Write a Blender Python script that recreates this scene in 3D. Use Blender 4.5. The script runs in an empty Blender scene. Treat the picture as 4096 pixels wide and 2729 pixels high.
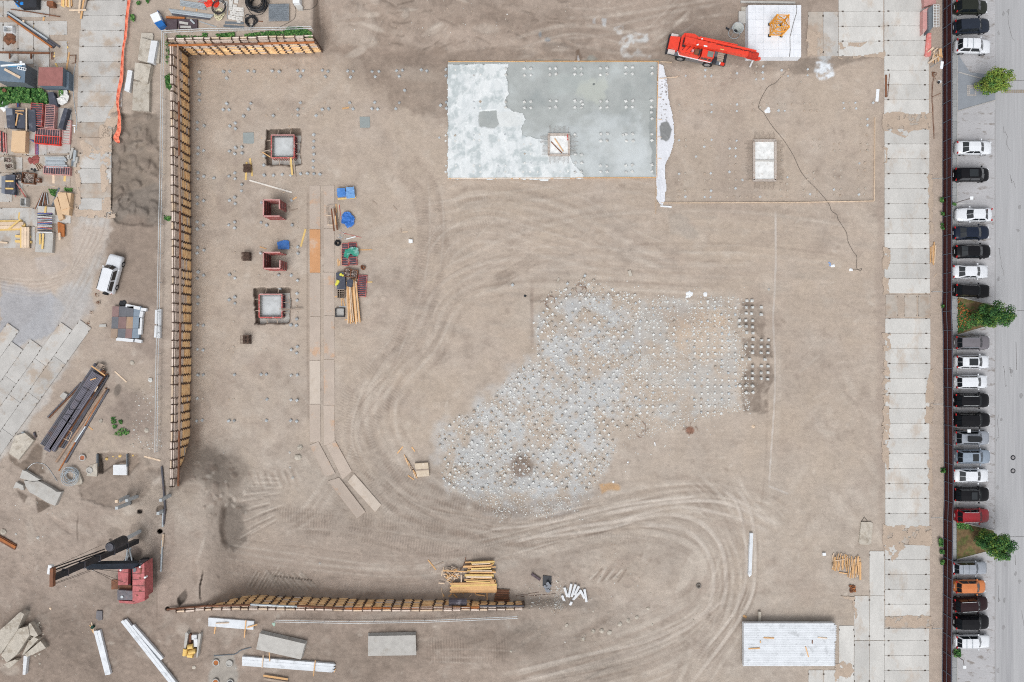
import bpy,math,random
import numpy as np
from mathutils import Vector,Matrix
R=random.Random(7)
H=93.0
SC=bpy.context.scene
COL=SC.collection
# ------------------------------------------------------------------ camera, sky, sun, exposure
cam=bpy.data.cameras.new('camera');camo=bpy.data.objects.new('camera',cam);COL.objects.link(camo)
camo.location=(0,0,H);camo.rotation_euler=(0,0,0)
cam.sensor_width=36.0;cam.lens=36.0*H/(4096/30.0);cam.clip_end=3000;cam.clip_start=1
SC.camera=camo
SUN_EL,SUN_AZ=math.radians(58),math.radians(250)
w=bpy.data.worlds.new('World');SC.world=w;w.use_nodes=True
nt=w.node_tree;nt.nodes.clear()
sky=nt.nodes.new('ShaderNodeTexSky');sky.sky_type='NISHITA';sky.sun_disc=False
sky.sun_elevation=SUN_EL;sky.sun_rotation=math.radians(90)-SUN_AZ
sky.air_density=1.0;sky.dust_density=4.0;sky.ozone_density=1.0
hs=nt.nodes.new('ShaderNodeHueSaturation');hs.inputs['Saturation'].default_value=0.12
bg=nt.nodes.new('ShaderNodeBackground');bg.inputs['Strength'].default_value=0.15
ou=nt.nodes.new('ShaderNodeOutputWorld')
nt.links.new(sky.outputs[0],hs.inputs['Color']);nt.links.new(hs.outputs[0],bg.inputs['Color']);nt.links.new(bg.outputs[0],ou.inputs['Surface'])
sd=bpy.data.lights.new('sun','SUN');sd.energy=0.85;sd.angle=math.radians(32);sd.color=(1,.97,.93)
so=bpy.data.objects.new('sun',sd);COL.objects.link(so)
so.rotation_euler=Vector((math.cos(SUN_EL)*math.cos(SUN_AZ),math.cos(SUN_EL)*math.sin(SUN_AZ),math.sin(SUN_EL))).to_track_quat('Z','Y').to_euler()
SC.view_settings.view_transform='Standard';SC.view_settings.look='None'
SC.view_settings.exposure=0.13;SC.view_settings.gamma=1;SC.view_settings.use_curve_mapping=False
try:
 SC.cycles.max_bounces=6;SC.cycles.diffuse_bounces=3;SC.cycles.use_denoising=False;SC.cycles.pixel_filter_type='BLACKMAN_HARRIS';SC.cycles.filter_width=1.05
except Exception:pass

# ------------------------------------------------------------------ helpers
def c(r,g,b,k=.9):
 f=lambda v:k*((v/255)/12.92 if v<=10 else(((v/255)+.055)/1.055)**2.4)
 return(f(r),f(g),f(b))
def P(x,y,z=0.0):
 s=(H-z)/H/30.0
 return Vector(((x-2048)*s,(1364.5-y)*s,z))
def ss(a,b,x):
 t=np.clip((x-a)/(b-a),0,1);return t*t*(3-2*t)
_lat={}
def vn(x,y,s,seed):
 if seed not in _lat:_lat[seed]=np.random.RandomState(seed).rand(256,256).astype(np.float32)
 L=_lat[seed];u=x/s+37.3;v=y/s+11.7
 i=np.floor(u).astype(np.int64);j=np.floor(v).astype(np.int64);fu=u-i;fv=v-j
 fu=fu*fu*(3-2*fu);fv=fv*fv*(3-2*fv)
 g=lambda a,b:L[a&255,b&255]
 return((g(i,j)*(1-fu)+g(i+1,j)*fu)*(1-fv)+(g(i,j+1)*(1-fu)+g(i+1,j+1)*fu)*fv)*2-1
def fbm(x,y,s,seed,n=4):
 r=0;a=1;t=0
 for k in range(n):
  r=r+a*vn(x,y,s/2**k,seed+k);t+=a;a*=.55
 return r/t
def tag(o,label=None,cat=None,group=None,kind=None):
 if label:o['label']=label
 if cat:o['category']=cat
 if group:o['group']=group
 if kind or cat:o['kind']=kind or 'thing'
 return o
def absloc(o):
 v=Vector((0,0,0))
 while o:v+=o.location;o=o.parent
 return v
def thing(name,label,cat,loc=(0,0,0),group=None,rz=0):
 o=bpy.data.objects.new(name,None);COL.objects.link(o);o.location=loc;o.rotation_euler=(0,0,rz)
 o.empty_display_size=.3
 return tag(o,label,cat,group)
def struct(name,loc=(0,0,0)):
 o=bpy.data.objects.new(name,None);COL.objects.link(o);o.location=loc;o['kind']='structure';return o
class MB:
 def __init__(s):s.v=[];s.f=[];s.m=[]
 def add(s,vs,fs,m=0):
  b=len(s.v);s.v+=[tuple(p)for p in vs];s.f+=[tuple(i+b for i in f)for f in fs];s.m+=[m]*len(fs);return s
 def box(s,cx,cy,cz,sx,sy,sz,rz=0,m=0,tx=1.0,ty=1.0):
  ca,sa=math.cos(rz),math.sin(rz);vs=[]
  for z,kx,ky in((cz,1,1),(cz+sz,tx,ty)):
   for a,b in((-1,-1),(1,-1),(1,1),(-1,1)):
    x,y=a*sx/2*kx,b*sy/2*ky;vs.append((cx+x*ca-y*sa,cy+x*sa+y*ca,z))
  return s.add(vs,[(3,2,1,0),(4,5,6,7),(0,1,5,4),(1,2,6,5),(2,3,7,6),(3,0,4,7)],m)
 def bar(s,p,q,w,h,m=0,up=(0,0,1)):
  p,q=Vector(p),Vector(q);d=(q-p).normalized();u=Vector(up)
  if abs(d.dot(u))>.98:u=Vector((1,0,0))
  a=d.cross(u).normalized()*w/2;b=a.cross(d).normalized()*h/2
  vs=[e+i*a+j*b for e in(p,q)for i,j in((-1,-1),(1,-1),(1,1),(-1,1))]
  return s.add(vs,[(0,1,2,3),(7,6,5,4),(0,4,5,1),(1,5,6,2),(2,6,7,3),(3,7,4,0)],m)
 def tube(s,pts,r,n=8,m=0,caps=True,r1=None):
  pts=[Vector(p)for p in pts];b=len(s.v);k=len(pts);vs=[];fs=[]
  for i,p in enumerate(pts):
   d=(pts[min(i+1,k-1)]-pts[max(i-1,0)]).normalized();u=Vector((0,0,1))if abs(d.z)<.9 else Vector((1,0,0))
   a=d.cross(u).normalized();e=a.cross(d).normalized();rr=r if r1 is None else r+(r1-r)*i/(k-1)
   vs+=[p+(a*math.cos(t)+e*math.sin(t))*rr for t in(2*math.pi*j/n for j in range(n))]
  for i in range(k-1):
   for j in range(n):fs.append((i*n+j,i*n+(j+1)%n,(i+1)*n+(j+1)%n,(i+1)*n+j))
  if caps:fs+=[tuple(range(n))[::-1],tuple((k-1)*n+j for j in range(n))]
  return s.add(vs,fs,m)
 def ring(s,ctr,R0,r,n=24,k=6,m=0,sq=1.0,ang=0):
  cx,cy,cz=ctr;vs=[];fs=[]
  for i in range(n):
   t=2*math.pi*i/n
   for j in range(k):
    q=2*math.pi*j/k;rr=R0+r*math.cos(q);x,y=rr*math.cos(t),rr*math.sin(t)*sq
    vs.append((cx+x*math.cos(ang)-y*math.sin(ang),cy+x*math.sin(ang)+y*math.cos(ang),cz+r*math.sin(q)))
  for i in range(n):
   for j in range(k):fs.append((i*k+j,((i+1)%n)*k+j,((i+1)%n)*k+(j+1)%k,i*k+(j+1)%k))
  return s.add(vs,fs,m)
 def prism(s,poly,z0,z1,m=0,z1s=None):
  n=len(poly);A=sum(poly[i][0]*poly[(i+1)%n][1]-poly[(i+1)%n][0]*poly[i][1]for i in range(n))
  if A<0:poly=poly[::-1];z1s=z1s[::-1]if z1s else None
  vs=[(p[0],p[1],z0)for p in poly]+[(p[0],p[1],z1s[i]if z1s else z1)for i,p in enumerate(poly)]
  fs=[tuple(range(n))[::-1],tuple(range(n,2*n))]+[(i,(i+1)%n,n+(i+1)%n,n+i)for i in range(n)]
  return s.add(vs,fs,m)
 def cyl(s,x,y,z,r,h,n=16,m=0,r1=None):
  r1=r if r1 is None else r1
  vs=[(x+r*math.cos(2*math.pi*i/n),y+r*math.sin(2*math.pi*i/n),z)for i in range(n)]+    [(x+r1*math.cos(2*math.pi*i/n),y+r1*math.sin(2*math.pi*i/n),z+h)for i in range(n)]
  return s.add(vs,[tuple(range(n))[::-1],tuple(range(n,2*n))]+[(i,(i+1)%n,n+(i+1)%n,n+i)for i in range(n)],m)
 def rock(s,x,y,z,r,rr=R,m=0,fl=.6):
  vs=[(x+r*rr.uniform(-.2,.2),y+r*rr.uniform(-.2,.2),z+r*fl*rr.uniform(.7,1.1))]
  n=5+rr.randrange(3);t0=rr.random()*6
  for k,(q,zz)in enumerate(((.75,.55),(1,-.15))):
   for i in range(n):
    t=t0+2*math.pi*i/n+k*.3;a=r*q*rr.uniform(.75,1.15);vs.append((x+a*math.cos(t),y+a*math.sin(t),z+r*fl*zz*rr.uniform(.8,1.2)))
  fs=[(0,1+i,1+(i+1)%n)for i in range(n)]+[(1+i,1+n+i,1+n+(i+1)%n,1+(i+1)%n)for i in range(n)]
  return s.add(vs,fs,m)
 def build(s,name,mats,parent=None,label=None,cat=None,group=None,kind=None,smooth=False,loc=None):
  if not isinstance(mats,(list,tuple)):mats=[mats]
  V=np.array(s.v,dtype=np.float64).reshape(-1,3)
  if parent is not None:org=np.array(absloc(parent))if not s.__dict__.get('local')else np.zeros(3)
  elif loc is not None:org=np.array(loc)
  elif kind in('structure',):org=np.zeros(3)
  else:org=np.array([V[:,0].mean(),V[:,1].mean(),V[:,2].min()])
  me=bpy.data.meshes.new(name);me.from_pydata((V-org).tolist(),[],s.f);
  for k in mats:me.materials.append(k)
  if len(mats)>1:me.polygons.foreach_set('material_index',s.m)
  if smooth:me.polygons.foreach_set('use_smooth',[True]*len(s.f))
  me.update()
  o=bpy.data.objects.new(name,me);COL.objects.link(o)
  if parent is not None:o.parent=parent
  else:o.location=org
  return tag(o,label,cat,group,kind)
def LM():
 b=MB();b.local=True;return b
def copy_tree(o,parent=None):
 n=o.copy();COL.objects.link(n);n.parent=parent
 for ch in list(KIDS.get(o.name,o.children)):copy_tree(ch,n)
 return n
KIDS={}
UNIT={}
def ubox(name,mat,parent,ctr,dims,rz=0,rx=0,key=None):
 k=(name,mat.name)if key is None else key
 if k not in UNIT:
  me=bpy.data.meshes.new(name)
  me.from_pydata([(a,b,d)for d in(-.5,.5)for a,b in((-.5,-.5),(.5,-.5),(.5,.5),(-.5,.5))],[],[(3,2,1,0),(4,5,6,7),(0,1,5,4),(1,2,6,5),(2,3,7,6),(3,0,4,7)])
  me.materials.append(mat);UNIT[k]=me
 o=bpy.data.objects.new(name,UNIT[k]);COL.objects.link(o);o.parent=parent
 o.location=Vector(ctr)-(absloc(parent)if parent else Vector((0,0,0)));o.scale=dims;o.rotation_euler=(rx,0,rz);return o

# ------------------------------------------------------------------ materials
MATS={}
def M(name,col,rough=.85,var=.15,scale=1.5,stain=None,sa=.5,ss_=.6,st=.55,metal=0.0,rnd=.06,bump=.0,bscale=8.,fine=.06,attr=False,coat=0.0,spec=.3,stretch=None,alpha=None):
 if name in MATS:return MATS[name]
 m=bpy.data.materials.new(name);m.use_nodes=True;t=m.node_tree;N=t.nodes;L=t.links
 b=N['Principled BSDF'];b.inputs['Roughness'].default_value=rough;b.inputs['Metallic'].default_value=metal
 b.inputs['Specular IOR Level'].default_value=spec
 if coat:b.inputs['Coat Weight'].default_value=coat;b.inputs['Coat Roughness'].default_value=.08
 g=N.new('ShaderNodeNewGeometry');pos=g.outputs['Position']
 if stretch:
  mp=N.new('ShaderNodeMapping');mp.inputs['Scale'].default_value=stretch;L.new(pos,mp.inputs[0]);pos=mp.outputs[0]
 def noise(sc,det=4,ro=.6):
  n=N.new('ShaderNodeTexNoise');n.inputs['Scale'].default_value=sc;n.inputs['Detail'].default_value=det;n.inputs['Roughness'].default_value=ro;L.new(pos,n.inputs['Vector']);return n.outputs[0]
 def rng(s_,a,b_,lo,hi):
  n=N.new('ShaderNodeMapRange');n.inputs[1].default_value=a;n.inputs[2].default_value=b_;n.inputs[3].default_value=lo;n.inputs[4].default_value=hi;L.new(s_,n.inputs[0]);return n.outputs[0]
 def mul(x,y):
  n=N.new('ShaderNodeMath');n.operation='MULTIPLY';L.new(x,n.inputs[0]);L.new(y,n.inputs[1]);return n.outputs[0]
 if attr:
  a=N.new('ShaderNodeAttribute');a.attribute_name='Col';base=a.outputs['Color']
 else:
  rgb=N.new('ShaderNodeRGB');rgb.outputs[0].default_value=(*col,1);base=rgb.outputs[0]
 if stain:
  mx=N.new('ShaderNodeMix');mx.data_type='RGBA';L.new(base,mx.inputs[6]);mx.inputs[7].default_value=(*stain,1)
  L.new(rng(noise(ss_,6,.65),st,st+.12,0,sa),mx.inputs[0]);base=mx.outputs[2]
 v=mul(rng(noise(scale),.3,.7,1-var,1+var),rng(noise(scale*14,3),.3,.7,1-fine,1+fine))
 oi=N.new('ShaderNodeObjectInfo');v=mul(v,rng(oi.outputs['Random'],0,1,1-rnd,1+rnd))
 sv=N.new('ShaderNodeVectorMath');sv.operation='SCALE';L.new(base,sv.inputs[0]);L.new(v,sv.inputs['Scale'])
 L.new(sv.outputs[0],b.inputs['Base Color'])
 if bump:
  bn=N.new('ShaderNodeBump');bn.inputs['Strength'].default_value=1;bn.inputs['Distance'].default_value=bump;L.new(noise(bscale,5),bn.inputs['Height']);L.new(bn.outputs[0],b.inputs['Normal'])
 MATS[name]=m;m['_n']=1;return m
def paint(name,col,metal=.0,rough=.3):
 return M('paint_'+name,col,rough=rough,var=.05,scale=1.2,rnd=0,fine=.02,metal=metal,coat=.3 if sum(col)>.3 else .06,spec=.5 if sum(col)>.3 else .22)
conc=M('concrete',c(188,186,182),var=.1,stain=c(150,140,128),sa=.35,ss_=.7,bump=.01)
conc_road=M('road_slab_concrete',c(201,200,197),var=.09,scale=.5,stain=c(184,170,156),sa=.6,ss_=.42,st=.54,stretch=(1,.55,1),rnd=.09,bump=.01)
conc_yard=M('yard_slab_concrete',c(190,188,185),var=.12,scale=.5,stain=c(176,160,144),sa=.8,ss_=.35,st=.5,rnd=.07,bump=.01)
conc_dirty=M('dirty_slab_concrete',c(180,172,163),var=.1,stain=c(172,152,135),sa=.7,ss_=.4,st=.48,bump=.01)
conc_white=M('pale_concrete',c(224,227,231),var=.08,scale=.8,stain=c(182,186,192),sa=.45,ss_=.9,st=.57,stretch=(.35,1,1),bump=.005,rnd=.04)
conc_old=M('weathered_concrete',c(190,183,172),var=.12,stain=c(140,128,112),sa=.55,ss_=.9,st=.5,bump=.03)
conc_block=M('white_block_concrete',c(232,236,243),var=.04,scale=.6,stain=c(205,210,216),sa=.5,ss_=.5,bump=.004,rnd=.02)
pile_m=M('pile_head_concrete',c(182,188,192),var=.15,scale=3,stain=c(160,148,134),sa=.5,ss_=2,bump=.03,rnd=.16)
pile_d=M('buried_pile_concrete',c(174,166,156),var=.12,scale=3,stain=c(170,150,132),sa=.7,ss_=2,st=.45,bump=.03,rnd=.12)
chip_m=M('rubble_chips',c(214,215,212),var=.15,scale=3,rnd=0)
wet_conc=M('wet_concrete',c(150,158,158),var=.08,rough=.6)
pocket=M('dark_pocket',c(96,88,82),var=.1)
wood=M('fresh_timber',c(222,178,128),var=.14,scale=1.5,stretch=(1,1,1),stain=c(186,140,96),sa=.4,ss_=1.5,rnd=.13)
wood_y=M('yellow_timber',c(226,194,128),var=.1,rnd=.1)
wood_p=M('pale_timber',c(222,200,176),var=.12,rnd=.12,stain=c(188,160,134),sa=.4)
wood_g=M('grey_timber',c(172,156,142),var=.15,rnd=.15)
wood_o=M('orange_lagging',c(255,216,164,.97),var=.12,scale=2,stain=c(222,160,104),sa=.6,ss_=1.8,st=.5,rnd=.17)
wood_w=M('weathered_lagging',c(228,212,200),var=.12,scale=2,stain=c(196,178,166),sa=.5,ss_=1.8,rnd=.1)
ply=M('plywood',c(214,184,150),var=.06,scale=.8,stain=c(196,160,122),sa=.4)
rust=M('rusty_steel',c(122,84,64),var=.25,scale=2,stain=c(168,100,60),sa=.5,ss_=1.2,rough=.75,rnd=.12)
rust_b=M('bright_rust',c(178,112,66),var=.2,scale=2,stain=c(120,84,66),sa=.6,ss_=1)
rebar_m=M('rebar_steel',c(104,84,74),var=.2,rnd=.15)
steel_d=M('dark_steel',c(92,92,100),var=.15,stain=c(126,92,76),sa=.45,ss_=.8,rough=.5,metal=.2,rnd=.1)
steel_g=M('galvanised_steel',c(184,192,198),var=.1,rough=.45,metal=.3,rnd=.1)
steel_p=M('pale_pipe_steel',c(206,210,212),var=.06,rough=.4)
post_m=M('soldier_beam_steel',c(100,82,72),var=.2,rough=.8,rnd=.1)
plate_m=M('steel_plate',c(188,174,162),var=.08,scale=.5,stain=c(206,158,116),sa=.55,ss_=.45,st=.55,rough=.6,rnd=.05)
red_form=M('red_formwork_steel',c(186,92,88),var=.15,stain=c(206,178,172),sa=.7,ss_=2.5,st=.5,rough=.6,rnd=.1)
red_pale=M('faded_red_formwork',c(200,150,146),var=.12,stain=c(196,190,184),sa=.6,ss_=2,rough=.6,rnd=.1)
form_face=M('formwork_face',c(84,78,88),var=.2,stain=c(130,124,128),sa=.6,ss_=2)
dark_sheet=M('dark_film_board',c(78,82,94),var=.18,stain=c(120,124,134),sa=.5,ss_=1.5,rnd=.12)
blue_tarp=M('blue_tarpaulin',c(66,122,200),var=.12,stain=c(150,182,220),sa=.5,ss_=1.2,rough=.45,bump=.05,bscale=3)
green_tarp=M('green_tarpaulin',c(50,150,128),var=.2,rough=.5,bump=.05,bscale=3)
black_r=M('black_rubber',c(48,50,54),var=.1,rough=.6)
tyre_m=M('tyre_rubber',c(44,44,46),var=.08,rnd=0)
white_p=M('white_plastic',c(236,240,244),var=.05,rough=.4)
grey_s=M('grey_paint',c(110,118,126),var=.1,rough=.55)
glass=M('dark_glass',(.012,.016,.02),rough=.06,var=0,rnd=0,fine=0,spec=.6,coat=.4)
black_s=M('black_steel',c(50,52,58),var=.2,rough=.5)
red_cab=M('weathered_red_paint',c(190,108,110),var=.18,scale=2.5,stain=c(128,82,76),sa=.6,ss_=1.3,st=.5,rough=.6)
crane_red=M('crane_red_paint',c(228,66,44,1),var=.12,scale=3,stain=c(190,60,44),sa=.4,ss_=1.5,rough=.35,coat=.3,spec=.5)
crane_yel=M('mast_yellow_paint',c(232,164,60),var=.08,rough=.5)
fence_m=M('dark_red_fence_sheet',c(66,24,24),var=.14,scale=.7,rough=.6,rnd=.08,stain=c(84,44,40),sa=.4)
fence_r=M('fence_rail_steel',c(92,98,112),var=.1,rough=.5)
bark=M('bark',c(96,82,70),var=.2)
leafm=[M('leaf_light',c(118,142,62),var=.25,scale=2.5,rnd=.1),M('leaf_mid',c(70,112,58),var=.25,scale=2.5),M('leaf_dark',c(40,80,46),var=.25,scale=2.5)]
weedm=[M('weed_light',c(104,146,78),var=.25,scale=3),M('weed_dark',c(58,104,52),var=.25,scale=3)]
clamp_m=M('rusty_clamps',c(132,112,104),var=.4,scale=5,rnd=.2)
netting=M('orange_netting',c(244,140,112),var=.1,rough=.6)
rope_m=M('cable_dark',c(104,98,92),var=.1)
kerb_m=M('kerb_concrete',c(178,176,174),var=.08)
# ------------------------------------------------------------------ terrain
def catmull(pts,n=6):
 pts=[np.array(p,float)for p in pts];q=[pts[0]]+pts+[pts[-1]];out=[]
 for i in range(1,len(q)-2):
  for k in range(n):
   t=k/n;a,b,d,e=q[i-1],q[i],q[i+1],q[i+2]
   out.append(.5*((2*b)+(-a+d)*t+(2*a-5*b+4*d-e)*t*t+(-a+3*b-3*d+e)*t**3))
 return out+[pts[-1]]
class Grid:
 def __init__(s,xs,ys):
  s.xs,s.ys=np.array(xs,float),np.array(ys,float);s.X,s.Y=np.meshgrid(s.xs,s.ys)
  s.Z=np.zeros_like(s.X);s.C=np.zeros(s.X.shape+(3,));s.T=np.zeros_like(s.X);s.U=np.zeros_like(s.X)
 def sl(s,x0,y0,x1,y1):
  return(slice(max(0,np.searchsorted(s.ys,y0)-1),np.searchsorted(s.ys,y1)+1),slice(max(0,np.searchsorted(s.xs,x0)-1),np.searchsorted(s.xs,x1)+1))
 def mix(s,q,m,col):
  m=m[...,None];s.C[q]=s.C[q]*(1-m)+np.array(col)*m
 def mul(s,q,m,k):s.C[q]*=(1-m*(1-k))[...,None]
 def blob(s,cx,cy,rx,ry,rot,col,a=1,f=.35,wp=.25,dz=0,ns=40):
  e=max(rx,ry)*1.6;q=s.sl(cx-e,cy-e,cx+e,cy+e);x,y=s.X[q]-cx,s.Y[q]-cy
  t=math.radians(rot);u=(x*math.cos(t)+y*math.sin(t))/rx;v=(-x*math.sin(t)+y*math.cos(t))/ry
  d=np.sqrt(u*u+v*v)+wp*fbm(s.X[q],s.Y[q],ns,91,4)
  m=ss(1+f*.5,1-f*.5,d)*a
  if col is not None:s.mul(q,m,col)if isinstance(col,float)else s.mix(q,m,col)
  if dz:s.Z[q]+=dz*ss(1+f*.5,1-f*.5,d)
 def poly(s,pts,col,a=1,f=8,wp=6,dz=0,ns=30,noise=0,nsc=20):
  P_=np.array(pts,float);q=s.sl(P_[:,0].min()-40,P_[:,1].min()-40,P_[:,0].max()+40,P_[:,1].max()+40)
  x=s.X[q]+1.6*wp*fbm(s.X[q],s.Y[q],ns*1.6,51,5);y=s.Y[q]+1.6*wp*fbm(s.X[q],s.Y[q],ns*1.6,61,5)
  ins=np.zeros(x.shape,bool);d=np.full(x.shape,1e9)
  for i in range(len(P_)):
   ax,ay=P_[i];bx,by=P_[(i+1)%len(P_)]
   if ay!=by:ins^=((ay>y)!=(by>y))&(x<(bx-ax)*(y-ay)/(by-ay)+ax)
   dx,dy=bx-ax,by-ay;t=np.clip(((x-ax)*dx+(y-ay)*dy)/(dx*dx+dy*dy+1e-9),0,1)
   d=np.minimum(d,np.hypot(x-ax-t*dx,y-ay-t*dy))
  sd=np.where(ins,d,-d);m=ss(-f/2,f/2,sd)*a
  if noise:m=m*np.clip(1-noise+noise*(fbm(s.X[q],s.Y[q],nsc,71,5)*2.2+.6),0,1)
  if col is not None:s.mul(q,m,col)if isinstance(col,float)else s.mix(q,m,col)
  if dz:s.Z[q]+=dz*ss(-f/2,f/2,sd)
  return q,m
 def stroke(s,pts,w,col,a=1,f=.5,dz=0,tread=0,brk=0,smooth=True):
  pts=catmull(pts)if smooth and len(pts)>2 else[np.array(p,float)for p in pts]
  A=np.array(pts);q=s.sl(A[:,0].min()-w*2,A[:,1].min()-w*2,A[:,0].max()+w*2,A[:,1].max()+w*2)
  X,Y=s.X[q],s.Y[q];d=np.full(X.shape,1e9);U=np.zeros(X.shape);L=0
  x0,y0=(X[0,0],Y[0,0]);xs,ys=X[0],Y[:,0]
  for i in range(len(A)-1):
   (ax,ay),(bx,by)=A[i],A[i+1];dx,dy=bx-ax,by-ay;ln=math.hypot(dx,dy)+1e-9
   j=(slice(np.searchsorted(ys,min(ay,by)-w),np.searchsorted(ys,max(ay,by)+w)),slice(np.searchsorted(xs,min(ax,bx)-w),np.searchsorted(xs,max(ax,bx)+w)))
   x,y=X[j],Y[j];t=np.clip(((x-ax)*dx+(y-ay)*dy)/ln**2,0,1);e=np.hypot(x-ax-t*dx,y-ay-t*dy)
   k=e<d[j];d[j]=np.where(k,e,d[j]);U[j]=np.where(k,L+t*ln,U[j]);L+=ln
  r=d/(w/2);m=ss(1+f/2,1-f/2,r)*a
  if brk:m=m*np.clip(1-brk+brk*(fbm(X,Y,45,131,3)*2+.7),0,1)
  m=m*np.clip(U/40,0,1)*np.clip((L-U)/40,0,1)if L>120 else m
  if col is not None:s.mul(q,m,col)if isinstance(col,float)else s.mix(q,m,col)
  if dz:s.Z[q]+=dz*m
  if tread:s.T[q]=np.maximum(s.T[q],np.clip(m/max(a,.05),0,1)*tread);s.U[q]=np.where(m>.08,U/30,s.U[q])
 def build(s,name,mat,keep=None,zadd=0,kind=None,label=None,cat=None,group=None,flatbase=None,parent=None):
  Z=s.Z+zadd;k=(H-Z)/H/30;V=np.stack([(s.X-2048)*k,(1364.5-s.Y)*k,Z],-1).reshape(-1,3)
  ny,nx=s.X.shape;idx=np.arange(ny*nx).reshape(ny,nx)
  F=np.stack([idx[1:,:-1],idx[1:,1:],idx[:-1,1:],idx[:-1,:-1]],-1).reshape(-1,4);C=s.C.reshape(-1,3);T=s.T.ravel();U=s.U.ravel()
  if keep is not None:
   kc=keep[:-1,:-1].ravel();F=F[kc];used=np.unique(F);mp=np.zeros(ny*nx,int);mp[used]=np.arange(len(used));F=mp[F];V=V[used];C=C[used];T=T[used];U=U[used]
  org=np.zeros(3)if kind=='structure' else(np.array(absloc(parent))if parent else V.mean(0))
  me=bpy.data.meshes.new(name);me.vertices.add(len(V));me.vertices.foreach_set('co',(V-org).ravel().astype(np.float32))
  me.loops.add(F.size);me.loops.foreach_set('vertex_index',F.ravel().astype(np.int32));me.polygons.add(len(F))
  me.polygons.foreach_set('loop_start',np.arange(0,F.size,4,dtype=np.int32))
  me.update(calc_edges=True);me.polygons.foreach_set('use_smooth',np.ones(len(F),bool))
  at=me.attributes.new('Col','FLOAT_COLOR','POINT');at.data.foreach_set('color',np.concatenate([C,np.ones((len(C),1))],1).ravel().astype(np.float32))
  if T.any():
   for nm,A_ in(('tread',T),('along',U)):at=me.attributes.new(nm,'FLOAT','POINT');at.data.foreach_set('value',A_.astype(np.float32))
  me.materials.append(mat);o=bpy.data.objects.new(name,me);COL.objects.link(o)
  if parent:o.parent=parent
  else:o.location=org
  return tag(o,label,cat,group,kind)
far=lambda a:[a*k for k in(1,1.6,2.6,4.5,8)]
xs=[-2000*k for k in(9,5,3,1.6,.8,.4,.2,.1)]+list(np.arange(-100,4200,4.0))+[4300,4500,5000,6000,8000,12000,20000]
ys=[-2000*k for k in(9,5,3,1.6,.8,.4,.2,.1)]+list(np.arange(-60,2796,4.0))+[2900,3100,3600,4600,6600,10000,18000]
G=Grid(xs,ys);X=np.clip(G.X,-60,4156);Y=np.clip(G.Y,-60,2790)
# elevation: pit floor 0, old ground level 4 m to the left, above and below
XT=lambda y:np.interp(y,[158,400,900,1300,1700,1950],[688,692,697,698,694,690])
YT=lambda x:np.interp(x,[680,1000,1262],[162,156,150])
YB=lambda x:np.interp(x,[690,830,1000,1200,1400,1700,2100],[2442,2432,2430,2432,2436,2436,2430])
zb_=lambda x:4-1.0*ss(1700,2150,x)
zp=4*ss(1730,1960,Y)*(1-ss(790,1030,X))+1.7*ss(1850,2330,Y)*ss(900,1700,X)*(1-ss(2200,2900,X))+.5*ss(1800,2350,Y)*ss(800,1200,X)*(1-ss(1100,1700,X))
slope=4*(1-ss(-20,235,Y))*(1-ss(1400,2500,X))
zp=np.maximum(zp,slope*ss(1215,1330,X))
xt=XT(Y);xb=2048+(xt-2048)*(H-4)/(H-zp);yt=YT(X);ybb=1364.5+(yt-1364.5)*(H-4)/(H-zp)
iL=np.where(Y<1955,np.clip((xb-X)/np.maximum(xb-xt,3),0,1),(X<700)*1.0)
iT=np.clip((ybb-Y)/np.maximum(ybb-yt,3),0,1)*(1-ss(1248,1290,X))
z1=zp+(4-zp)*np.maximum(iL,iT)
zb=zb_(X);yw=YB(X);yc=1364.5+(yw-1364.5)*(H-zb)/(H-np.minimum(zp,zb-.01))
iB=np.clip((Y-yc)/np.maximum(yw-yc,3),0,1)
fade=1-ss(2100,2750,X)
z2=np.where(X<2100,z1+(zb-z1)*iB,z1+(np.maximum(3.0*fade,z1)-z1)*ss(2380,2440,Y))
z2=z2*(1-ss(2250,2850,X)*ss(2300,2440,Y))
G.Z=z2
smooth_zone=np.maximum.reduce([ss(3180,3240,X)*(1-ss(235,300,Y)),ss(3520,3550,X),ss(3220,3480,X-(2729-Y)*.35+60)*ss(2100,2200,Y),ss(1780,1790,X)*(1-ss(2630,2700,X))*ss(240,250,Y)*(1-ss(712,722,Y)),ss(1228,1236,X)*(1-ss(1340,1350,X))*ss(730,740,Y)*(1-ss(1780,1800,Y))])
rough=np.clip(.35+.65*ss(260,120,Y)*ss(1260,1330,X)*(1-ss(2200,2700,X))+.5*ss(1720,1900,Y)*(1-ss(2300,2900,X))+.5*(X<690)*(Y>1500),.2,1.4)
rel=(.10*fbm(X,Y,160,201,4)+.045*fbm(X,Y,36,211,4)+.02*fbm(X,Y,12,221,2))*rough
G.Z=G.Z+rel*(1-smooth_zone)
# colour: dry sand, greyer soil where it has been dug or driven over
n1=fbm(X,Y,420,1,5);n2=fbm(X+90*n1,Y,150,11,5);n3=fbm(X,Y,40,21,5);n4=fbm(X,Y,14,31,3)
sand=np.array(c(191,174,156));soil=np.array(c(170,153,139));dark=np.array(c(146,129,115));pink=np.array(c(192,176,162));grey=np.array(c(184,173,160));light=np.array(c(211,199,184))
G.C[:]=sand
full=(slice(None),slice(None))
G.mix(full,np.clip(.45+n2*1.1,0,1)*.5,pink)
G.mix(full,np.clip(ss(1300,1600,Y)*.3+ss(1700,2000,Y)*.35+n2*.5,0,1)*.7,grey)
G.mix(full,(ss(330,150,Y)*(X>1240)*.75),soil)
G.mix(full,ss(1900,2350,Y)*(1-ss(1500,3000,X))*.75,soil)
G.mix(full,(X<700)*ss(1100,1500,Y)*.7*np.clip(.7+n2,0,1),soil)
G.mix(full,ss(2380,2480,Y)*ss(2500,1400,X)*.55,dark)
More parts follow.
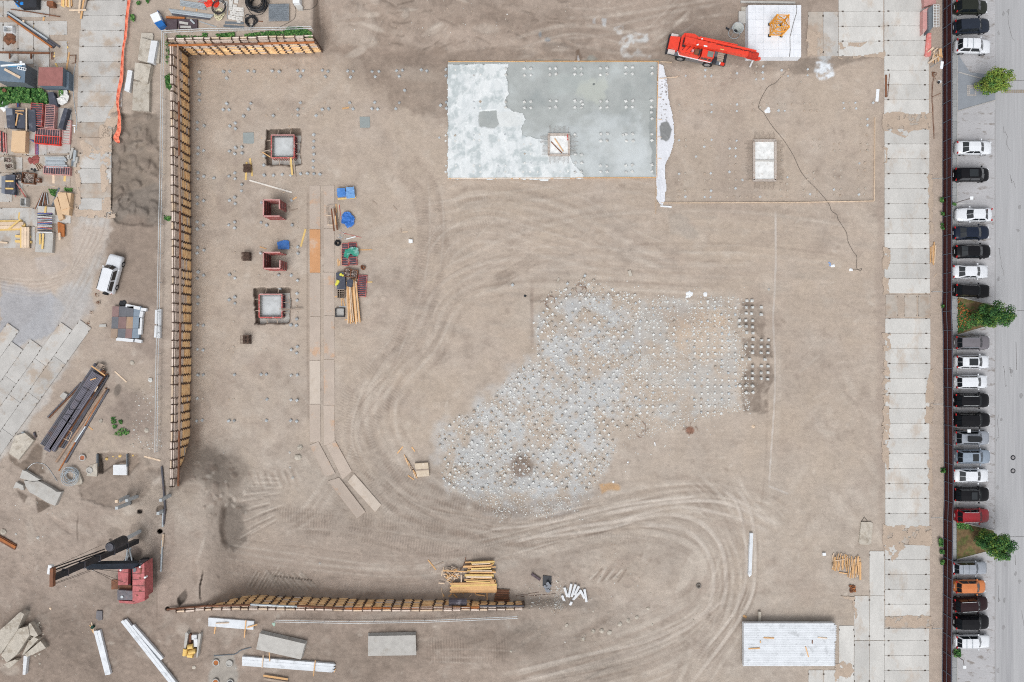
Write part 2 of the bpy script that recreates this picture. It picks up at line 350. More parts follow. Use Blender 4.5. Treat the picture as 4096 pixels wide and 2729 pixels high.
G.mix(full,np.clip(n3*1.5+n2-.35,0,1)*.45,dark)
G.mix(full,np.clip(-n3*1.2+n1*.6-.25,0,1)*.5,light)
for k in range(900):
 x,y=R.uniform(0,3500),R.uniform(0,2729)
 if 780<x<1750 and 250<y<1650 and R.random()<.6:continue
 G.blob(x,y,R.uniform(4,16),R.uniform(3,9),R.uniform(0,180),tuple((dark,light,soil)[k%3]),R.uniform(.15,.45),.9,.5,dz=R.uniform(-.04,.05),ns=14)
# per-direction streaks of old wheel marks
a_=fbm(X*.25+Y*.04,Y*1.6-X*.2,34,301,4);zone=ss(720,820,Y)*ss(1500,1300,Y)*ss(1500,1700,X)
G.mix(full,np.clip(a_*1.6,0,1)*.3*zone,grey*.86)
D,S_,L_=tuple(dark),tuple(soil),tuple(light)
moist=tuple(np.array(c(140,126,113)));wetd=c(112,98,86)
# --- top band
for q in((1450,120,190,90,-10),(1900,60,260,70,10),(2250,110,260,60,5),(1620,215,160,45,12),(1500,320,130,60,30)):G.blob(*q,D,.5,1.0,.5)
G.poly([(1260,215),(1420,225),(1480,330),(1540,345),(1580,430),(1800,480),(1800,240),(2640,236),(2640,190),(1800,200),(1260,180)],D,.6,26,22)
G.poly([(1320,60),(1450,30),(1520,90),(1500,170),(1340,190)],L_,.25,40,20,dz=.25)
for k in range(24):
 x,y=R.uniform(1300,2250),R.uniform(0,200);a=R.uniform(-.6,.6);l=R.uniform(20,75)
 G.stroke([(x,y),(x+l*.5,y+l*a*.5+R.uniform(-8,8)),(x+l,y+l*a)],R.uniform(5,9),wetd,.5,1.2,dz=-.12,brk=.4)
for k in range(40):
 G.blob(R.uniform(1290,2300),R.uniform(-10,210),R.uniform(12,55),R.uniform(8,30),R.uniform(-30,30),D if R.random()<.6 else L_,R.uniform(.2,.5),.8,.5,dz=R.uniform(-.15,.2))
G.poly([(2690,0),(3000,0),(2990,240),(3060,262),(3220,290),(3230,0),(3560,0),(3236,10),(3236,250),(3060,300),(2960,262),(2700,265),(2620,240)],D,.55,26,14)
G.poly([(3050,262),(3110,270),(3170,300),(3250,298),(3420,250),(3540,215),(3540,225),(3240,228),(3060,240)],moist,.65,12,8)
G.blob(2440,130,60,45,20,c(214,216,214),.0)
G.poly([(2520,130),(2585,128),(2590,160),(2530,172),(2560,215),(2600,222),(2500,225),(2470,185),(2480,150)],c(216,216,212),.85,14,14,noise=.9,nsc=16)
G.poly([(2455,105),(2500,95),(2490,135),(2465,140)],c(214,214,210),.8,10,10,noise=.8,nsc=14)
G.poly([(2405,75),(2425,75),(2420,105),(2405,100)],c(212,216,216),.8,6,6);G.poly([(2370,78),(2380,75),(2378,98),(2370,96)],c(212,216,216),.7,6,6)
G.blob(2190,160,13,9,0,c(132,140,146),.8,.4);G.blob(2161,138,6,14,0,c(140,148,152),.7,.4)
G.poly([(3270,245),(3330,262),(3345,300),(3310,318),(3262,310),(3250,290)],c(236,240,242),.95,8,14,noise=.7,nsc=10)
G.poly([(3250,200),(3330,215),(3310,262),(3290,250)],c(200,204,204),.7,10,10,noise=.6)
G.poly([(2303,205),(2318,196),(2322,215),(2330,232),(2326,246),(2300,246),(2305,225)],c(120,100,84),.95,5,3);G.stroke([(2312,225),(2314,246)],6,c(225,230,232),.9)
for x,y in((2160,244),(2228,243),(2262,245),(2370,236),(2620,243),(2350,243)):G.blob(x,y,22,6,0,c(146,144,134),.9,.5)
G.blob(2365,232,16,12,0,c(158,156,146),.9,.5)
# --- west pit
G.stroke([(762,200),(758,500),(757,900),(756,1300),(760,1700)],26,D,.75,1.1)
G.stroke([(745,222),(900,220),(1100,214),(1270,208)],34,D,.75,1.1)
G.poly([(868,740),(905,700),(925,705),(900,760),(915,790),(950,830),(905,862),(870,835),(862,800)],tuple(soil),.55,8,10)
G.blob(945,655,9,14,0,tuple(soil),.5)
for q in((900,1500,60,40,0),(1030,1440,90,30,10),(880,1570,50,60,0),(1000,1460,60,30,30),(820,1650,60,60,0)):G.blob(*q,S_,.45,1,.6)
for k in range(46):
 G.blob(R.uniform(780,1700),R.uniform(240,1700),R.uniform(30,110),R.uniform(12,40),R.uniform(-60,60),S_ if R.random()<.5 else L_,R.uniform(.12,.3),1,.6)
G.stroke([(1232,740),(1230,1200),(1234,1700)],9,D,.4,1,tread=.4)
# excavated formwork pits
G.poly([(1067,520),(1203,516),(1205,560),(1200,600),(1205,656),(1160,662),(1070,660),(1062,590)],wetd,.75,4,5,dz=-.9)
G.poly([(1020,1155),(1160,1152),(1166,1200),(1160,1290),(1120,1296),(1022,1294),(1016,1220)],wetd,.8,4,6,dz=-.9)
G.blob(1285,872,30,40,0,D,.0)
for k in range(34):
 G.blob(R.uniform(1240,1330),R.uniform(760,1700),3,3,0,wetd,.5)
# --- bottom left of the pit: slumped bank, digger marks
G.poly([(748,1700),(800,1700),(810,1760),(790,1830),(770,1920),(700,1960),(690,1948)],D,.9,30,14)
G.poly([(760,1760),(900,1800),(1000,1870),(960,1950),(820,1960),(760,1900)],c(160,146,132),.7,30,22)
G.poly([(890,2030),(930,1990),(985,2010),(975,2080),(990,2160),(930,2210),(886,2150)],c(150,138,126),.8,22,12,dz=-.25)
G.stroke([(905,2000),(888,2070),(890,2140),(905,2200)],26,c(132,118,106),.8,1)  # shadow of the mound edge, painted into the soil as a dark band
for k in range(16):
 x0,y0=985+R.uniform(-25,40),2150-k*16+R.uniform(-4,4);l=R.uniform(60,150);t=math.radians(-32+k*2.4)
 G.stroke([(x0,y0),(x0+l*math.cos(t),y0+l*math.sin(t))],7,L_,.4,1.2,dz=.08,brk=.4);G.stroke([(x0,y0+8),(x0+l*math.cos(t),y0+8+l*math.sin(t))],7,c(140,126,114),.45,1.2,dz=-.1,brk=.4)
for k in range(18):
 x0,y0=990+k*16,2360-R.uniform(0,14);l=R.uniform(50,90);t=math.radians(-60 if k<7 else-118-k)
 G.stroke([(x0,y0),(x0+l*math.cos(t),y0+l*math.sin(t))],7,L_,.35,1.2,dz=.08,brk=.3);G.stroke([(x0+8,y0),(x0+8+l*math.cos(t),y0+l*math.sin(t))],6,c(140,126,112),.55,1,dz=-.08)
for k in range(14):
 x0,y0=1000+k*14,1885+R.uniform(-10,10);G.stroke([(x0,y0),(x0+22,y0+R.uniform(40,75))],7,L_ if k%2 else D,.35,1.2,dz=.05 if k%2 else-.06)
for k in range(13):
 x=1100+k*12;G.blob(x,2304+k*1.4,4,4,0,c(84,72,62),.9,.5,.1,dz=-.1)
G.stroke([(815,2272),(808,2310),(800,2350),(803,2398),(815,2408)],5,c(70,62,56),.95,.6,dz=-.4)
G.poly([(712,2395),(740,2355),(748,2380),(740,2405),(720,2425)],c(104,94,86),.8,8,4,dz=-.5)
for k in range(38):
 G.blob(R.uniform(760,1000),R.uniform(1850,2060),R.uniform(5,13),R.uniform(4,10),R.uniform(0,90),(D,L_,S_)[k%3],.6,.6,.5,dz=R.uniform(-.05,.12))
for k in range(60):
 G.blob(R.uniform(0,900),R.uniform(1500,2729),R.uniform(14,60),R.uniform(8,30),R.uniform(0,180),(D,L_,moist,S_)[k%4],R.uniform(.2,.5),.8,.6,dz=R.uniform(-.12,.12))
for k in range(40):
 G.blob(R.uniform(900,2600),R.uniform(2230,2729),R.uniform(20,90),R.uniform(8,26),R.uniform(-35,15),(D,L_,S_,grey*.92)[k%4]if k%4<3 else tuple(grey*.92),R.uniform(.2,.45),.9,.6,dz=R.uniform(-.1,.12))
G.poly([(2000,2550),(2090,2480),(2200,2510),(2200,2580),(2120,2600),(2040,2620),(1700,2600),(1500,2729),(1100,2729),(1100,2600),(1700,2500)],moist,.4,60,30)
# --- left yard
G.poly([(448,560),(480,455),(560,440),(632,470),(640,620),(650,760),(648,860),(600,900),(500,900),(442,850),(450,700)],c(142,128,114),.9,14,14,dz=-.25)
for k in range(70):
 G.blob(R.uniform(450,640),R.uniform(450,880),R.uniform(8,34),R.uniform(6,20),R.uniform(0,180),c(*((128,114,102),(158,142,128),(142,130,118))[k%3]),R.uniform(.3,.6),.9,.6,dz=R.uniform(-.1,.35))
G.poly([(312,846),(446,846),(436,960),(400,1060),(330,1230),(310,1400),(220,1540),(60,1790),(-60,1900),(-60,1440),(80,1340),(200,1200),(290,1060)],c(201,196,189),.8,26,16,noise=.3,nsc=60)
for k in range(8):G.stroke([(440-k*14,850),(400-k*12,1040),(300-k*12,1240),(160-k*12,1480),(40-k*12,1680)],7,S_ if k%2 else c(206,202,196),.35,1,brk=.5)
G.poly([(440,830),(520,760),(650,740),(648,900),(600,915),(470,900)],c(136,126,116),.7,24,14)
G.poly([(440,880),(560,870),(645,900),(640,1190),(590,1230),(480,1180),(400,1100),(420,980)],c(150,133,119),.85,44,24)
G.poly([(440,1180),(640,1200),(640,1400),(600,1430),(430,1300)],c(150,134,122),.6,30,18)
G.poly([(0,1130),(200,1150),(260,1240),(200,1330),(90,1380),(60,1450),(0,1480)],c(178,178,180),.85,16,18)
G.poly([(140,1030),(240,1020),(270,1060),(190,1100),(150,1080)],c(184,184,186),.8,16,14)
G.poly([(240,1160),(340,1130),(380,1240),(260,1330),(200,1300)],c(186,182,178),.6,30,20)
G.poly([(0,1030),(150,1030),(280,990),(320,900),(440,900),(410,1000),(300,1120),(180,1170),(0,1130)],c(196,180,165),.8,30,14)
for k in range(9):
 G.stroke([(430-k*9,880),(400-k*10,980),(300-k*6,1075+k*7),(150,1120+k*8),(-30,1105+k*6)],5,S_ if k%2 else L_,.4,1,brk=.5,dz=-.03)
G.poly([(380,1690),(470,1600),(470,1560),(560,1570),(630,1640),(620,1740),(470,1760),(440,1700)],c(156,140,128),.6,26,16)
G.blob(470,1560,14,26,20,c(104,96,88),.6)
G.poly([(395,1820),(550,1815),(575,1870),(650,1865),(655,1880),(560,2000),(430,2030),(330,1990),(305,1900),(390,1890)],c(150,134,120),.6,14,14,dz=-.15)
G.poly([(391,1817),(405,1817),(415,1860),(412,1893),(395,1893)],c(110,98,88),.8,6,3,dz=-.5);G.poly([(405,1816),(506,1814),(506,1850),(455,1860),(412,1895),(405,1860)],c(156,140,126),.7,6,4,dz=-.5)
G.poly([(506,1815),(548,1815),(556,1850),(516,1900),(508,1900)],c(158,140,124),.7,8,4,dz=-.35)
G.poly([(60,1960),(110,1985),(95,2010),(72,1990)],wetd,.8,8,8);G.poly([(140,1985),(185,2010),(200,2025),(150,2052),(145,2010)],wetd,.9,6,6)
G.poly([(30,1815),(60,1835),(90,1850),(150,1770),(172,1790),(160,1850),(180,1890),(130,1900),(40,1850)],c(124,108,94),.75,10,8)
for q in((640,2125,9,9),(560,2046,10,9),(519,2012,9,6)):G.blob(*q,0,c(52,46,42),.95,.3,.05,dz=-1.2 if q[0]==640 else-.3)
G.blob(645,2040,20,18,0,wetd,.75,.4,.2,dz=-.3);G.blob(457,2130,28,24,0,moist,.6);G.blob(442,2160,7,6,0,c(70,60,54),.8)
G.blob(555,2130,42,36,0,moist,.6);G.blob(540,2210,30,26,0,c(96,84,78),.7)
G.poly([(505,2225),(620,2225),(625,2420),(560,2440),(470,2430),(500,2330)],c(150,136,122),.7,12,8)
G.stroke([(313,2050),(309,2110),(311,2180)],5,wetd,.7);G.stroke([(624,2240),(626,2360),(630,2500)],4,wetd,.5)
G.blob(672,2434,9,9,0,c(60,52,48),.95,.4,.1,dz=-.5)
G.poly([(850,2620),(930,2625),(955,2700),(945,2740),(830,2740),(845,2690)],c(182,178,168),.6,14,10)
# --- rubble field dust
RF=[(2020,1300),(2090,1200),(2180,1130),(2330,1090),(2480,1140),(2700,1160),(2960,1170),(2990,1300),(3010,1500),(3000,1640),(2890,1660),(2760,1730),(2620,1740),(2480,1780),(2440,1850),(2400,1930),(2290,2030),(2200,2070),(2000,2060),(1840,2010),(1760,1930),(1745,1820),(1735,1740),(1780,1680),(1960,1560),(2070,1470),(2160,1400),(2150,1330)]
G.poly(RF,c(196,182,166),.6,50,20)
Q_,m_=G.poly([(2130,1290),(2240,1190),(2480,1200),(2560,1300),(2540,1460),(2520,1640),(2400,1690),(2440,1760),(2400,1900),(2280,2040),(2160,2065),(1990,2050),(1860,1990),(1770,1930),(1750,1720),(1900,1640),(2060,1480),(2160,1420)],c(200,202,201),.75,90,34,noise=.9,nsc=55)
G.poly([(2560,1200),(2960,1190),(2960,1620),(2700,1680),(2540,1640)],c(198,198,194),.5,30,20,noise=.95,nsc=60)
G.poly([(2700,1290),(2900,1230),(2930,1420),(2820,1450),(2700,1400)],c(212,186,158),.55,40,20,noise=.5)
for q in([(2985,1195),(3050,1215),(3070,1300),(3055,1350),(2985,1320),(2955,1260)],[(2985,1365),(3080,1350),(3095,1430),(3060,1436),(2985,1425),(2975,1390)],[(2990,1475),(3088,1470),(3095,1530),(3040,1600),(3080,1640),(2975,1650),(2960,1580),(2970,1510)]):G.poly(q,c(140,125,112),.85,12,16,dz=-.1,noise=.45,nsc=16)
G.blob(2085,1862,48,45,0,c(140,120,104),.85,.6,.3)
G.blob(2760,1722,18,16,0,c(140,90,66),.8);G.poly([(2400,1940),(2470,1935),(2480,1960),(2410,1972)],c(208,166,118),.8,12,8)
G.stroke([(2130,1110),(2128,1200),(2130,1340),(2125,1400)],12,S_,.7,.9,dz=-.1);G.poly([(2120,1195),(2165,1180),(2165,1208),(2122,1208)],D,.5,10,6,dz=-.1)
# --- wheel tracks
def fan(pts,n,wid,a=.55,w=7,cols=(L_,D),tr=.0,jit=.35):
 pts=[np.array(p,float)for p in pts]
 for k in range(n):
  o=(k/(max(n-1,1))-.5)*wid*R.uniform(1-jit,1+jit);q=[]
  for i,p in enumerate(pts):
   d=pts[min(i+1,len(pts)-1)]-pts[max(i-1,0)];d/=np.linalg.norm(d)+1e-9
   q.append((p[0]-d[1]*(o+R.uniform(-9,9)),p[1]+d[0]*(o+R.uniform(-9,9))))
  cc=cols[k%len(cols)];G.stroke(q,w*R.choice((.6,1,1.6,2.6)),cc,a*R.uniform(.3,.95),1.1,dz=-.035 if cc==D else .02,tread=max(tr*R.uniform(.5,1),.25 if R.random()<.3 else 0),brk=.6)
loop1=[(2900,1100),(2500,1080),(2200,1075),(1950,1090),(1780,1180),(1690,1350),(1560,1500),(1500,1640),(1540,1800),(1650,1950),(1850,2060),(2060,2110),(2300,2090),(2560,2030),(2800,2010),(3000,2060),(3120,2120)]
fan(loop1,17,190,.36)
fan([(1600,640),(1690,760),(1720,950),(1690,1150),(1640,1320),(1560,1480)],7,120,.4,16,(D,S_),tr=.8)
fan([(1560,1480),(1440,1620),(1400,1750),(1460,1880),(1600,1990),(1800,2070),(2050,2120),(2400,2090)],8,130,.45,15,(D,S_,L_),tr=.8)
fan([(1480,1860),(1640,2010),(1840,2060),(2100,2095)],3,60,.5,20,(D,),tr=1)
fan([(1450,1900),(1600,2060),(1900,2160),(2200,2190)],6,90,.4,14,(D,L_),tr=.6)
fan([(2100,2170),(2350,2110),(2600,2080),(2790,2140),(2870,2260),(2870,2400),(2800,2520),(2650,2620),(2400,2700),(2100,2760)],14,130,.6,9)
fan([(1900,2190),(2150,2130),(2400,2050),(2700,1990),(2900,1990),(3060,2040),(3140,2100)],9,90,.6,8)
fan([(2760,1930),(2850,2020),(2920,2150),(2960,2300),(2930,2480),(2860,2600),(2760,2760)],9,110,.6,9)
for pts,ww in(([(2400,2060),(2650,2015),(2850,2005),(3000,2050),(3130,2110)],14),([(2380,2110),(2600,2060),(2780,2080),(2880,2180),(2905,2330),(2880,2450)],16),([(2560,2100),(2740,2120),(2840,2230),(2850,2380),(2810,2480)],15),([(2450,2090),(2700,2030),(2900,2060),(3080,2130)],12),([(2955,1960),(3005,2060),(3020,2250),(3000,2400),(2900,2560),(2760,2740)],14),([(2920,1960),(2970,2090),(2985,2300),(2930,2460),(2800,2620)],12),([(2890,2400),(2700,2540),(2400,2650),(2100,2720)],16),([(2840,2440),(2600,2560),(2300,2630),(2050,2690)],13),([(2050,2170),(2300,2110),(2600,2070)],14),([(2150,2150),(2400,2120),(2550,2080)],12),([(2880,1950),(2960,2010),(3060,2060)],12),([(1950,2120),(2200,2090),(2500,2020),(2800,1985)],11)):
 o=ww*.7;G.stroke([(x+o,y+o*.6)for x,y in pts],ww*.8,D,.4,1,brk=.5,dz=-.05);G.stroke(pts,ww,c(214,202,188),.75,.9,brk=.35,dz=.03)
for pts in([(1690,700),(1700,850),(1690,1050),(1640,1250),(1560,1450)],[(1745,760),(1755,900),(1740,1080)],[(1450,1480),(1400,1650),(1390,1760),(1440,1870),(1560,1960)],[(1480,1860),(1640,2010),(1860,2065),(2100,2085),(2350,2060)],[(1380,2100),(1600,2130),(1850,2170)],[(1080,2040),(1250,2045),(1400,2060)],[(1150,2110),(1300,2112)],[(1690,2595),(1850,2592),(2050,2600)],[(1680,2625),(1950,2625)],[(2150,2170),(2400,2140),(2600,2150)],[(2850,2420),(2820,2560),(2780,2700)],[(1820,810),(2000,790),(2200,800)],[(1980,860),(1900,930),(1850,1000)],[(1150,1530),(1240,1640)],[(1700,2640),(1900,2650)]):
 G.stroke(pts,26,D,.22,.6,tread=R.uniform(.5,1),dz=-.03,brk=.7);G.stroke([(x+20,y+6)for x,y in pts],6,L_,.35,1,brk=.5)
fan([(2940,1900),(3000,2000),(3080,2080),(3150,2110)],3,30,.7,12,(L_,))
fan([(2900,2050),(2970,2200),(2990,2350),(2950,2450)],5,60,.5,8)
fan([(2050,2700),(2400,2600),(2700,2480),(2820,2380),(2880,2200)],8,120,.55,10,(D,L_,S_))
fan([(2000,2750),(2500,2640),(2760,2560),(2700,2760)],7,120,.4,12,(D,L_))
fan([(1800,830),(1900,780),(2100,800),(2300,860),(2500,980),(2700,1060)],6,120,.4,8)
fan([(1700,900),(1900,860),(2200,830),(2450,800),(2640,830)],7,160,.4,9,tr=.4)
fan([(1820,1100),(2050,1000),(2300,930),(2600,900),(3000,900),(3400,950)],8,180,.35,10,(D,L_),tr=.3)
fan([(1950,1130),(2080,1060),(2160,1010)],5,60,.6,10,(D,tuple(dark*.9)))
fan([(1730,1050),(1800,950),(1950,900),(2200,960),(2500,1030),(3000,1040)],7,140,.4,9)
fan([(2700,900),(2800,960),(2770,1000)],5,60,.35,14,(S_,L_));G.poly([(2680,860),(2720,850),(2800,940),(2770,960),(2680,930)],tuple(grey*.93),.5,14,10)
fan([(1400,1750),(1350,1900),(1250,2050),(1150,2120)],6,90,.45,13,(D,L_),tr=.7)
fan([(1100,2070),(1300,2080),(1600,2110),(1900,2140)],4,70,.45,15,(D,),tr=1)
fan([(1200,2110),(1400,2130),(1700,2200),(2000,2210)],4,70,.4,15,(D,S_),tr=.9)
fan([(900,2210),(1200,2250),(1600,2290),(1900,2250)],8,120,.45,8,(D,L_))
fan([(1690,2600),(1850,2596),(2050,2600)],3,60,.5,18,(D,),tr=1);fan([(1500,2608),(1700,2600)],2,30,.4,16,(D,),tr=1)
fan([(2250,100),(2450,90),(2700,40),(2900,10)],8,110,.45,8);fan([(2050,210),(2300,150),(2600,190),(2800,90)],8,120,.35,9,(D,L_))
fan([(2600,160),(2680,90),(2760,20)],6,70,.5,9);fan([(1500,230),(1800,220),(2100,205),(2600,225)],5,40,.4,9,(D,tuple(dark*.93)))
fan([(3100,1350),(3090,1600),(3075,1850),(3060,2040)],2,50,.3,8)
for k in range(26):
 x,y=R.uniform(3150,3520),R.uniform(1300,2200);fan([(x,y),(x+R.uniform(-70,70),y+R.uniform(-120,120))],2,30,.3,10,(D,L_),tr=.3)
for k in range(30):
 G.blob(R.uniform(2650,3530),R.uniform(860,2600),R.uniform(30,120),R.uniform(15,50),R.uniform(-60,60),S_ if k%3 else L_,R.uniform(.15,.35),1,.6)
G.poly([(2880,440),(2960,420),(3080,880),(2880,880),(2800,860),(2850,760)],S_,.3,40,20);G.blob(2600,500,80,30,-40,S_,.3)
G.poly([(2770,2205),(2830,2225),(2830,2300),(2800,2330),(2700,2400),(2720,2290)],L_,.4,14,10);G.stroke([(2790,2300),(2750,2360),(2680,2400)],26,D,.45,1)
for k in range(8):G.stroke([(2360+k*16,2330-R.uniform(0,20)),(2392+k*16,2290-R.uniform(0,20))],8,(L_,D)[k%2],.6,1,dz=.05)
# white chalk lines
for pts in([(3102,840),(3103,1100)],[(3103,1050),(3098,1180),(3093,1280),(3100,1450),(3098,1600),(3085,1800),(3076,1945)],[(3076,1945),(3150,1975)]):G.stroke(pts,5,c(226,220,212),.55,.8,brk=.3)
G.stroke([(3103,855),(3080,1940)],0.1,None)
# street side: sheets lie on top; keep the soil light beside the fence
G.poly([(3716,-60),(3772,-60),(3776,1300),(3768,2790),(3714,2790)],c(190,172,156),.6,10,6);G.stroke([(3741,290),(3728,340),(3730,420),(3737,560)],4,c(116,76,56),.7)
G.poly([(3535,-60),(3545,1200),(3540,2200),(3520,2200),(3505,1200),(3520,400)],S_,.5,22,14)
e1,e2,e3=fbm(X,Y,60,801,5),fbm(X,Y,20,811,4),fbm(X+30*n2,Y,9,821,2)
rg=np.clip(.55+.6*(1-ss(.30,.42,G.C[...,0])),0,1.1)
e4=np.tanh(4*(fbm(X+18*e2,Y+18*e2,85,881,5)-.12));G.C*=(1+(.10*e1+.13*e2+.10*e3-.045*e4)*rg)[...,None]
cr=np.exp(-(fbm(X+25*e1,Y+25*e2,42,831,4)/.035)**2)*np.clip(e1*2+.1,0,1)*np.clip(rough,0,1)
G.C*=(1-.22*cr)[...,None];G.Z-=.03*cr
G.Z+=(.05*e2+.03*e3)*np.clip(rough-.3,0,1)*(1-smooth_zone)
st=fbm(X*.35+30*e1,Y*1.5,13,841,3)*ss(700,760,Y)*(X>1350);G.C*=(1+.07*st)[...,None]
big=fbm(X,Y,300,861,3)+.6*fbm(X,Y,110,871,4);wz=.5+.7*ss(1750,2100,Y)*(1-ss(2600,3300,X))+.6*ss(250,120,Y)*(X>1300)+.5*(X<700)
G.C*=(1-np.clip(big*.9+.05,0,1)*.16*wz)[...,None]
G.C*=np.array([.89,.912,.955])
out_=np.clip(np.maximum(np.abs(G.X-X),np.abs(G.Y-Y))/60,0,1)
G.mix(full,out_,G.C[50:-50,50:-50].mean((0,1)))
zl=G.Z.copy()
def zg(x,y):
 j=min(max(np.searchsorted(G.xs,x)-1,0),len(G.xs)-2);i=min(max(np.searchsorted(G.ys,y)-1,0),len(G.ys)-2)
 a,b=(x-G.xs[j])/(G.xs[j+1]-G.xs[j]),(y-G.ys[i])/(G.ys[i+1]-G.ys[i])
 return float((zl[i,j]*(1-a)+zl[i,j+1]*a)*(1-b)+(zl[i+1,j]*(1-a)+zl[i+1,j+1]*a)*b)
gm=M('ground_soil',(0,0,0),rough=.95,var=.05,scale=1.7,fine=.06,attr=True,rnd=0,bump=.07,bscale=2.5)
t=gm.node_tree;N=t.nodes;L=t.links
ta=N.new('ShaderNodeAttribute');ta.attribute_name='tread';ua=N.new('ShaderNodeAttribute');ua.attribute_name='along'
m1=N.new('ShaderNodeMath');m1.operation='MULTIPLY';m1.inputs[1].default_value=17.0;L.new(ua.outputs['Fac'],m1.inputs[0])
m2=N.new('ShaderNodeMath');m2.operation='SINE';L.new(m1.outputs[0],m2.inputs[0])
m3=N.new('ShaderNodeMath');m3.operation='MULTIPLY';L.new(m2.outputs[0],m3.inputs[0]);L.new(ta.outputs['Fac'],m3.inputs[1])
m4=N.new('ShaderNodeMath');m4.operation='MULTIPLY_ADD';m4.inputs[1].default_value=.12;m4.inputs[2].default_value=1;L.new(m3.outputs[0],m4.inputs[0])
bs=N['Principled BSDF'];src=bs.inputs['Base Color'].links[0].from_socket
v=N.new('ShaderNodeVectorMath');v.operation='SCALE';L.new(src,v.inputs[0]);L.new(m4.outputs[0],v.inputs['Scale']);L.new(v.outputs[0],bs.inputs['Base Color'])
G.build('ground',gm,kind='structure')
# ------------------------------------------------------------------ slab roads, pad, street
TR=(0,0,1)
def zoom(ox=0,oy=0,s=1.0):
 global TR;TR=(ox,oy,s)
def q(x,y):return(TR[0]+x/TR[2],TR[1]+y/TR[2])
def pq(x,y,z=None):
 a=q(x,y);return P(a[0],a[1],zg(*a)if z is None else z)
def slab_mesh(name,mat,notch='x'):
 if(name,mat.name,notch)in UNIT:return UNIT[(name,mat.name,notch)]
 b=MB();cx,cy=(.012,.035)if notch=='x' else(.035,.012)
 b.prism([(-.5+cx,-.5),(.5-cx,-.5),(.5,-.5+cy),(.5,.5-cy),(.5-cx,.5),(-.5+cx,.5),(-.5,.5-cy),(-.5,-.5+cy)],-.5,.5)
 for sx in(-.41,.41):
  for sy in(-.485,.485):
   x,y=(sx,sy)if notch=='x' else(sy,sx)
   b.box(x,y,.5,.045 if notch=='x' else .05,.05 if notch=='x' else .045,.02,0,1)
 me=bpy.data.meshes.new(name);me.from_pydata(b.v,[],b.f);me.materials.append(mat);me.materials.append(pocket);me.polygons.foreach_set('material_index',b.m);UNIT[(name,mat.name,notch)]=me
 return me
def slab(parent,x0,y0,x1,y1,mat,z=.06,notch='x',rz=0,name='slab',th=.14,tilt=0):
 o=bpy.data.objects.new(name,slab_mesh(name,mat,notch));COL.objects.link(o);o.parent=parent
 a,b=P(x0,y0,z),P(x1,y1,z);o.location=((a.x+b.x)/2,(a.y+b.y)/2,z-th/2+R.uniform(-.006,.006))
 g=.035;o.scale=(abs(b.x-a.x)-g,abs(b.y-a.y)-g,th);o.rotation_euler=(tilt,R.uniform(-.002,.002),rz+R.uniform(-.002,.002));return o
road=struct('slab_road')
ys_=[-74,-14.5,45,103.5,162.5,221.6,281.3,339.5,399,458]
for a,b in zip(ys_,ys_[1:]):slab(road,3537,a,3716,b,conc_road)
slab(road,3627,459,3717,512,conc_dirty,.03)
ys_=[516,576,635,695,755,815,874.5,935,995,1055,1115,1174]
for a,b in zip(ys_,ys_[1:]):slab(road,3538,a,3718+(a>1000)*2,b,conc_road)
for a,b in((3543,3591),(3618,3667),(3673,3722)):slab(road,a,1179,b,1270,conc_dirty,.05,'y')
ys_=[1274,1334,1394,1454,1514,1574.5,1634,1694,1754,1814,1875,1935,1994,2054,2113]
for a,b in zip(ys_,ys_[1:]):slab(road,3541,a,3722 if a<1500 else 3718,b,conc_road)
slab(road,3630,2124,3720,2169,conc_dirty,.03);slab(road,3541,2115,3626,2175,conc_dirty,.02)
ys_=[2180,2239,2298,2358,2417.5,2466]
for a,b in zip(ys_,ys_[1:]):slab(road,3540,a,3720,b,conc_road)
slab(road,3539,2468,3722,2512,conc_dirty,.05)
ys_=[2514,2563,2623,2682,2742,2802]
for a,b in zip(ys_,ys_[1:]):slab(road,3538,a,3717,b,conc_road)
for a in(3232,3293):slab(road,a,47,a+60,225,conc_dirty if a<3250 else conc_yard,.05,'y')
for a,b in((-14,46),(46,106),(106,165),(165,225)):slab(road,3354,a,3534,b,conc_road)
slab(road,3354,-74,3534,-15,conc_road)
for x,y in((3478,2205),(3417,2384),(3478,2384),(3356,2503),(3417,2563),(3478,2563),(3356,2682),(3234,2681),(3295,2681),(3417,2742),(3478,2742)):slab(road,x,y,x+60,y+178,conc_road,.06,'y')
# left slab road, old ground level
lroad=struct('yard_slab_road',(0,0,0))
yy=[-60,3,62,122,186,247,307,368,427,489,551,613,674,734,793,853]
for i,(a,b)in enumerate(zip(yy,yy[1:])):
 m=(a+b)/2;xl=np.interp(m,[0,120,250,430,600,850],[338,318,314,309,308,316]);xr=np.interp(m,[-30,60,120,250,420,500,620,850],[512,506,497,492,487,448,446,442])
 slab(lroad,xl,a,xr,b,conc_yard if i not in(9,10,13)else conc_dirty,4.1+R.uniform(-.01,.015),tilt=.004,rz=R.uniform(-.01,.01))
zoom(0,0,3.357)
for x0,y0,x1,y1 in((45,10,660,230),(455,280,660,700),(245,280,450,690),(45,300,240,690),(455,705,660,900),(245,705,450,860),(-160,300,40,690),(735,550,900,850),(610,280,900,470),(430,905,516,1150),(-160,10,40,230),(-160,700,240,830)):
 a,b=q(x0,y0),q(x1,y1);slab(lroad,a[0],a[1],b[0],b[1],conc_yard,4.08+R.uniform(-.01,.01),'y' if y1-y0>x1-x0 else 'x')
zoom(0,400,3.357)
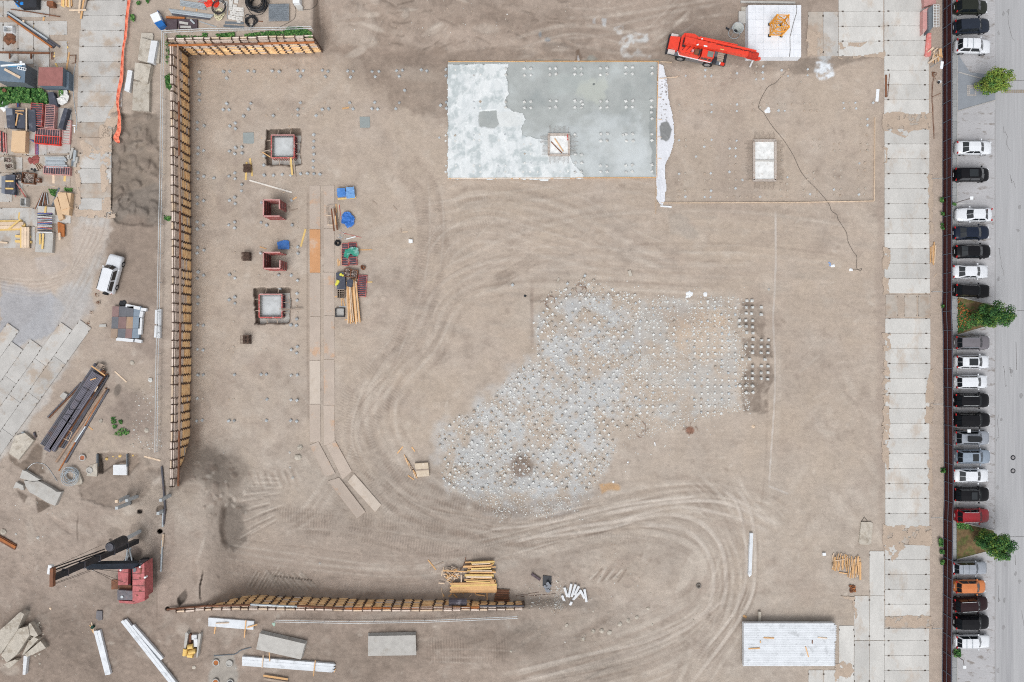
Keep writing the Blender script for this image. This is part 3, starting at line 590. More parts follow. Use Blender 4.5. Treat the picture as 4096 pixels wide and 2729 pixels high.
for x0,y0,x1,y1 in((60,110,960,380),(95,380,320,740),(325,380,630,740),(635,380,945,720),(-200,380,90,740),(-20,765,300,975),(315,745,940,950),(315,955,940,1160),(-20,980,305,1190),(-200,1195,160,1370),(-30,1450,500,1700),(500,1450,950,1660),(-200,1700,470,1990)):
 a,b=q(x0,y0),q(x1,y1);slab(lroad,a[0],a[1],b[0],b[1],conc_yard if R.random()<.7 else conc_dirty,4.07+R.uniform(-.01,.01))
# angled slabs at lower left
ang=math.atan2(685,490);u=np.array([-math.cos(ang),math.sin(ang)]);v=np.array([math.sin(ang),math.cos(ang)])
zoom(0,1300,3.357);o0=np.array(q(490,90))
for j in range(-4,6):
 for i in range(-2,4):
  ctr=o0+u*((i+.5)*178+(90 if j%2 else 38))+v*((j+.5)*57-114)
  if ctr[0]<-60 or ctr[1]<1318+max(0,120-ctr[0])*.4 or ctr[0]>330 or ctr[0]+(ctr[1]-1300)*.74>358:continue
  o=bpy.data.objects.new('slab',slab_mesh('slab',conc_yard));COL.objects.link(o);o.parent=lroad
  p=P(ctr[0],ctr[1],4.06);o.location=p;o.scale=(178/30*.957-.04,57/30*.957-.04,.14);o.rotation_euler=(0,0,math.atan2(-u[1],u[0]))
# steel plates across the pit
plates=struct('plate_road')
def quad(parent,name,pts,z,th,mat,wob=0,**k):
 ps=[P(x,y,z)for x,y in pts];return MB().prism([(p.x,p.y)for p in ps],z-th,z).build(name,mat,parent,**k)
for k,(a,b)in enumerate(((742,916),(918,1091),(1093,1266),(1268,1441),(1443,1616),(1618,1768))):
 quad(plates,'steel_plate',[(1238,a),(1281,a),(1281+(k>4)*1,b),(1239,b)],.05+.01*(k%2),.03,(plate_m,M('rusted_plate',c(202,152,110),var=.12,scale=.5,stain=c(184,172,160),sa=.6,ss_=.5,rough=.7),plate_m,plate_m,M('light_plate',c(206,194,182),var=.05,stain=c(186,170,154),sa=.6,ss_=.5),plate_m)[k])
for a,b in((742,914),(916,1088),(1090,1262),(1264,1437),(1440,1620),(1622,1780)):
 quad(plates,'steel_plate',[(1294,a),(1337,a),(1339,b),(1296,b)],.05,.03,plate_m)
zoom(1200,1700,2.941)
for pts in([(115,240),(215,197),(415,570),(300,610)],[(308,243),(415,190),(610,545),(500,640)],[(330,660),(460,620),(770,1025),(670,1100)],[(560,670),(635,575),(955,940),(885,1027)]):
 w4=[q(*p)for p in pts];zz4=[zg(*p)+.1 for p in w4];MB().prism([tuple(P(*p,z_))[:2]for p,z_ in zip(w4,zz4)],min(zz4)-.15,0,0,zz4).build('steel_plate',plate_m if pts[0][0]!=560 else MATS['light_plate'],plates)
# sand spilt over the slabs
def spill(pts,z,base=(188,171,155),thr=-.25,step=2.5):
 global xx_,yy_
 P_=np.array(pts,float);g=Grid(np.arange(P_[:,0].min()-8,P_[:,0].max()+8,step),np.arange(P_[:,1].min()-8,P_[:,1].max()+8,step));n,m=noisy(g,c(*base,.86),.07,30,620)
 xx_=g.X+10*fbm(g.X,g.Y,26,631,4);yy_=g.Y+10*fbm(g.X,g.Y,26,641,4);g.Z=z+.012*n;g.build('spilt_sand',gm,keep=inside(g,[tuple(p)for p in pts])&(fbm(g.X,g.Y,22,651,4)>thr),kind='stuff')
fl=(slice(None),slice(None))
def noisy(G_,base,amt=.08,s=60,seed=400):
 n=fbm(G_.X,G_.Y,s,seed,5);m=fbm(G_.X,G_.Y,s/4,seed+20,4);G_.C[:]=np.array(base)*(1+amt*n*1.6+amt*.5*m)[...,None];return n,m
inside=lambda G_,pts,wp=5,ns=16:(lambda P_:__import__('functools').reduce(lambda a,i:a^(((P_[i][1]>yy_)!=(P_[(i+1)%len(P_)][1]>yy_))&(xx_<(P_[(i+1)%len(P_)][0]-P_[i][0])*(yy_-P_[i][1])/(P_[(i+1)%len(P_)][1]-P_[i][1]+1e-9)+P_[i][0])),range(len(P_)),np.zeros(xx_.shape,bool)))(pts)
for pts in([(3530,450),(3725,452),(3724,520),(3650,518),(3625,548),(3600,545),(3570,528),(3530,524)],[(3530,585),(3546,590),(3544,650),(3530,655)],[(3530,985),(3556,1000),(3560,1040),(3546,1080),(3530,1090)],[(3530,1110),(3552,1120),(3550,1176),(3530,1180)],[(3530,1330),(3562,1336),(3562,1390),(3548,1400),(3530,1400)],[(3530,1440),(3550,1450),(3560,1500),(3560,1700),(3530,1704)],[(3530,1700),(3556,1704),(3552,1880),(3530,1880)],[(3716,1480),(3730,1480),(3730,1700),(3700,1690),(3702,1560)],[(3708,1800),(3730,1790),(3730,1960),(3712,1960)],[(3712,700),(3730,690),(3730,930),(3714,940)],[(3530,2100),(3725,2104),(3725,2184),(3640,2180),(3600,2200),(3575,2250),(3550,2200),(3530,2190)],[(3538,2464),(3725,2462),(3725,2512),(3660,2508),(3538,2500)],[(3340,2660),(3400,2640),(3415,2690),(3370,2729),(3340,2729)],[(3354,166),(3470,166),(3440,190),(3400,185),(3360,200)],[(3225,110),(3280,130),(3290,215),(3226,230)],[(3480,218),(3540,205),(3540,232),(3350,232),(3360,222)],[(3356,2386),(3420,2384),(3424,2470),(3417,2480),(3410,2400)]):spill(pts,.075)
for pts in([(460,400),(484,404),(482,470),(444,540),(400,560),(420,480)],[(400,500),(442,500),(440,700),(438,870),(412,870),(400,640)],[(300,600),(322,620),(320,860),(300,860)],[(300,838),(460,838),(460,870),(300,870)],[(318,560),(400,600),(380,640),(330,620)]):spill(pts,4.125,(196,178,161),-.12)
# street: road, parking bays, pavement, islands
def strip(name,pts,z,mat,kind='structure',th=.02):
 ps=[P(x,y,z)for x,y in pts];return MB().prism([(p.x,p.y)for p in ps],z-th,z).build(name,mat,None,kind=kind)
asph=M('road_asphalt',c(178,179,182),var=.05,scale=.2,stain=c(158,159,163),sa=.75,ss_=.22,stretch=(1.5,.05,1),fine=.07)
bay_m=M('bay_asphalt',c(178,178,181),var=.08,scale=.6,stain=c(122,114,108),sa=.8,ss_=1.2,st=.545,fine=.07,stretch=(.55,1.2,1))
pave_m=M('pavement_blocks',c(160,163,165),var=.08,scale=1.5)
strip('road',[(3981,-600),(5600,-600),(5600,3400),(3981,3400)],.05,asph)
strip('parking_bays',[(3830,-600),(3980.6,-600),(3980.6,3400),(3830,3400)],.046,bay_m)
pav=struct('pavement')
for k in range(-2,96):slab_y=k*29.5;ubox('paving_strip',pave_m,pav,P(3813.5,slab_y,.05)-Vector((0,0,.02)),(1.02,.96,.14),R.uniform(-.004,.004))
quad(pav,'kerb',[(3828,-600),(3831,-600),(3831,3400),(3828,3400)],.14,.16,kerb_m)
quad(pav,'kerb',[(3979.5,440),(3981.5,440),(3981.5,3400),(3979.5,3400)],.06,.05,M('joint_dark',c(140,138,138)))
soil_isl=M('island_soil',c(120,100,72),var=.35,scale=2.5,stain=c(96,104,58),sa=.9,ss_=1.1,st=.48)
blu=M('blue_grey_blocks',c(146,152,160),var=.05)
strip('paved_island',[(3831.5,217),(3880,290),(3980,300),(3980,402),(3831.5,444)],.16,blu,th=.12)
for kk,pts in enumerate(([(3831.5,1188),(3975,1222),(3975,1297),(3831.5,1339)],[(3827.5,2086),(3975,2122),(3978,2200),(3827.5,2237)])):
 strip('planted_island',pts,.17,soil_isl,th=.14)
for a,b in(((3831,1187),(3978,1222)),((3830,1340),(3978,1296)),((3826,2085),(3979,2122)),((3827,2238),(3979,2198)),((3831,445),(3981,402)),((3832,290),(3980,330))):
 k=MB().bar(P(*a,.12),P(*b,.12),.13,.22).build('kerb',kerb_m,pav)
jm=M('bar_joint',c(120,118,118))
def line_stuff(name,segs,wd,z,mat,kind='structure'):
 b=MB()
 for a,d in segs:b.bar(P(*a,z),P(*d,z),wd,.012)
 return b.build(name,mat,None,kind=kind)
line_stuff('road_joints',[((4068,1242),(4140,1246)),((4000,2148),(4140,2147)),((4064,1370),(4066,1480)),((4060,2220),(4062,2260)),((4030,322),(4140,324))],.06,.056,jm)
rk=random.Random(3)
for k in range(9):
 x,y=rk.uniform(3990,4090),rk.uniform(0,2700);pts=[(x,y)]
 for j in range(6):x+=rk.uniform(-6,12);y+=rk.uniform(10,34)*rk.choice((1,1,-.2));pts.append((x,y))
 line_stuff('road_crack',list(zip(pts,pts[1:])),.03,.057,jm)
for k in range(16):x,y=rk.uniform(3990,4090),rk.uniform(0,2700);MB().prism([tuple(P(x+rk.uniform(3,9)*math.cos(a/7*6.28),y+rk.uniform(4,14)*math.sin(a/7*6.28),.06))[:2]for a in range(7)],.05,.054).build('oil_stain',M('oil_stain',c(150,150,152),var=.1),None,kind='structure')
line_stuff('bay_markings',[((3832,y),(3905,y))for y in(815,1575,1865,2455)],.08,.052,M('worn_marking',c(196,196,196)))
gr=MB()
for k in range(9):gr.box(*P(4022+k*9,366,.055),.24,.42,.02)
gr.build('road_drain',M('drain_grate',c(150,140,128)),None,'paved drainage strip crossing the road below the first tree','drain')
for y,s_ in((1831,'upper'),(1884,'lower')):
 p=P(4052,y,.05);t=thing('manhole_cover','%s of the two round manhole covers set in the street'%s_,'manhole cover',p,'manhole covers in the street')
 LM().ring((0,0,.005),.27,.07,20,4).build('ring',black_s,t);LM().cyl(0,0,-.01,.2,.025,16).build('lid',M('lid_grey',c(150,148,150)),t)
# ------------------------------------------------------------------ concrete blinding pad with film
def noisy(G_,base,amt=.08,s=60,seed=400):
 n=fbm(G_.X,G_.Y,s,seed,5);m=fbm(G_.X,G_.Y,s/4,seed+20,4);G_.C[:]=np.array(base)*(1+amt*n*1.6+amt*.5*m)[...,None];return n,m
pm=M('pad_concrete',(0,0,0),rough=.55,var=.04,attr=True,rnd=0,bump=.006)
fm=M('white_film',(0,0,0),rough=.35,var=.03,scale=2,attr=True,rnd=0,spec=.4)
pad=Grid(np.arange(1793,2629,3.0),np.arange(248,713,3.0));n_,m_=noisy(pad,c(170,175,174),.13,90)
fl=(slice(None),slice(None))
pad.mix(fl,ss(2300,2500,pad.X+90*n_)*ss(480,640,pad.Y)*.6,c(206,212,214));pad.mix(fl,np.clip(n_*2-.2,0,1)*.5,c(196,204,206))
pad.mix(fl,np.clip(-n_*1.5-.2,0,1)*.4,c(150,160,162))
pad.poly([(2320,320),(2430,310),(2440,340),(2410,420),(2390,430),(2330,400),(2300,380)],c(190,195,186),.6,26,22);pad.poly([(2190,310),(2290,290),(2330,260),(2360,330),(2300,370),(2190,380)],c(176,184,182),.4,20,16)
pad.poly([(2080,520),(2300,470),(2560,460),(2600,540),(2560,690),(2200,710),(2060,690)],c(204,211,214),.6,60,40,noise=.6,nsc=60)
pad.poly([(2598,430),(2626,430),(2626,705),(2612,700),(2608,600),(2600,580)],c(148,154,154),.8,6,8)
pad.blob(2375,337,4,4,0,c(90,96,98),1,.4,0);pad.Z+=.12+.006*n_
pad.build('concrete_pad',pm,kind='structure')
inside=lambda G_,pts,wp=5,ns=16:(lambda P_:__import__('functools').reduce(lambda a,i:a^(((P_[i][1]>yy_)!=(P_[(i+1)%len(P_)][1]>yy_))&(xx_<(P_[(i+1)%len(P_)][0]-P_[i][0])*(yy_-P_[i][1])/(P_[(i+1)%len(P_)][1]-P_[i][1]+1e-9)+P_[i][0])),range(len(P_)),np.zeros(xx_.shape,bool)))(pts)
def film(name,pts,step,base,z0,amp,stretch,label,cat,mat,extra=None,wp=5,ns=16,group=None,zfollow=False,pull=(0,0),kind=None):
 global xx_,yy_
 P_=np.array(pts,float);g=Grid(np.arange(P_[:,0].min()-6,P_[:,0].max()+6,step),np.arange(P_[:,1].min()-6,P_[:,1].max()+6,step))
 xx_=g.X+wp*fbm(g.X,g.Y,ns,501,3);yy_=g.Y+wp*fbm(g.X,g.Y,ns,511,3);k=inside(g,[tuple(p)for p in pts])
 n,m=noisy(g,base,.05,46,520);w1=fbm(g.X*stretch[0],g.Y*stretch[1],20,540,4);g.Z=z0+amp*(w1+.5*n)+0*g.X
 rdg=np.exp(-(fbm(g.X*stretch[0]+20*n,g.Y*stretch[1],34,560,3)/.05)**2);g.Z+=amp*.8*rdg
 if extra:extra(g,n,w1,rdg)
 return g.build(name,mat,keep=k,label=label,cat=cat,group=group,kind=kind)
def ex1(g,n,w1,rdg):
 g.mix(fl,np.clip(-w1*2.2+.1,0,1)*.5,c(196,204,207));g.mix(fl,np.clip(fbm(g.X,g.Y,30,580,5)*3-.1,0,1)*.75,c(178,188,190));g.mix(fl,rdg*.5,c(238,241,242))
 g.poly([(1918,445),(1990,440),(1998,500),(1978,512),(1918,505),(1914,470)],c(162,168,166),.9,8,6,dz=-.12);g.poly([(1942,470),(1965,470),(1968,498),(1940,498)],c(196,200,184),.8,6,4)
 g.poly([(1990,450),(2060,446),(2098,460),(2100,482),(2085,508),(1992,508)],c(214,218,218),.8,8,6,noise=.3)
film('white_film',[(1789,258),(2032,252),(2024,290),(2028,330),(2033,372),(2020,400),(2022,425),(2050,445),(2092,455),(2100,475),(2086,510),(2086,540),(2150,553),(2200,560),(2205,590),(2270,600),(2290,650),(2330,700),(2330,712),(2190,716),(1788,716),(1790,500)],3.0,c(222,227,229),.2,.035,(1.0,.5),'large white plastic film with frost grey creases covering the left part of the concrete pad','plastic film',fm,ex1)
def ex2(g,n,w1,rdg):
 g.mix(fl,rdg*.45,c(206,210,218));g.poly([(2645,490),(2668,482),(2680,505),(2690,520),(2685,548),(2665,565),(2648,560),(2642,525)],c(128,130,130),.95,5,8)
 for k in range(40):g.blob(R.uniform(2640,2668),R.uniform(310,490),R.uniform(2,4),R.uniform(1,2.5),R.uniform(0,90),c(120,108,98),.8)
film('folded_film',[(2630,254),(2650,260),(2665,310),(2672,390),(2684,440),(2694,500),(2695,560),(2680,620),(2662,650),(2658,700),(2664,740),(2658,800),(2650,820),(2640,818),(2626,795),(2624,700),(2626,500),(2628,400)],2.5,c(224,227,234),.22,.06,(1.2,.25),'long strip of folded white film with a grey concrete spill lying along the pad edge','plastic film',fm,ex2,wp=3)
film('film_flap',[(2155,712),(2196,711),(2190,724),(2160,723)],2.5,c(232,236,238),.1,.03,(1,1),'small white film flap hanging over the lower pad edge','plastic film',fm,wp=2)
for(a,b,zz,lab)in(((1793,248),(2100,246.5),.12,'left upper edge'),((2102,246),(2636,246),.12,'right upper edge'),((1790,714),(2300,713),.12,'left lower edge'),((2302,712),(2624,711),.12,'right lower edge'),((2633,250),(2627,470),.2,'upper right side'),((2627,472),(2627,710),.2,'lower right side')):
 MB().bar(P(*a,zz),P(*b,zz),.06,.25).build('edge_board',wood,None,'thin timber edge board along the %s of the concrete pad'%lab,'board','edge boards of the pad')
for a,b,lab in(((2623,855),(2626,714),'upright edge board left of the sanded pile field'),((2626,812),(3180,810),'long orange edge board below the sanded pile field'),((3182,810),(3498,804),'thin grey edge board at the lower right of the sanded pile field'),((3497,802),(3499,470),'upright edge board right of the sanded pile field'),((2640,247),(2688,250),'short board stake at the upper right pad corner'),((2636,318),(2700,312),'plank crossing the folded film at its upper end'),((2700,312),(2712,304),'short plank end by the pile heads right of the folded film')):
 a2,b2=P(*a,zg(*a)+.1),P(*b,zg(*b)+.1);
 if 'crossing' in lab:a2.z=b2.z=.42
 MB().bar(a2,b2,.07 if 'plank' not in lab else .12,.2 if 'plank' not in lab else .04).build('edge_board',wood_p,None,lab,'board')
for k,y in enumerate((390,478,548,635)):
 MB().bar(P(2632,y,.4),P(2646,y+1,.4),.07,.05).build('brace_stake',wood_p,None,('uppermost','second','third','lowest')[k]+' of the short stakes bracing the right pad board','stake','stakes bracing the pad board')
# ------------------------------------------------------------------ dark red fence
def fx(y):return 3772+3*math.sin((y-1500)/330.)*(y>1200)+3*(1300<y<2000)
py=[42+75.3*k for k in range(-3,38)]
fence=thing('sheet_fence','long dark red corrugated fence on grey posts between the slab road and the parked cars','fence',P(3772,1364,.02))
for a,b in zip(py,py[1:]):
 p,r=P(fx(a),a,.03),P(fx(b),b,.03);d=(r-p);L_f=d.length;mb=MB();n=14
 nx,ny=d.y/L_f,-d.x/L_f;vs=[]
 for i in range(n+1):
  f=i/n;o=.02*(1 if i%2 else-1);x,y=p.x+d.x*f+nx*o,p.y+d.y*f+ny*o;vs+=[(x,y,.06),(x,y,2.0),(x+.012,y,2.0),(x+.012,y,.06)]
 for i in range(n):
  k=i*4;mb_f=[(k,k+4,k+5,k+1),(k+1,k+5,k+6,k+2),(k+3,k+2,k+6,k+7)];mb.f+=mb_f
 mb.v=vs;mb.m=[0]*len(mb.f);mb.build('fence_panel',fence_m,fence)
for k,a in enumerate(py):
 p=P(fx(a),a,.03);ubox('fence_post',fence_r,fence,(p.x-.06,p.y,1.03),(.07,.07,2.1))
 if k<len(py)-1:
  r=P(fx(py[k+1]),py[k+1],.03)
  for z in(.12,.98,1.96):MB().bar((p.x-.07,p.y,z),(r.x-.07,r.y,z),.06,.07).build('fence_rail',fence_r,fence)
for y,dx in((713,-46),(1165,-46),(1616,-40),(2071,-48),(2514,-44)):
 MB().bar(P(3772,y,1.7),P(3772+dx,y+(1 if y>1364 else 3),.02),.06,.06).build('brace',steel_g,fence)
# ------------------------------------------------------------------ timber shoring walls with steel soldier beams
def shoring(name,label,px_pts,nb,sgn,ztop,zbot,nindiv,zgrey,inward,post_out):
 """px_pts: survey points of the wall line at its top; boards run down to the pit floor."""
 tops=[P(x,y,zt)for(x,y),zt in zip(px_pts,ztop)]
 root=thing(name,label,'retaining wall',(tops[0].x,tops[0].y,0));cnt=0;rest=MB();rest.m=[]
 n=len(tops);inw=Vector((inward[0],inward[1],0));jit=[R.uniform(-.05,.12)for _ in range(n)]
 pm_=None
 for i in range(n):
  p=tops[i]+inw*(.20);zb_i=zbot[i]-.4;zt_i=ztop[i]+.55;lean=jit[i]
  # soldier beam: flanges, web, wedges at every board
  b=MB();ax=Vector((-inw.y,inw.x,0));hgt=zt_i-zb_i
  for o,wd,tk in((.1,.12,.025),(-.11,.16,.025)):
   q1=p+inw*o;b.bar((q1.x,q1.y,zb_i),(q1.x+inw.x*lean*-1,q1.y+inw.y*lean*-1,zt_i),wd if abs(inw.y)>.5 else tk,tk if abs(inw.y)>.5 else wd,up=(0,1,0))
  q1=p;b.bar((q1.x,q1.y,zb_i),(q1.x-inw.x*lean,q1.y-inw.y*lean,zt_i),.03 if abs(inw.y)>.5 else .2,.2 if abs(inw.y)>.5 else .03,up=(0,1,0))
  z=zbot[i]+.1
  while z<ztop[i]-.1:
   f=(z-zb_i)/hgt;s_=1 if int(z*10)%2 else-1;cc=p+inw*(.16-lean*f)+ax*s_*.1
   b.box(cc.x,cc.y,z,.15,.13,.09,R.uniform(-.4,.4));z+=.30
  b.build('soldier_beam',post_m,root)
  o=tops[i]-inw*.28;MB().bar((o.x+inw.x*R.uniform(0,.12),o.y+inw.y*R.uniform(0,.12),ztop[i]+.4),(o.x+inw.x*.42,o.y+inw.y*.42,ztop[i]+.4),.1,.1).build('tie_bar',post_m,root)
 for i in range(n-1):
  a,b_=tops[i]+inw*.2,tops[i+1]+inw*.2;z0=min(zbot[i],zbot[i+1])-.15;z1=max(ztop[i],ztop[i+1])+.28;h=.27;k=0;z=z1
  d=b_-a;rz=math.atan2(d.y,d.x);ln=math.hypot(d.x,d.y)
  bulge=R.uniform(-.04,.12)
  co=(tops[i]+tops[i+1])/2-inw*R.uniform(.02,.1);ubox('upper_board',wood_w if R.random()<.6 else wood_p,root,(co.x,co.y,z1-.02),(ln-.12,.16,.22),rz)
  while z>z0:
   f=(z1-z)/max(z1-z0,.1);off=inw*(bulge*f+R.uniform(-.04,.05));grey_=f<zgrey+R.uniform(-.06,.1)
   lift=R.uniform(.0,.12)if k==0 else 0;ct=(a+b_)/2+off;ctz=z-h/2+lift
   mat=(wood_w if R.random()<.8 else wood_p)if grey_ else(wood_o if R.random()<.9 else wood_w)
   if cnt<nindiv:ubox('lagging_board',mat,root,(ct.x,ct.y,ctz+R.uniform(-.015,.015)),(ln-.1,.07,h-.025),rz+R.uniform(-.02,.02))
   else:rest.box(ct.x,ct.y,ctz-h/2,ln-.1,.07,h-.025,rz,{wood_w.name:0,wood_p.name:0,wood_o.name:1}[mat.name])
   cnt+=1;k+=1;z-=h
 if rest.f:rest.build('lower_lagging',[wood_w,wood_o],root,kind='stuff')
 return root,tops
# left wall
zoom(650,0,3.357)
lp=[]
for yz in(600,755,895,1020,1150,1240,1375,1500):lp.append(q(115,yz))
zoom(650,400,3.357);lp+=[q(125,y)for y in(265,370,515,650,760,880,1020,1155,1280,1385,1505)]
zoom(650,850,3.357);lp+=[q(140,y)for y in(135,235,370,460,600,760,870,968,1082,1222,1338,1482)]
zoom(650,1300,3.357);lp+=[q(135,y)for y in(85,208,315,445,560,680,800,980,1068,1197,1308,1425)]
zoom(650,1750,3.357);lp+=[q(118,y)for y in(55,155,300,412,550,655)]
lp=[(float(XT(y)),y)for _,y in lp]
zbl=[float(4*ss(1730,1960,y))for _,y in lp]
shoring('timber_shoring','tall timber lagging wall with dark steel soldier beams along the left side of the pit',lp,13,1,[4.0]*len(lp),zbl,300,.42,(1,0),0)
for k,(a,b)in enumerate(zip(range(0,len(lp)-1,6),list(range(6,len(lp),6))+[len(lp)-1])):
 (x0,y0),(x1,y1)=lp[a],lp[b];MB().tube([P(x0+6,y0-(3 if a else 0),4.3)+Vector((.55,0,0)),P(x1+6,y1,4.3)+Vector((.55,0,0))],.13,10).build('waler_pipe',rust if k%2 else M('brown_pipe',c(164,140,122),var=.12,stain=c(150,104,76),sa=.5),None,('first','second','third','fourth','fifth','sixth','seventh','eighth','ninth')[k]+' brown pipe from the upper end along the left timber wall','pipe','pipes along the left timber wall')
zoom(650,0,3.357)
tp=[q(x,525)for x in(85,190,318,425,570,665,785,945,1048,1155,1283,1435,1545,1640,1790,1910,2040)]
tp=[(x,float(YT(x)))for x,_ in tp]
shoring('timber_shoring','timber lagging wall with slanting steel soldier beams along the top of the pit',tp,13,1,[4.0]*len(tp),[0.0]*(len(tp)-1)+[.3],300,.42,(0,-1),0)
for k,(a,b)in enumerate(((0,5),(5,10),(10,16))):
 MB().tube([P(tp[a][0],tp[a][1]+4,4.3)+Vector((0,-.5,0)),P(tp[b][0],tp[b][1]+4,4.3)+Vector((0,-.5,0))],.14,10).build('waler_pipe',rust_b if k!=1 else rust,None,('left','middle','right')[k]+' rusty pipe lying along the top timber wall','pipe','pipes along the top timber wall')
zoom(650,2200,2.964)
bp=[q(x,700)for x in(180,283,400,515,600,718,828,940,1030,1145,1260,1355,1465,1585,1705,1815,1925,2030)]
zoom(1700,2200,3.136);bp+=[(x,2436)for x in(1375,1414,1452,1490,1530,1568,1606,1645,1680)]+[q(x,700)for x in(105,230,345,452,570,683,788,900,1010,1120,1228)]
bp=sorted(bp);bp=[p for i,p in enumerate(bp)if i==0 or p[0]-bp[i-1][0]>12];bp=[(x,float(YB(x)))for x,_ in bp]
def zpit(x):
 return min(float(4-1.0*ss(1700,2150,x))-.3,max(.45,float(4*ss(1730,1960,2380)*(1-ss(790,1030,x))+1.7*ss(900,1700,x)+.5*ss(800,1200,x)*(1-ss(1100,1700,x)))))
shoring('timber_shoring','low timber lagging wall with steel soldier beams along the bottom edge of the pit',bp,8,1,[float(zb_(x))for x,_ in bp],[zpit(x)for x,_ in bp],300,.06,(0,1),0)
for k,(x0,y0,x1,y1,m)in enumerate(((668,2438,828,2424,rust),(830,2424,1002,2421,rust),(1003,2418,1188,2427,steel_g),(1190,2424,1380,2434,rust),(1382,2434,1918,2430,rust_b),(1918,2424,2095,2424,steel_d))):
 MB().tube([P(x0,y0,zb_(x0)+.35),P(x1,y1,zb_(x1)+.35)],.13,10).build('waler_pipe',m,None,('leftmost brown pipe','second brown pipe','shiny grey pipe','long brown pipe right of the shiny one','longest rusty pipe','short dark pipe at the right end')[k]+' lying along the bottom timber wall','pipe','pipes along the bottom timber wall')
# guard rails
def guard(label,pts,zs,posts,mat=steel_p):
 p0=P(*pts[0],zs);r=thing('guard_railing',label,'railing',p0)
 for dz in(1.1,.55):
  MB().tube([P(*p,zs)+Vector((0,0,dz))for p in pts],.045,6).build('rail',mat,r)
 for f in posts:
  i=int(f);a,b=pts[i],pts[min(i+1,len(pts)-1)];t=f-i;x,y=a[0]+(b[0]-a[0])*t,a[1]+(b[1]-a[1])*t
  p=P(x,y,zs);MB().tube([p,p+Vector((0,0,1.12))],.035,6).build('railing_post',mat,r)
guard('long pale double-pipe guard railing running down the left edge of the pit',[(664,139),(660,400),(657,700),(652,900),(646,1250),(640,1500),(637,1805)],4.05,[k*.333 for k in range(19)])
guard('pale double-pipe guard railing above the top timber wall',[(664,138),(840,130),(1050,127),(1253,122)],4.05,[k*.3 for k in range(11)])
guard('pale double-pipe guard railing below the bottom timber wall',[(1108,2474),(1400,2480),(1700,2476),(2070,2460)],3.7,[k*.333 for k in range(10)])
# ------------------------------------------------------------------ concrete pile heads
pile_meshes={}
pile_w=M('pale_pile_concrete',c(212,214,213),var=.14,scale=3,stain=c(184,178,168),sa=.7,ss_=2,bump=.03,rnd=.1)
def pile_mesh(v,mat):
 if(v,mat.name)not in pile_meshes:
  rr=random.Random(100+v);b=MB();s_=.165;t=[(s_*a*rr.uniform(.86,1.05),s_*d*rr.uniform(.86,1.05),rr.uniform(-.05,.03))for a,d in((-1,-1),(1,-1),(1,1),(-1,1))]
  if v%4==1:t[rr.randrange(4)]=(t[0][0]*.45*0+rr.uniform(-.05,.05),rr.uniform(.02,.1),.0)
  m_=(0,0,.02+rr.uniform(-.02,.04));vs=[(s_*a,s_*d,-.6)for a,d in((-1,-1),(1,-1),(1,1),(-1,1))]+[(s_*a,s_*d,-.09)for a,d in((-1,-1),(1,-1),(1,1),(-1,1))]+t+[m_]
  fs=[(i,(i+1)%4,4+(i+1)%4,4+i)for i in range(4)]+[(4+i,4+(i+1)%4,8+(i+1)%4,8+i)for i in range(4)]+[(8+i,8+(i+1)%4,12)for i in range(4)]
  b.add(vs,fs)
  for a,d in((-.09,-.09),(.09,-.09),(.09,.09),(-.09,.09)):
   if rr.random()<.5:b.tube([(a,d,-.02),(a+rr.uniform(-.06,.06),d+rr.uniform(-.06,.06),rr.uniform(.05,.16))],.012,4,1)
  me=bpy.data.meshes.new('concrete_pile');me.from_pydata(b.v,[],b.f);me.materials.append(mat);me.materials.append(rebar_m);me.polygons.foreach_set('material_index',b.m);pile_meshes[(v,mat.name)]=me
 return pile_meshes[(v,mat.name)]
NP=0
restp=MB()
def pile(x,y,label,group,h=None,mat=None,rot=None,single=True):
 global NP
 h=R.uniform(.12,.3)if h is None else h;rot=math.radians(45+R.uniform(-22,22))if rot is None else rot+R.uniform(-.1,.1);z=zg(x,y)+h
 if 1793<x<2628 and 248<y<712:z=.12+h
 if single and NP<300:
  NP+=1;o=bpy.data.objects.new('concrete_pile',pile_mesh(R.randrange(8),mat or pile_m));COL.objects.link(o);o.location=P(x,y,z);o.rotation_euler=(0,0,rot);o.scale=(R.uniform(.9,1.12),R.uniform(.9,1.12),1)
  return tag(o,label,'pile head',group)
 p=P(x,y,z);k=R.uniform(.24,.33);restp.box(p.x,p.y,z-.5,k,k,.5-R.uniform(0,.04),rot,2 if(mat is pile_w and R.random()<.7)else 1 if(mat is pile_d or R.random()<.3)else 0,R.uniform(.8,1),R.uniform(.8,1))
ORD=('first second third fourth fifth sixth seventh eighth ninth tenth eleventh twelfth thirteenth fourteenth fifteenth sixteenth seventeenth eighteenth nineteenth twentieth').split();ORD+=['twenty-'+k for k in ORD[:9]]+['thirtieth']+['thirty-'+k for k in ORD[:9]]
def relabel(obs,base):
 obs=sorted([o for o in obs if o],key=lambda o:-o.location.y);rows=[]
 for o in obs:
  if rows and rows[-1][-1].location.y-o.location.y<.62:rows[-1].append(o)
  else:rows.append([o])
 for i,r in enumerate(rows):
  for j,o in enumerate(sorted(r,key=lambda o:o.location.x)):
   wh='only one' if len(r)==1 else ORD[j]+' from left'
   o['label']='%s, %s line from top, %s'%(base,ORD[i],wh)
def piles(zz,pts,label,group,base=None,**k):
 zoom(*zz);obs=[]
 for x,y in pts:a=q(x,y);obs.append(pile(a[0],a[1],label,group,**k))
 relabel(obs,base or label)
T1=[(487,965),(487,1058),(814,958),(897,955),(858,1047),(1143,950),(1226,953),(1466,945),(1560,955),(1810,945),(1886,945),(1848,1020),(2142,940),(2220,955),(2185,1025)]
piles((650,0,3.357),T1,'pile head below the top timber wall','pile heads below the top timber wall')
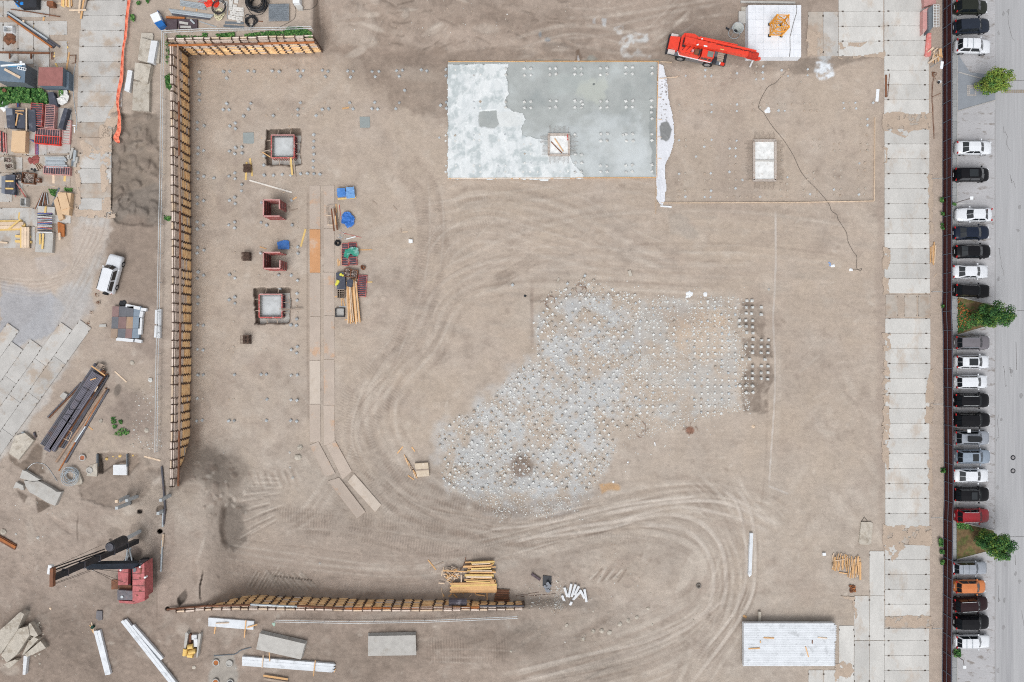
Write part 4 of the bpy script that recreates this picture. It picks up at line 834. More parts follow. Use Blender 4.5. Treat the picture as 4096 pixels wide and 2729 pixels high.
T1b=[(488,1262),(488,1343),(857,1388),(810,1470),(888,1472),(1180,1385),(1150,1467),(1848,1378),(1810,1467),(2140,1465),(2228,1460),(1082,1555),(1482,1550),(1815,1545),(2060,1550)]
piles((650,0,3.357),T1b,'pale pile head above the upper formwork pit','pile heads above the upper formwork pit')
T1c=[(1190,1040),(1522,1028),(1222,1470),(1510,1385),(1472,1467),(1553,1462),(1885,1455),(2180,1380),(1395,1550),(1732,1545),(2145,1550)]
T2=[(461,298),(550,342),(461,390),(973,308),(900,350),(973,383),(470,640),(545,678),(466,720),(975,640),(1060,630),(893,685),(965,720),(1063,710),(470,975),(548,1022),(470,1058),(685,1045),(968,978),(888,1020),(968,1055),(1058,1133),(1055,1220),(461,1305),(545,1350),(463,1392),(965,1305),(895,1347),(970,1390)]
piles((650,400,3.357),T2,'pale pile head left of the upper formwork','pile heads left of the upper formwork pit')
T2b=[(2028,465),(2028,552),(2022,636),(1356,750),(2028,727),(2020,817),(1356,873),(2020,905),(1360,1010),(1486,1010),(1605,1000),(1717,1010),(1850,990),(1942,985),(2028,990),(2110,997),(1325,1378),(1728,1345)]
piles((650,400,3.357),T2b,'pale pile head ringing the upper formwork pit','pile heads round the upper formwork pit')
T3=[(460,125),(540,170),(460,220),(963,128),(886,168),(965,207),(463,470),(548,505),(458,545),(470,797),(545,843),(458,887),(893,835),(968,880),(468,1135),(468,1227),(965,1137),(890,1173),(967,1220),(468,1510),(543,1515)]
piles((650,850,3.357),T3,'pale pile head beside the left timber wall','pile heads by the middle of the left timber wall')
T3b=[(1320,133),(1395,170),(1735,167),(1314,545),(1812,463),(1815,547),(1725,843),(1808,912),(1803,1088),(1803,1180),(1798,1430),(1720,1512),(1795,1517),(1555,838),(1570,1023)]
piles((650,850,3.357),T3b,'pale pile head near the red formworks','pile heads by the red formworks')
T4=[(463,327),(541,337),(1725,335),(1807,293),(1797,377),(468,673),(540,670),(961,670),(1320,665),(1390,665),(1723,677),(1805,673),(461,987),(1400,1000),(1722,1008),(1802,1012),(453,1290),(530,1280),(885,1290),(956,1290),(1392,1285),(1718,1285),(1798,1295)]
piles((650,1300,3.357),T4,'pale pile head below the lower formwork','pile heads below the lower formwork pit')
T4b=[(688,350),(953,295),(882,325),(957,375),(1320,330),(1388,330),(910,660),(538,993),(887,1000),(953,1000),(1325,1003),(1320,1283)]
T3c=[(1322,212),(1810,130),(1812,207),(953,460),(885,495),(970,543),(1540,367),(1735,460),(1735,542),(965,797),(1295,845),(1375,840),(1475,850),(1637,838),(1803,825),(1805,995),(538,1180),(1803,1262),(1810,1345),(953,1467)]
T5=[(303,950),(375,955),(630,957),(722,957),(960,947),(1037,938),(1293,935),(1368,950),(1623,928),(340,1033),(672,1028),(995,1020),(1622,1015)]
piles((1300,0,3.357),T5,'grey pile head left of the pad','pile heads in the brown soil left of the pad')
T5b=[(1067,1210),(327,1378),(665,1372),(995,1378),(1627,1370),(45,1458),(375,1463),(628,1457),(705,1462),(950,1460),(1550,1412),(1630,1450)]
piles((1300,0,3.357),T5b,'pile head in the open sand','pile heads left of the pad')
T6=[(75,920),(78,1003),(328,922),(413,918),(330,1010),(415,1005),(672,918),(748,915),(672,1000),(753,990),(1008,915),(1090,918),(1005,992),(1095,997),(1348,912),(1437,908),(1348,1002),(1440,990),(1690,900),(1780,900),(1690,985),(1780,988),(2045,905),(2045,985)]
piles((2000,0,3.357),T6,'white pile head at the pad top','upper rows of pile heads in the pad',rot=.5,mat=pile_w)
T6b=[(75,1365),(75,1440),(328,1365),(413,1362),(330,1445),(415,1445),(675,1352),(758,1353),(670,1445),(748,1437),(1008,1352),(1092,1360),(1008,1440),(1093,1440),(1110,1398),(1352,1358),(1438,1360),(1350,1445),(1440,1438),(1692,1355),(1785,1350),(1695,1435),(1780,1433),(2037,1345),(2035,1433),(2035,1502)]
piles((2000,0,3.357),T6b,'white pile head at the pad middle','middle rows of pile heads in the pad',rot=.5,mat=pile_w)
T9=[(1253,262),(1487,258),(1547,257),(1688,267),(1714,260),(1772,258),(1488,320),(1543,318),(1715,320),(1776,320),(1947,122),(1943,260),(1945,315),(1257,440),(1313,445),(1260,517),(1315,518),(1484,543),(1540,547),(1712,541),(1770,535),(1945,535),(1256,602),(1310,597),(1485,597),(1541,597),(1712,600),(1768,597),(1945,593)]
piles((1740,420,2.24),T9,'white pile head in the lower pad','lower rows of pile heads in the pad',rot=.5,mat=pile_w)
# right edge of the rubble field: piles in dark dug soil
zoom(2400,1050,2.941)
TD=[(1733,450),(1792,450),(1725,527),(1800,527),(1903,527),(1725,600),(1787,602),(1903,612),(1645,682),(1720,682),(1800,685),(1645,752),(1727,752),(1800,760),(1730,826),(1805,832),(1805,905),(1907,915),(1988,915),(1800,990),(1900,993),(1980,990),(1720,985),(1800,1063),(1900,1065),(1980,1065),(1680,1143),(1765,1140),(1947,1143),(1800,1222),(1905,1220),(1982,1222),(1800,1302),(1900,1300),(1980,1297),(1718,1362),(1797,1365),(1905,1368),(1978,1375),(1650,1452),(1722,1450),(1802,1455),(1725,1533),(1805,1530)]
obs=[]
for x,y in TD:a=q(x,y);obs.append(pile(a[0],a[1],'','pile heads in the dark soil',h=R.uniform(.3,.5),rot=.0 if y<1400 else .7,mat=pile_w))
relabel(obs,'tall pile head in dark soil')
# the rest: half buried heads of the sanded field, film and rubble field
for zz,pts in(((650,0,3.357),T1c),((650,1300,3.357),T4b),((650,850,3.357),T3c)):
 zoom(*zz)
 for x,y in pts:a=q(x,y);pile(a[0],a[1],'','',h=.06,mat=pile_d,single=False)
zoom(2600,0,3.357)
for x,y in[(397,940),(482,932),(745,938),(828,930),(395,1030),(480,1018),(742,1025),(827,1020),(1087,887),(1174,887),(1085,983),(1170,983),(1085,1067),(1168,1067),(1430,893),(1520,890),(1770,943),(1860,933),(1425,975),(1515,972),(1427,1065),(1520,1058),(1772,1018),(1855,1020),(395,1408),(483,1412),(742,1400),(830,1405),(393,1493),(480,1493),(742,1500),(828,1505),(1085,1405),(1170,1403),(1083,1492),(1168,1490),(1385,1393),(1385,1480),(1483,1440),(1575,1403),(1728,1400),(1818,1400),(1910,1400),(1728,1485),(1812,1487),(1908,1485),(2078,1395),(2163,1395),(2250,1395),(2078,1487),(2163,1485),(2250,1485),(2120,930),(2120,1010),(2030,1105),(2600,1380),(2680,1380),(2760,1380),(2610,1455),(2690,1455),(2770,1455),(3000,1380),(3080,1385)]:
 a=q(x,y);pile(a[0],a[1],'','',h=.1,mat=pile_d if R.random()<.5 else None,single=False)
zoom(2550,420,2.24)
for x,y in[(373,317),(432,315),(373,372),(432,372),(603,315),(665,312),(600,373),(657,373),(831,320),(889,320),(827,390),(880,388),(827,460),(880,460),(825,535),(882,532),(825,600),(880,600),(825,667),(882,672),(942,672),(1008,672),(373,617),(427,612),(370,673),(427,673),(603,617),(658,612),(600,675),(657,673),(373,770),(430,770),(372,823),(430,823),(600,768),(660,768),(603,825),(655,826),(825,745),(880,747),(805,825),(865,825),(924,825),(984,827),(1043,825),(1100,822),(1165,823),(1230,823),(1291,823),(1343,823),(1290,403),(1293,495),(1290,645),(1345,648),(1290,705),(1340,707),(1284,765),(1343,767),(1578,308),(1636,306),(1578,368),(1634,368),(1763,350),(1816,348),(1763,408),(1818,406),(2006,352),(2060,352),(2006,410),(2062,410),(2006,125),(2061,127),(2005,180),(2062,182),(2058,267),(2058,37),(1990,523),(2040,520),(1982,585),(2042,583),(1985,645),(2042,643),(1765,585),(1823,587),(1767,645),(1823,643),(1763,757),(1823,757),(1765,807),(1820,810),(1982,753),(2042,752),(1985,803),(2038,803),(1522,612),(1580,608),(1528,665),(1585,665),(1495,767),(1548,800),(1611,775),(1495,826),(1603,828),(525,461)]:
 a=q(x,y);pile(a[0],a[1],'','',h=R.uniform(.05,.14),mat=pile_d if R.random()<.55 else None,single=False)
for zz,pts in(((1300,0,3.357),[(1750,938),(1998,930),(2085,930),(1750,1015),(2000,1012),(2088,1005),(1755,1365),(1998,1365),(2085,1365),(1750,1450),(2005,1450),(2083,1450)]),((1740,420,2.24),[(97,545),(95,600),(95,272),(95,322),(38,293),(180,272),(348,267),(398,265),(575,262),(628,263),(180,323),(348,317),(398,317),(572,317),(628,318),(185,545),(347,545),(402,545),(567,545),(632,545),(345,600),(407,602),(572,597),(628,598),(857,352),(797,352),(803,437),(860,440),(803,520),(860,520),(790,600),(853,600),(920,600),(990,597),(1058,597),(1123,597),(1190,595)])):
 zoom(*zz)
 for x,y in pts:a=q(x,y);pile(a[0],a[1],'','',h=.12,mat=pile_w,single=False)
def in_poly(x,y,P_):
 r=False
 for i in range(len(P_)):
  (ax,ay),(bx,by)=P_[i],P_[(i+1)%len(P_)]
  if(ay>y)!=(by>y)and x<(bx-ax)*(y-ay)/(by-ay)+ax:r=not r
 return r
PF=[(2130,1290),(2200,1170),(2330,1115),(2480,1160),(2560,1180),(2560,1700),(2440,1740),(2470,1800),(2400,1920),(2280,2040),(2160,2065),(1990,2045),(1860,1985),(1770,1920),(1745,1740),(1790,1690),(1960,1600),(2060,1480),(2150,1420)]
k=0
for j in range(-20,45):
 for i in range(-5,45):
  x,y=1740+i*37.5+(j%2)*18.7+R.uniform(-3,3),1120+j*18.9+R.uniform(-3,3)
  if in_poly(x,y,PF)and x<2548 and R.random()<.9:pile(x+R.uniform(-4,4),y+R.uniform(-4,4),'','',h=R.uniform(.06,.34),mat=pile_w if R.random()<.75 else pile_d,single=False)
for j in range(18):
 for i in range(17):
  x,y=2560+i*27.3+R.uniform(-2.5,2.5),1207+j*26.2+R.uniform(-2.5,2.5)
  if(i==6 or i==7 and j%3)or R.random()<.16 or x>2965 or(y>1620 and x>2900):continue
  pile(x,y,'','',h=R.uniform(.08,.24),mat=pile_w,rot=.15 if i>5 else .78,single=False)
for x,y in((2050,1140),(2340,1103),(2375,1122),(2270,1135),(2290,1160)):pile(x,y,'','',h=.35,single=False)
restp.build('pile_heads',[pile_m,pile_d,pile_w],None,'remaining concrete pile heads half buried in the rubble field and sanded field',None,kind='stuff')
# rubble chips
rb=MB();rr=random.Random(5)
def chips(poly_,n,rmin,rmax,zoff=0,pale=.8):
 P_=poly_;x0,x1,y0,y1=min(p[0]for p in P_),max(p[0]for p in P_),min(p[1]for p in P_),max(p[1]for p in P_);k=0
 while k<n:
  x,y=rr.uniform(x0,x1),rr.uniform(y0,y1)
  if not in_poly(x,y,P_):continue
  if vn(np.array(x),np.array(y),70,77)<rr.uniform(-1.1,.5):continue
  z=zg(x,y)+.01+zoff;p=P(x,y,z);r=rmin+(rmax-rmin)*rr.random()**3.2;rb.rock(p.x,p.y,z,r,rr,0 if rr.random()<pale else 1+rr.randrange(2));k+=1
chips(PF,10500,.025,.13);chips([(2560,1180),(2980,1190),(3000,1640),(2880,1660),(2600,1750),(2500,1760),(2560,1600)],4200,.025,.12)
chips([(1740,1680),(2000,1560),(2200,1250),(2300,1080),(2560,1130),(3010,1150),(3040,1650),(2700,1830),(2480,1900),(2330,2080),(2000,2090),(1720,1950)],1500,.02,.11)
chips([(2060,2350),(2200,2310),(2330,2380),(2260,2450),(2210,2460),(2060,2400)],380,.02,.12,0,.3);chips([(2220,2350),(2255,2350),(2250,2440),(2215,2440)],350,.02,.06)
chips([(2100,2250),(2500,2150),(2700,2350),(2500,2650),(2200,2600),(2080,2480)],420,.02,.1,0,.12);chips([(1900,2000),(2180,2060),(2000,2080)],260,.02,.1,0,.5)
chips([(540,1560),(640,1500),(650,1800),(520,1800)],240,.03,.14,0,.4);chips([(0,1560),(380,1950),(380,2729),(0,2729)],420,.02,.09,0,.1);chips([(1300,0),(2300,0),(2300,230),(1300,200)],360,.02,.11,0,.12)
chips([(900,1700),(3500,1700),(3500,2729),(900,2400)],400,.02,.06,0,.1);chips([(760,250),(1700,250),(1700,1700),(760,1700)],200,.02,.04,0,.3)
rb.build('rubble',[chip_m,conc_old,M('brown_stones',c(176,160,144),var=.2,scale=3,rnd=0)],None,'loose grey white concrete rubble and chips scattered over the pile field',None,kind='stuff')
# ------------------------------------------------------------------ formwork in the pit
def panel_px(x0,y0,x1,y1,zb,z_h,label,ribs,mat=red_form,face=form_face,long_x=True,rot=0,name='wall_formwork',group='ribbed formwork units',cat='formwork',layers=1):
 """formwork panel lying flat: frame bars, cross ribs and facing sheet; coordinates in the current zoom"""
 a,b=q(x0,y0),q(x1,y1);cx,cy=(a[0]+b[0])/2,(a[1]+b[1])/2;g=zg(cx,cy)if zb is None else zb;s=(H-g)/H/30
 Lx,Ly=abs(b[0]-a[0])*s,abs(b[1]-a[1])*s;t=thing(name,label,cat,P(cx,cy,g),group,rot);z=.1*layers
 LM().box(0,0,.02,Lx-.04,Ly-.04,z).build('facing_sheet',face,t)
 for e in(-1,1):
  LM().box(0,e*(Ly/2-.03),0,Lx,.07,z+.12).build('frame_bar',mat,t);LM().box(e*(Lx/2-.03),0,0,.07,Ly-.14,z+.118).build('frame_bar',mat,t)
 n=ribs
 for k in range(1,n):
  f=k/n-.5
  if long_x:LM().box(f*Lx,0,z,.05,Ly-.14,.1).build('rib',mat,t)
  else:LM().box(0,f*Ly,z,Lx-.14,.05,.1).build('rib',mat,t)
 return t
def box_form(x0,y0,x1,y1,zt,label,floor):
 a,b=P(x0,y0,zt),P(x1,y1,zt);cx,cy=(a.x+b.x)/2,(a.y+b.y)/2;Lx,Ly=abs(b.x-a.x),abs(b.y-a.y);z0=-.85
 t=thing('box_formwork',label,'formwork',(cx,cy,z0));hh=zt-z0
 for sx,sy,lx,ly in((0,1,Lx,.09),(0,-1,Lx,.09),(1,0,.09,Ly-.2),(-1,0,.09,Ly-.2)):
  w_=LM().box(sx*Lx/2,sy*Ly/2,0,lx,ly,hh).build('form_panel',form_face if sx+sy>0 else conc_old,t)
  LM().box(sx*Lx/2,sy*Ly/2,hh+.002,lx+.06,ly+.06,.06).build('top_rail',red_form if(sx or sy<0)else red_pale,w_)
  n=10
  for k in range(n):
   f=(k+.5)/n-.5;o=.08;LM().box(sx*(Lx/2+o)+(f*Lx if sy else 0),sy*(Ly/2+o)+(f*Ly if sx else 0),.1,.05 if sy else .09,.05 if sx else .09,hh-.15).build('rib',red_form,w_)
 LM().box(0,0,.02,Lx-.12,Ly-.12,hh*.55).build('concrete_fill',floor,t)
 LM().box(.25,-.3,-.12,Lx+1.1,Ly+1.1,.14).build('footing',conc,t)
 for k,(dx,dy)in enumerate(((-.25,1),(.3,1),(-1,-.2),(-1,.3),(1,.15),(1,-.3),(-.2,-1),(.25,-1))):
  x,y=dx*Lx/2 if abs(dx)==1 else dx*Lx,dy*Ly/2 if abs(dy)==1 else dy*Ly
  ox,oy=(dx if abs(dx)==1 else 0),(dy if abs(dy)==1 else 0)
  LM().bar((x+ox*.14,y+oy*.14,hh*.8),(x+ox*.85,y+oy*.85,.5),.1,.06).build('prop',wood_g,t)
 b2=LM()
 for k in range(26):
  f=(k+.5)/26-.5
  for s_ in(-1,1):b2.bar((f*Lx*.9,s_*(Ly/2-.22),hh*.5),(f*Lx*.9+.02,s_*(Ly/2-.2),hh+R.uniform(-.05,.25)),.02,.02);b2.bar((s_*(Lx/2-.22),f*Ly*.9,hh*.5),(s_*(Lx/2-.2),f*Ly*.9,hh+R.uniform(-.05,.2)),.02,.02)
 b2.build('rebar',rebar_m,t,kind='stuff')
white_fill=M('white_film_fill',c(214,220,226),var=.15,scale=1.5,stain=c(150,154,160),sa=.7,ss_=2,rough=.4)
conc_fill=M('grey_fill',c(198,202,204),var=.12,scale=1,stain=c(170,172,172),sa=.6,ss_=1.2)
box_form(1086,541,1177,632,.25,'square red box formwork with grey filled floor in the upper dug pit',conc_fill)
box_form(1037,1178,1128,1270,.25,'square red box formwork with pale concrete floor in the lower dug pit',conc_fill)
zoom(650,400,3.357)
def plank(x0,y0,x1,y1,w_,label,mat=wood_y,z=None,th=.05,name='plank',cat='plank',group=None):
 a,b=q(x0,y0),q(x1,y1);za=(zg(*a)if z is None else z)+th*.6;zb_2=(zg(*b)if z is None else z)+th*.6
 return MB().bar(P(*a,za),P(*b,zb_2),w_,th).build(name,mat,None,label,cat,group)
plank(1722,775,1742,1010,.24,'yellow plank leaning against the lower right of the upper box formwork',z=.3)
plank(1757,790,1782,1035,.2,'dark grey plank beside the yellow one at the upper box formwork',wood_g,z=.1)
plank(1168,1080,1738,1243,.2,'long white board lying slanted above the tall red formwork',M('white_board',c(226,220,212)))
plank(1740,1345,1800,1305,.16,'short pale plank end above the upper red formwork',wood);plank(1615,1248,1642,1235,.14,'tiny white block beside the long white board',wood_p)
plank(1700,350,1732,390,.15,'orange stake at the upper edge of the upper dug pit',wood);plank(1330,510,1385,555,.12,'orange stake at the left edge of the upper dug pit',wood)
plank(1310,700,1450,672,.14,'grey plank poking left from the upper dug pit',wood_g,z=.1);plank(1340,700,1450,770,.12,'rusty stake at the lower left of the upper box formwork',wood,z=.1)
MB().bar(pq(1560,1225),pq(1560,1226),.01,.01)
plank(1695,1425,1712,1500,.2,'brown board end right of the upper red formwork',wood_g);plank(1712,1490,1812,1462,.12,'thin brown board beside the upper red formwork',wood_g)
zoom(650,850,3.357)
plank(1922,222,1857,458,.24,'pale yellow plank right of the small blue tarpaulin');plank(1305,462,1395,490,.13,'short stake end above the lower red formwork',wood)
plank(1570,1297,1870,1300,.13,'brown plank across the right edge of the lower box formwork',wood_g,z=.4);plank(1600,1318,1860,1290,.08,'thin brown batten across the lower box formwork',wood_g,z=.5)
plank(1690,1130,1712,1240,.08,'thin brown stake in the lower dug pit',wood_g,z=-.2)
def cage(x,y,w_,label,h=.9,wd=None,nn=6):
 a=q(x,y);g=zg(*a);p=P(*a,g);L_=w_/30;t=thing('rebar_cage',label,'rebar cage',p,'rebar cages');wd=L_ if wd is None else wd
 for k in range(nn+1):
  f=k/nn-.5
  for z in(.08,h*.5,h):LM().bar((f*L_,-wd/2,z),(f*L_,wd/2,z),.035,.035).build('bar',rebar_m,t);LM().bar((-L_/2,f*wd,z+.03),(L_/2,f*wd,z+.03),.035,.035).build('bar',rebar_m,t)
 b=LM()
 for i in range(nn+1):
  for j in(0,nn):b.bar(((i/nn-.5)*L_,(j/nn-.5)*wd,0),((i/nn-.5)*L_,(j/nn-.5)*wd,h+.05),.03,.03);b.bar(((j/nn-.5)*L_,(i/nn-.5)*wd,0),((j/nn-.5)*L_,(i/nn-.5)*wd,h+.05),.03,.03)
 b.box(0,0,.005,L_-.05,wd-.05,.02,0,1)
 b.build('upright_bars',[rebar_m,pocket],t,kind='stuff')
 return t
cage(1142,597,31,'dark rebar cage in the sand left of the lower red formwork')
zoom(650,1300,3.357);cage(1140,197,33,'dark rebar cage in the sand below the lower formwork pit')
zoom(650,400,3.357);cage(1150,927,29,'rusty rebar cage lying on yellow timbers',.5)
for x0,y0,x1,y1,l in((1175,785,1205,1025,'right yellow timber under the rusty rebar cage'),(1130,835,1118,1075,'left yellow timber under the rusty rebar cage')):plank(x0,y0,x1,y1,.24,l)
zoom()
def flatbox(name,pts,h,label,cat,mat,z=None,group=None,bz=None):
 ps=[q(*p)for p in pts];cx,cy=sum(p[0]for p in ps)/len(ps),sum(p[1]for p in ps)/len(ps);g=(zg(cx,cy)if z is None else z);w_=[P(*p,g+h)for p in ps]
 return MB().prism([(p.x,p.y)for p in w_],g-.03,g+h).build(name,mat,None,label,cat,group)
flatbox('concrete_footing',[(972,531),(1014,530),(1016,572),(1010,575),(973,574)],.05,'smooth square grey fresh concrete footing left of the upper box formwork','footing',wet_conc)
flatbox('concrete_footing',[(1438,467),(1479,467),(1480,508),(1476,511),(1440,511)],.05,'smooth square grey fresh concrete footing in the open sand left of the pad','footing',wet_conc)
def u_form(x0,y0,x1,y1,label,gap):
 h=2.7;a,b=P(x0,y0,h),P(x1,y1,h);t=thing('column_formwork',label,'formwork',((a.x+b.x)/2,(a.y+b.y)/2,0),'tall red formworks');Lx,Ly=b.x-a.x,a.y-b.y
 def wall(cx,cy,lx,ly,nm='form_wall'):
  w_=LM().box(cx,cy,0,lx,ly,h).build(nm,M('form_inside',c(128,84,80),var=.25,scale=2,stain=c(96,90,96),sa=.7,ss_=1.4,st=.5),t)
  LM().box(cx,cy,h+.002,lx+.05,ly+.05,.07).build('top_rail',red_pale,w_)
  for z in(.4,1.1,1.8,2.4):LM().box(cx,cy,z,lx+.07,ly+.07,.06).build('waler',red_form,w_)
 wall(-Lx/2,0,.1,Ly);wall(0,Ly/2,Lx,.1);wall(0,-Ly/2,Lx,.1)
 if gap=='lower':wall(Lx/2,Ly*.22,.1,Ly*.5)
 else:wall(Lx/2,-Ly*.24,.1,Ly*.48)
u_form(1054,800,1118,865,'upper of the two tall open red formworks, with its lower right side open','lower')
u_form(1054,1010,1120,1074,'lower of the two tall open red formworks, near the small blue tarpaulin','upper')
# sumps with rebar fringes
def fringe(b,x0,y0,x1,y1,z,out,n,lz=.0):
 for k in range(n):
  f=(k+.5)/n;x,y=x0+(x1-x0)*f,y0+(y1-y0)*f;l=R.uniform(.7,1.25)
  b.bar((x,y,z),(x+out[0]*l,y+out[1]*l,z+.03+lz),.02,.02)
def sump(x0,y0,x1,y1,z,label,nmid):
 a,b_=P(x0,y0,z+.2),P(x1,y1,z+.2);cx,cy=(a.x+b_.x)/2,(a.y+b_.y)/2;Lx,Ly=b_.x-a.x,a.y-b_.y;t=thing('sump_box',label,'sump',(cx,cy,z))
 fm_=M('bonded_frame',c(186,176,168),var=.2,scale=4,stain=c(150,120,96),sa=.6,ss_=3)
 for sx,sy,lx,ly in((0,1,Lx+.2,.28),(0,-1,Lx+.2,.28),(1,0,.28,Ly-.1),(-1,0,.28,Ly-.1)):LM().box(sx*Lx/2,sy*Ly/2,0,lx,ly,.25).build('frame_beam',fm_,t)
 for k in range(nmid):LM().box(0,0,0,Lx-.3,.22,.22).build('cross_beam',conc,t)
 LM().box(0,0,.0,Lx-.3,Ly-.3,.04).build('white_liner',M('liner',c(236,238,238),stain=c(196,190,184),sa=.6,ss_=1.6),t)
 b=LM();n=int(Lx*6);m=int(Ly*6);fringe(b,-Lx/2,Ly/2,Lx/2,Ly/2,.12,(0,1),n);fringe(b,-Lx/2,-Ly/2,Lx/2,-Ly/2,.12,(0,-1),n);fringe(b,Lx/2,-Ly/2,Lx/2,Ly/2,.12,(1,0),m);fringe(b,-Lx/2,-Ly/2,-Lx/2,Ly/2,.12,(-1,0),m)
 b.build('starter_bars',M('thin_bars',c(140,128,118)),t,kind='stuff');return t
s1=sump(2195,538,2276,620,.2,'square framed sump with brown planks and white liner in the concrete pad',0)
s2=sump(3016,562,3102,722,.02,'long double sump with two white lined chambers and rebar fringe in the sanded field',1)
zoom(1740,420,2.24)
plank(1040,330,1138,432,.12,'brown plank slanting inside the framed pad sump',rust,z=.3);plank(1072,300,1150,418,.12,'orange plank slanting inside the framed pad sump',wood,z=.36);plank(1187,265,1190,318,.16,'red plank at the right edge of the framed pad sump',red_form,z=.42)
# tarps
def tarp(pts,base,z,amp,label,mat,**k):return film('tarpaulin',[q(*p)for p in pts],2.0,base,z,amp,(1.6,1.6),label,'tarpaulin',mat,**k)
bt=M('blue_sheet',(0,0,0),rough=.45,attr=True,rnd=0,var=.03)
def exb(g,n,w1,rdg):g.mix(fl,np.clip(n*2,0,1)*.35,c(130,170,216));g.mix(fl,rdg*.35,c(36,84,160))
def under(pts,h,z=0,mat=wood_p):
 cx=sum(p[0]for p in pts)/len(pts);cy=sum(p[1]for p in pts)/len(pts);return None
zoom(1200,700,2.45)
tarp([(362,130),(440,125),(445,210),(372,220),(360,170)],c(76,132,204),.55,.05,'left of the two folded blue tarpaulins beside the plate road',bt,extra=exb,wp=2)
tarp([(445,118),(525,115),(538,225),(450,230)],c(118,164,216),.6,.05,'right paler one of the two folded blue tarpaulins beside the plate road',bt,extra=exb,wp=2)
MB().box(*(lambda p:(p.x,p.y,0))(P(*q(402,172),.3)),.9,1.05,.5).build('tarp_bundle',blue_tarp,None,'bundle of goods under the left folded blue tarpaulin','bundle');MB().box(*(lambda p:(p.x,p.y,0))(P(*q(490,172),.3)),.95,1.2,.55).build('tarp_bundle',blue_tarp,None,'bundle of goods under the right folded blue tarpaulin','bundle')
plank(370,238,550,222,.2,'yellow timber below the two folded blue tarpaulins',wood_y)
tarp([(400,410),(430,365),(460,360),(500,370),(535,420),(530,470),(500,500),(460,522),(435,480),(405,470)],c(58,116,196),.3,.16,'crumpled round blue tarpaulin beside the timber trestle',bt,extra=exb)
zoom(650,850,3.357)
tarp([(1540,395),(1610,375),(1675,368),(1700,390),(1702,490),(1550,492)],c(66,122,200),.2,.08,'small flat blue tarpaulin above the lower red formwork',bt,extra=exb,wp=3)
zoom(1200,700,2.45)
panel_px(412,675,478,890,None,0,'left of two red ribbed formwork panels under the green tarpaulin',9,long_x=False);panel_px(480,665,560,885,None,0,'right of two red ribbed formwork panels under the green tarpaulin',9,long_x=False,rot=.04)
panel_px(568,982,655,1192,None,0,'red ribbed formwork panel right of the long timber bundle',11,long_x=False,rot=-.07)
tarp([(425,800),(445,740),(500,702),(560,712),(580,770),(560,800),(490,770),(470,815)],c(52,150,128),.4,.1,'crumpled green tarpaulin thrown over two formwork panels',M('green_sheet',(0,0,0),rough=.5,attr=True,rnd=0),extra=lambda g,n,w1,rdg:(g.mix(fl,np.clip(n*3-.5,0,1)*.7,c(196,216,220)),g.mix(fl,rdg*.5,c(30,110,96))))
# long timber bundle
t=thing('timber_bundle','bundle of long thin battens lying lengthwise below the rusty clamp baskets','timber bundle',pq(520,1250))
for k in range(22):
 x0=455+k*4.6+R.uniform(-4,4);x1=470+k*5.8+R.uniform(-6,6);a,b=q(x0,1015+R.uniform(0,90)),q(x1,1455+R.uniform(-25,14));z=R.uniform(.08,.5)
 MB().bar(P(*a,z),P(*b,z),.12,.1).build('batten',(wood,wood_p,wood_p,black_s)[k%4]if k in(8,12,16)else(wood if k%3 else wood_p),t)
flatbox('board_stack',[(352,958),(440,950),(447,1120),(362,1125)],.5,'stack of dark film faced boards left of the long battens','board stack',dark_sheet)
flatbox('dark_offcut',[(460,1035),(485,1018),(520,1030),(510,1100),(455,1092)],.7,'dark blue grey board offcut lying on the top of the long battens','board',dark_sheet)
def crate(x0,y0,x1,y1,label,mat,h=.7,nx=0,ny=0,fill=None,name='crate',cat='crate',group=None,rot=0,z=None):
 a,b=q(x0,y0),q(x1,y1);cx,cy=(a[0]+b[0])/2,(a[1]+b[1])/2;g=zg(cx,cy)if z is None else z;s=(H-g)/H/30;Lx,Ly=abs(b[0]-a[0])*s,abs(b[1]-a[1])*s
 t=thing(name,label,cat,P(cx,cy,g),group,rot)
 for sx,sy in((0,1),(0,-1),(1,0),(-1,0)):LM().box(sx*(Lx/2-.03),sy*(Ly/2-.03),0,Lx if sy else .06,Ly-.12 if sx else .06,h).build('side',mat,t)
 LM().box(0,0,.01,Lx-.13,Ly-.13,.05).build('base',pocket if fill is None else fill,t)
 for k in range(nx):LM().box(((k+1)/(nx+1)-.5)*Lx,0,.05,.05,Ly-.14,h-.1).build('divider',mat,t)
 for k in range(ny):LM().box(0,((k+1)/(ny+1)-.5)*Ly,.05,Lx-.14,.05,h-.12).build('divider',mat,t)
 if fill is clamp_m:
  b_=LM()
  for k in range(90):x,y=R.uniform(-.44,.44)*Lx,R.uniform(-.44,.44)*Ly;b_.box(x,y,h*R.uniform(.3,.85),R.uniform(.08,.22),.05,.05,R.uniform(0,3.1),R.randrange(2))
  b_.build('clamps',[clamp_m,M('pale_clamps',c(190,176,168),rnd=0)],t,kind='stuff')
 return t
crate(372,1125,443,1210,'small brown divided crate below the dark board stack',wood_g,.5,2,3);crate(352,1305,440,1393,'shallow grey steel tray at the foot of the long battens',black_s,.4,fill=conc_yard)
crate(440,922,505,1000,'left rusty wire basket of clamps above the long battens',rust,.6,fill=clamp_m,group='clamp baskets in the pit');crate(505,935,572,1015,'right rusty basket of clamps above the long battens',rust,.6,fill=clamp_m,group='clamp baskets in the pit',rot=-.15)
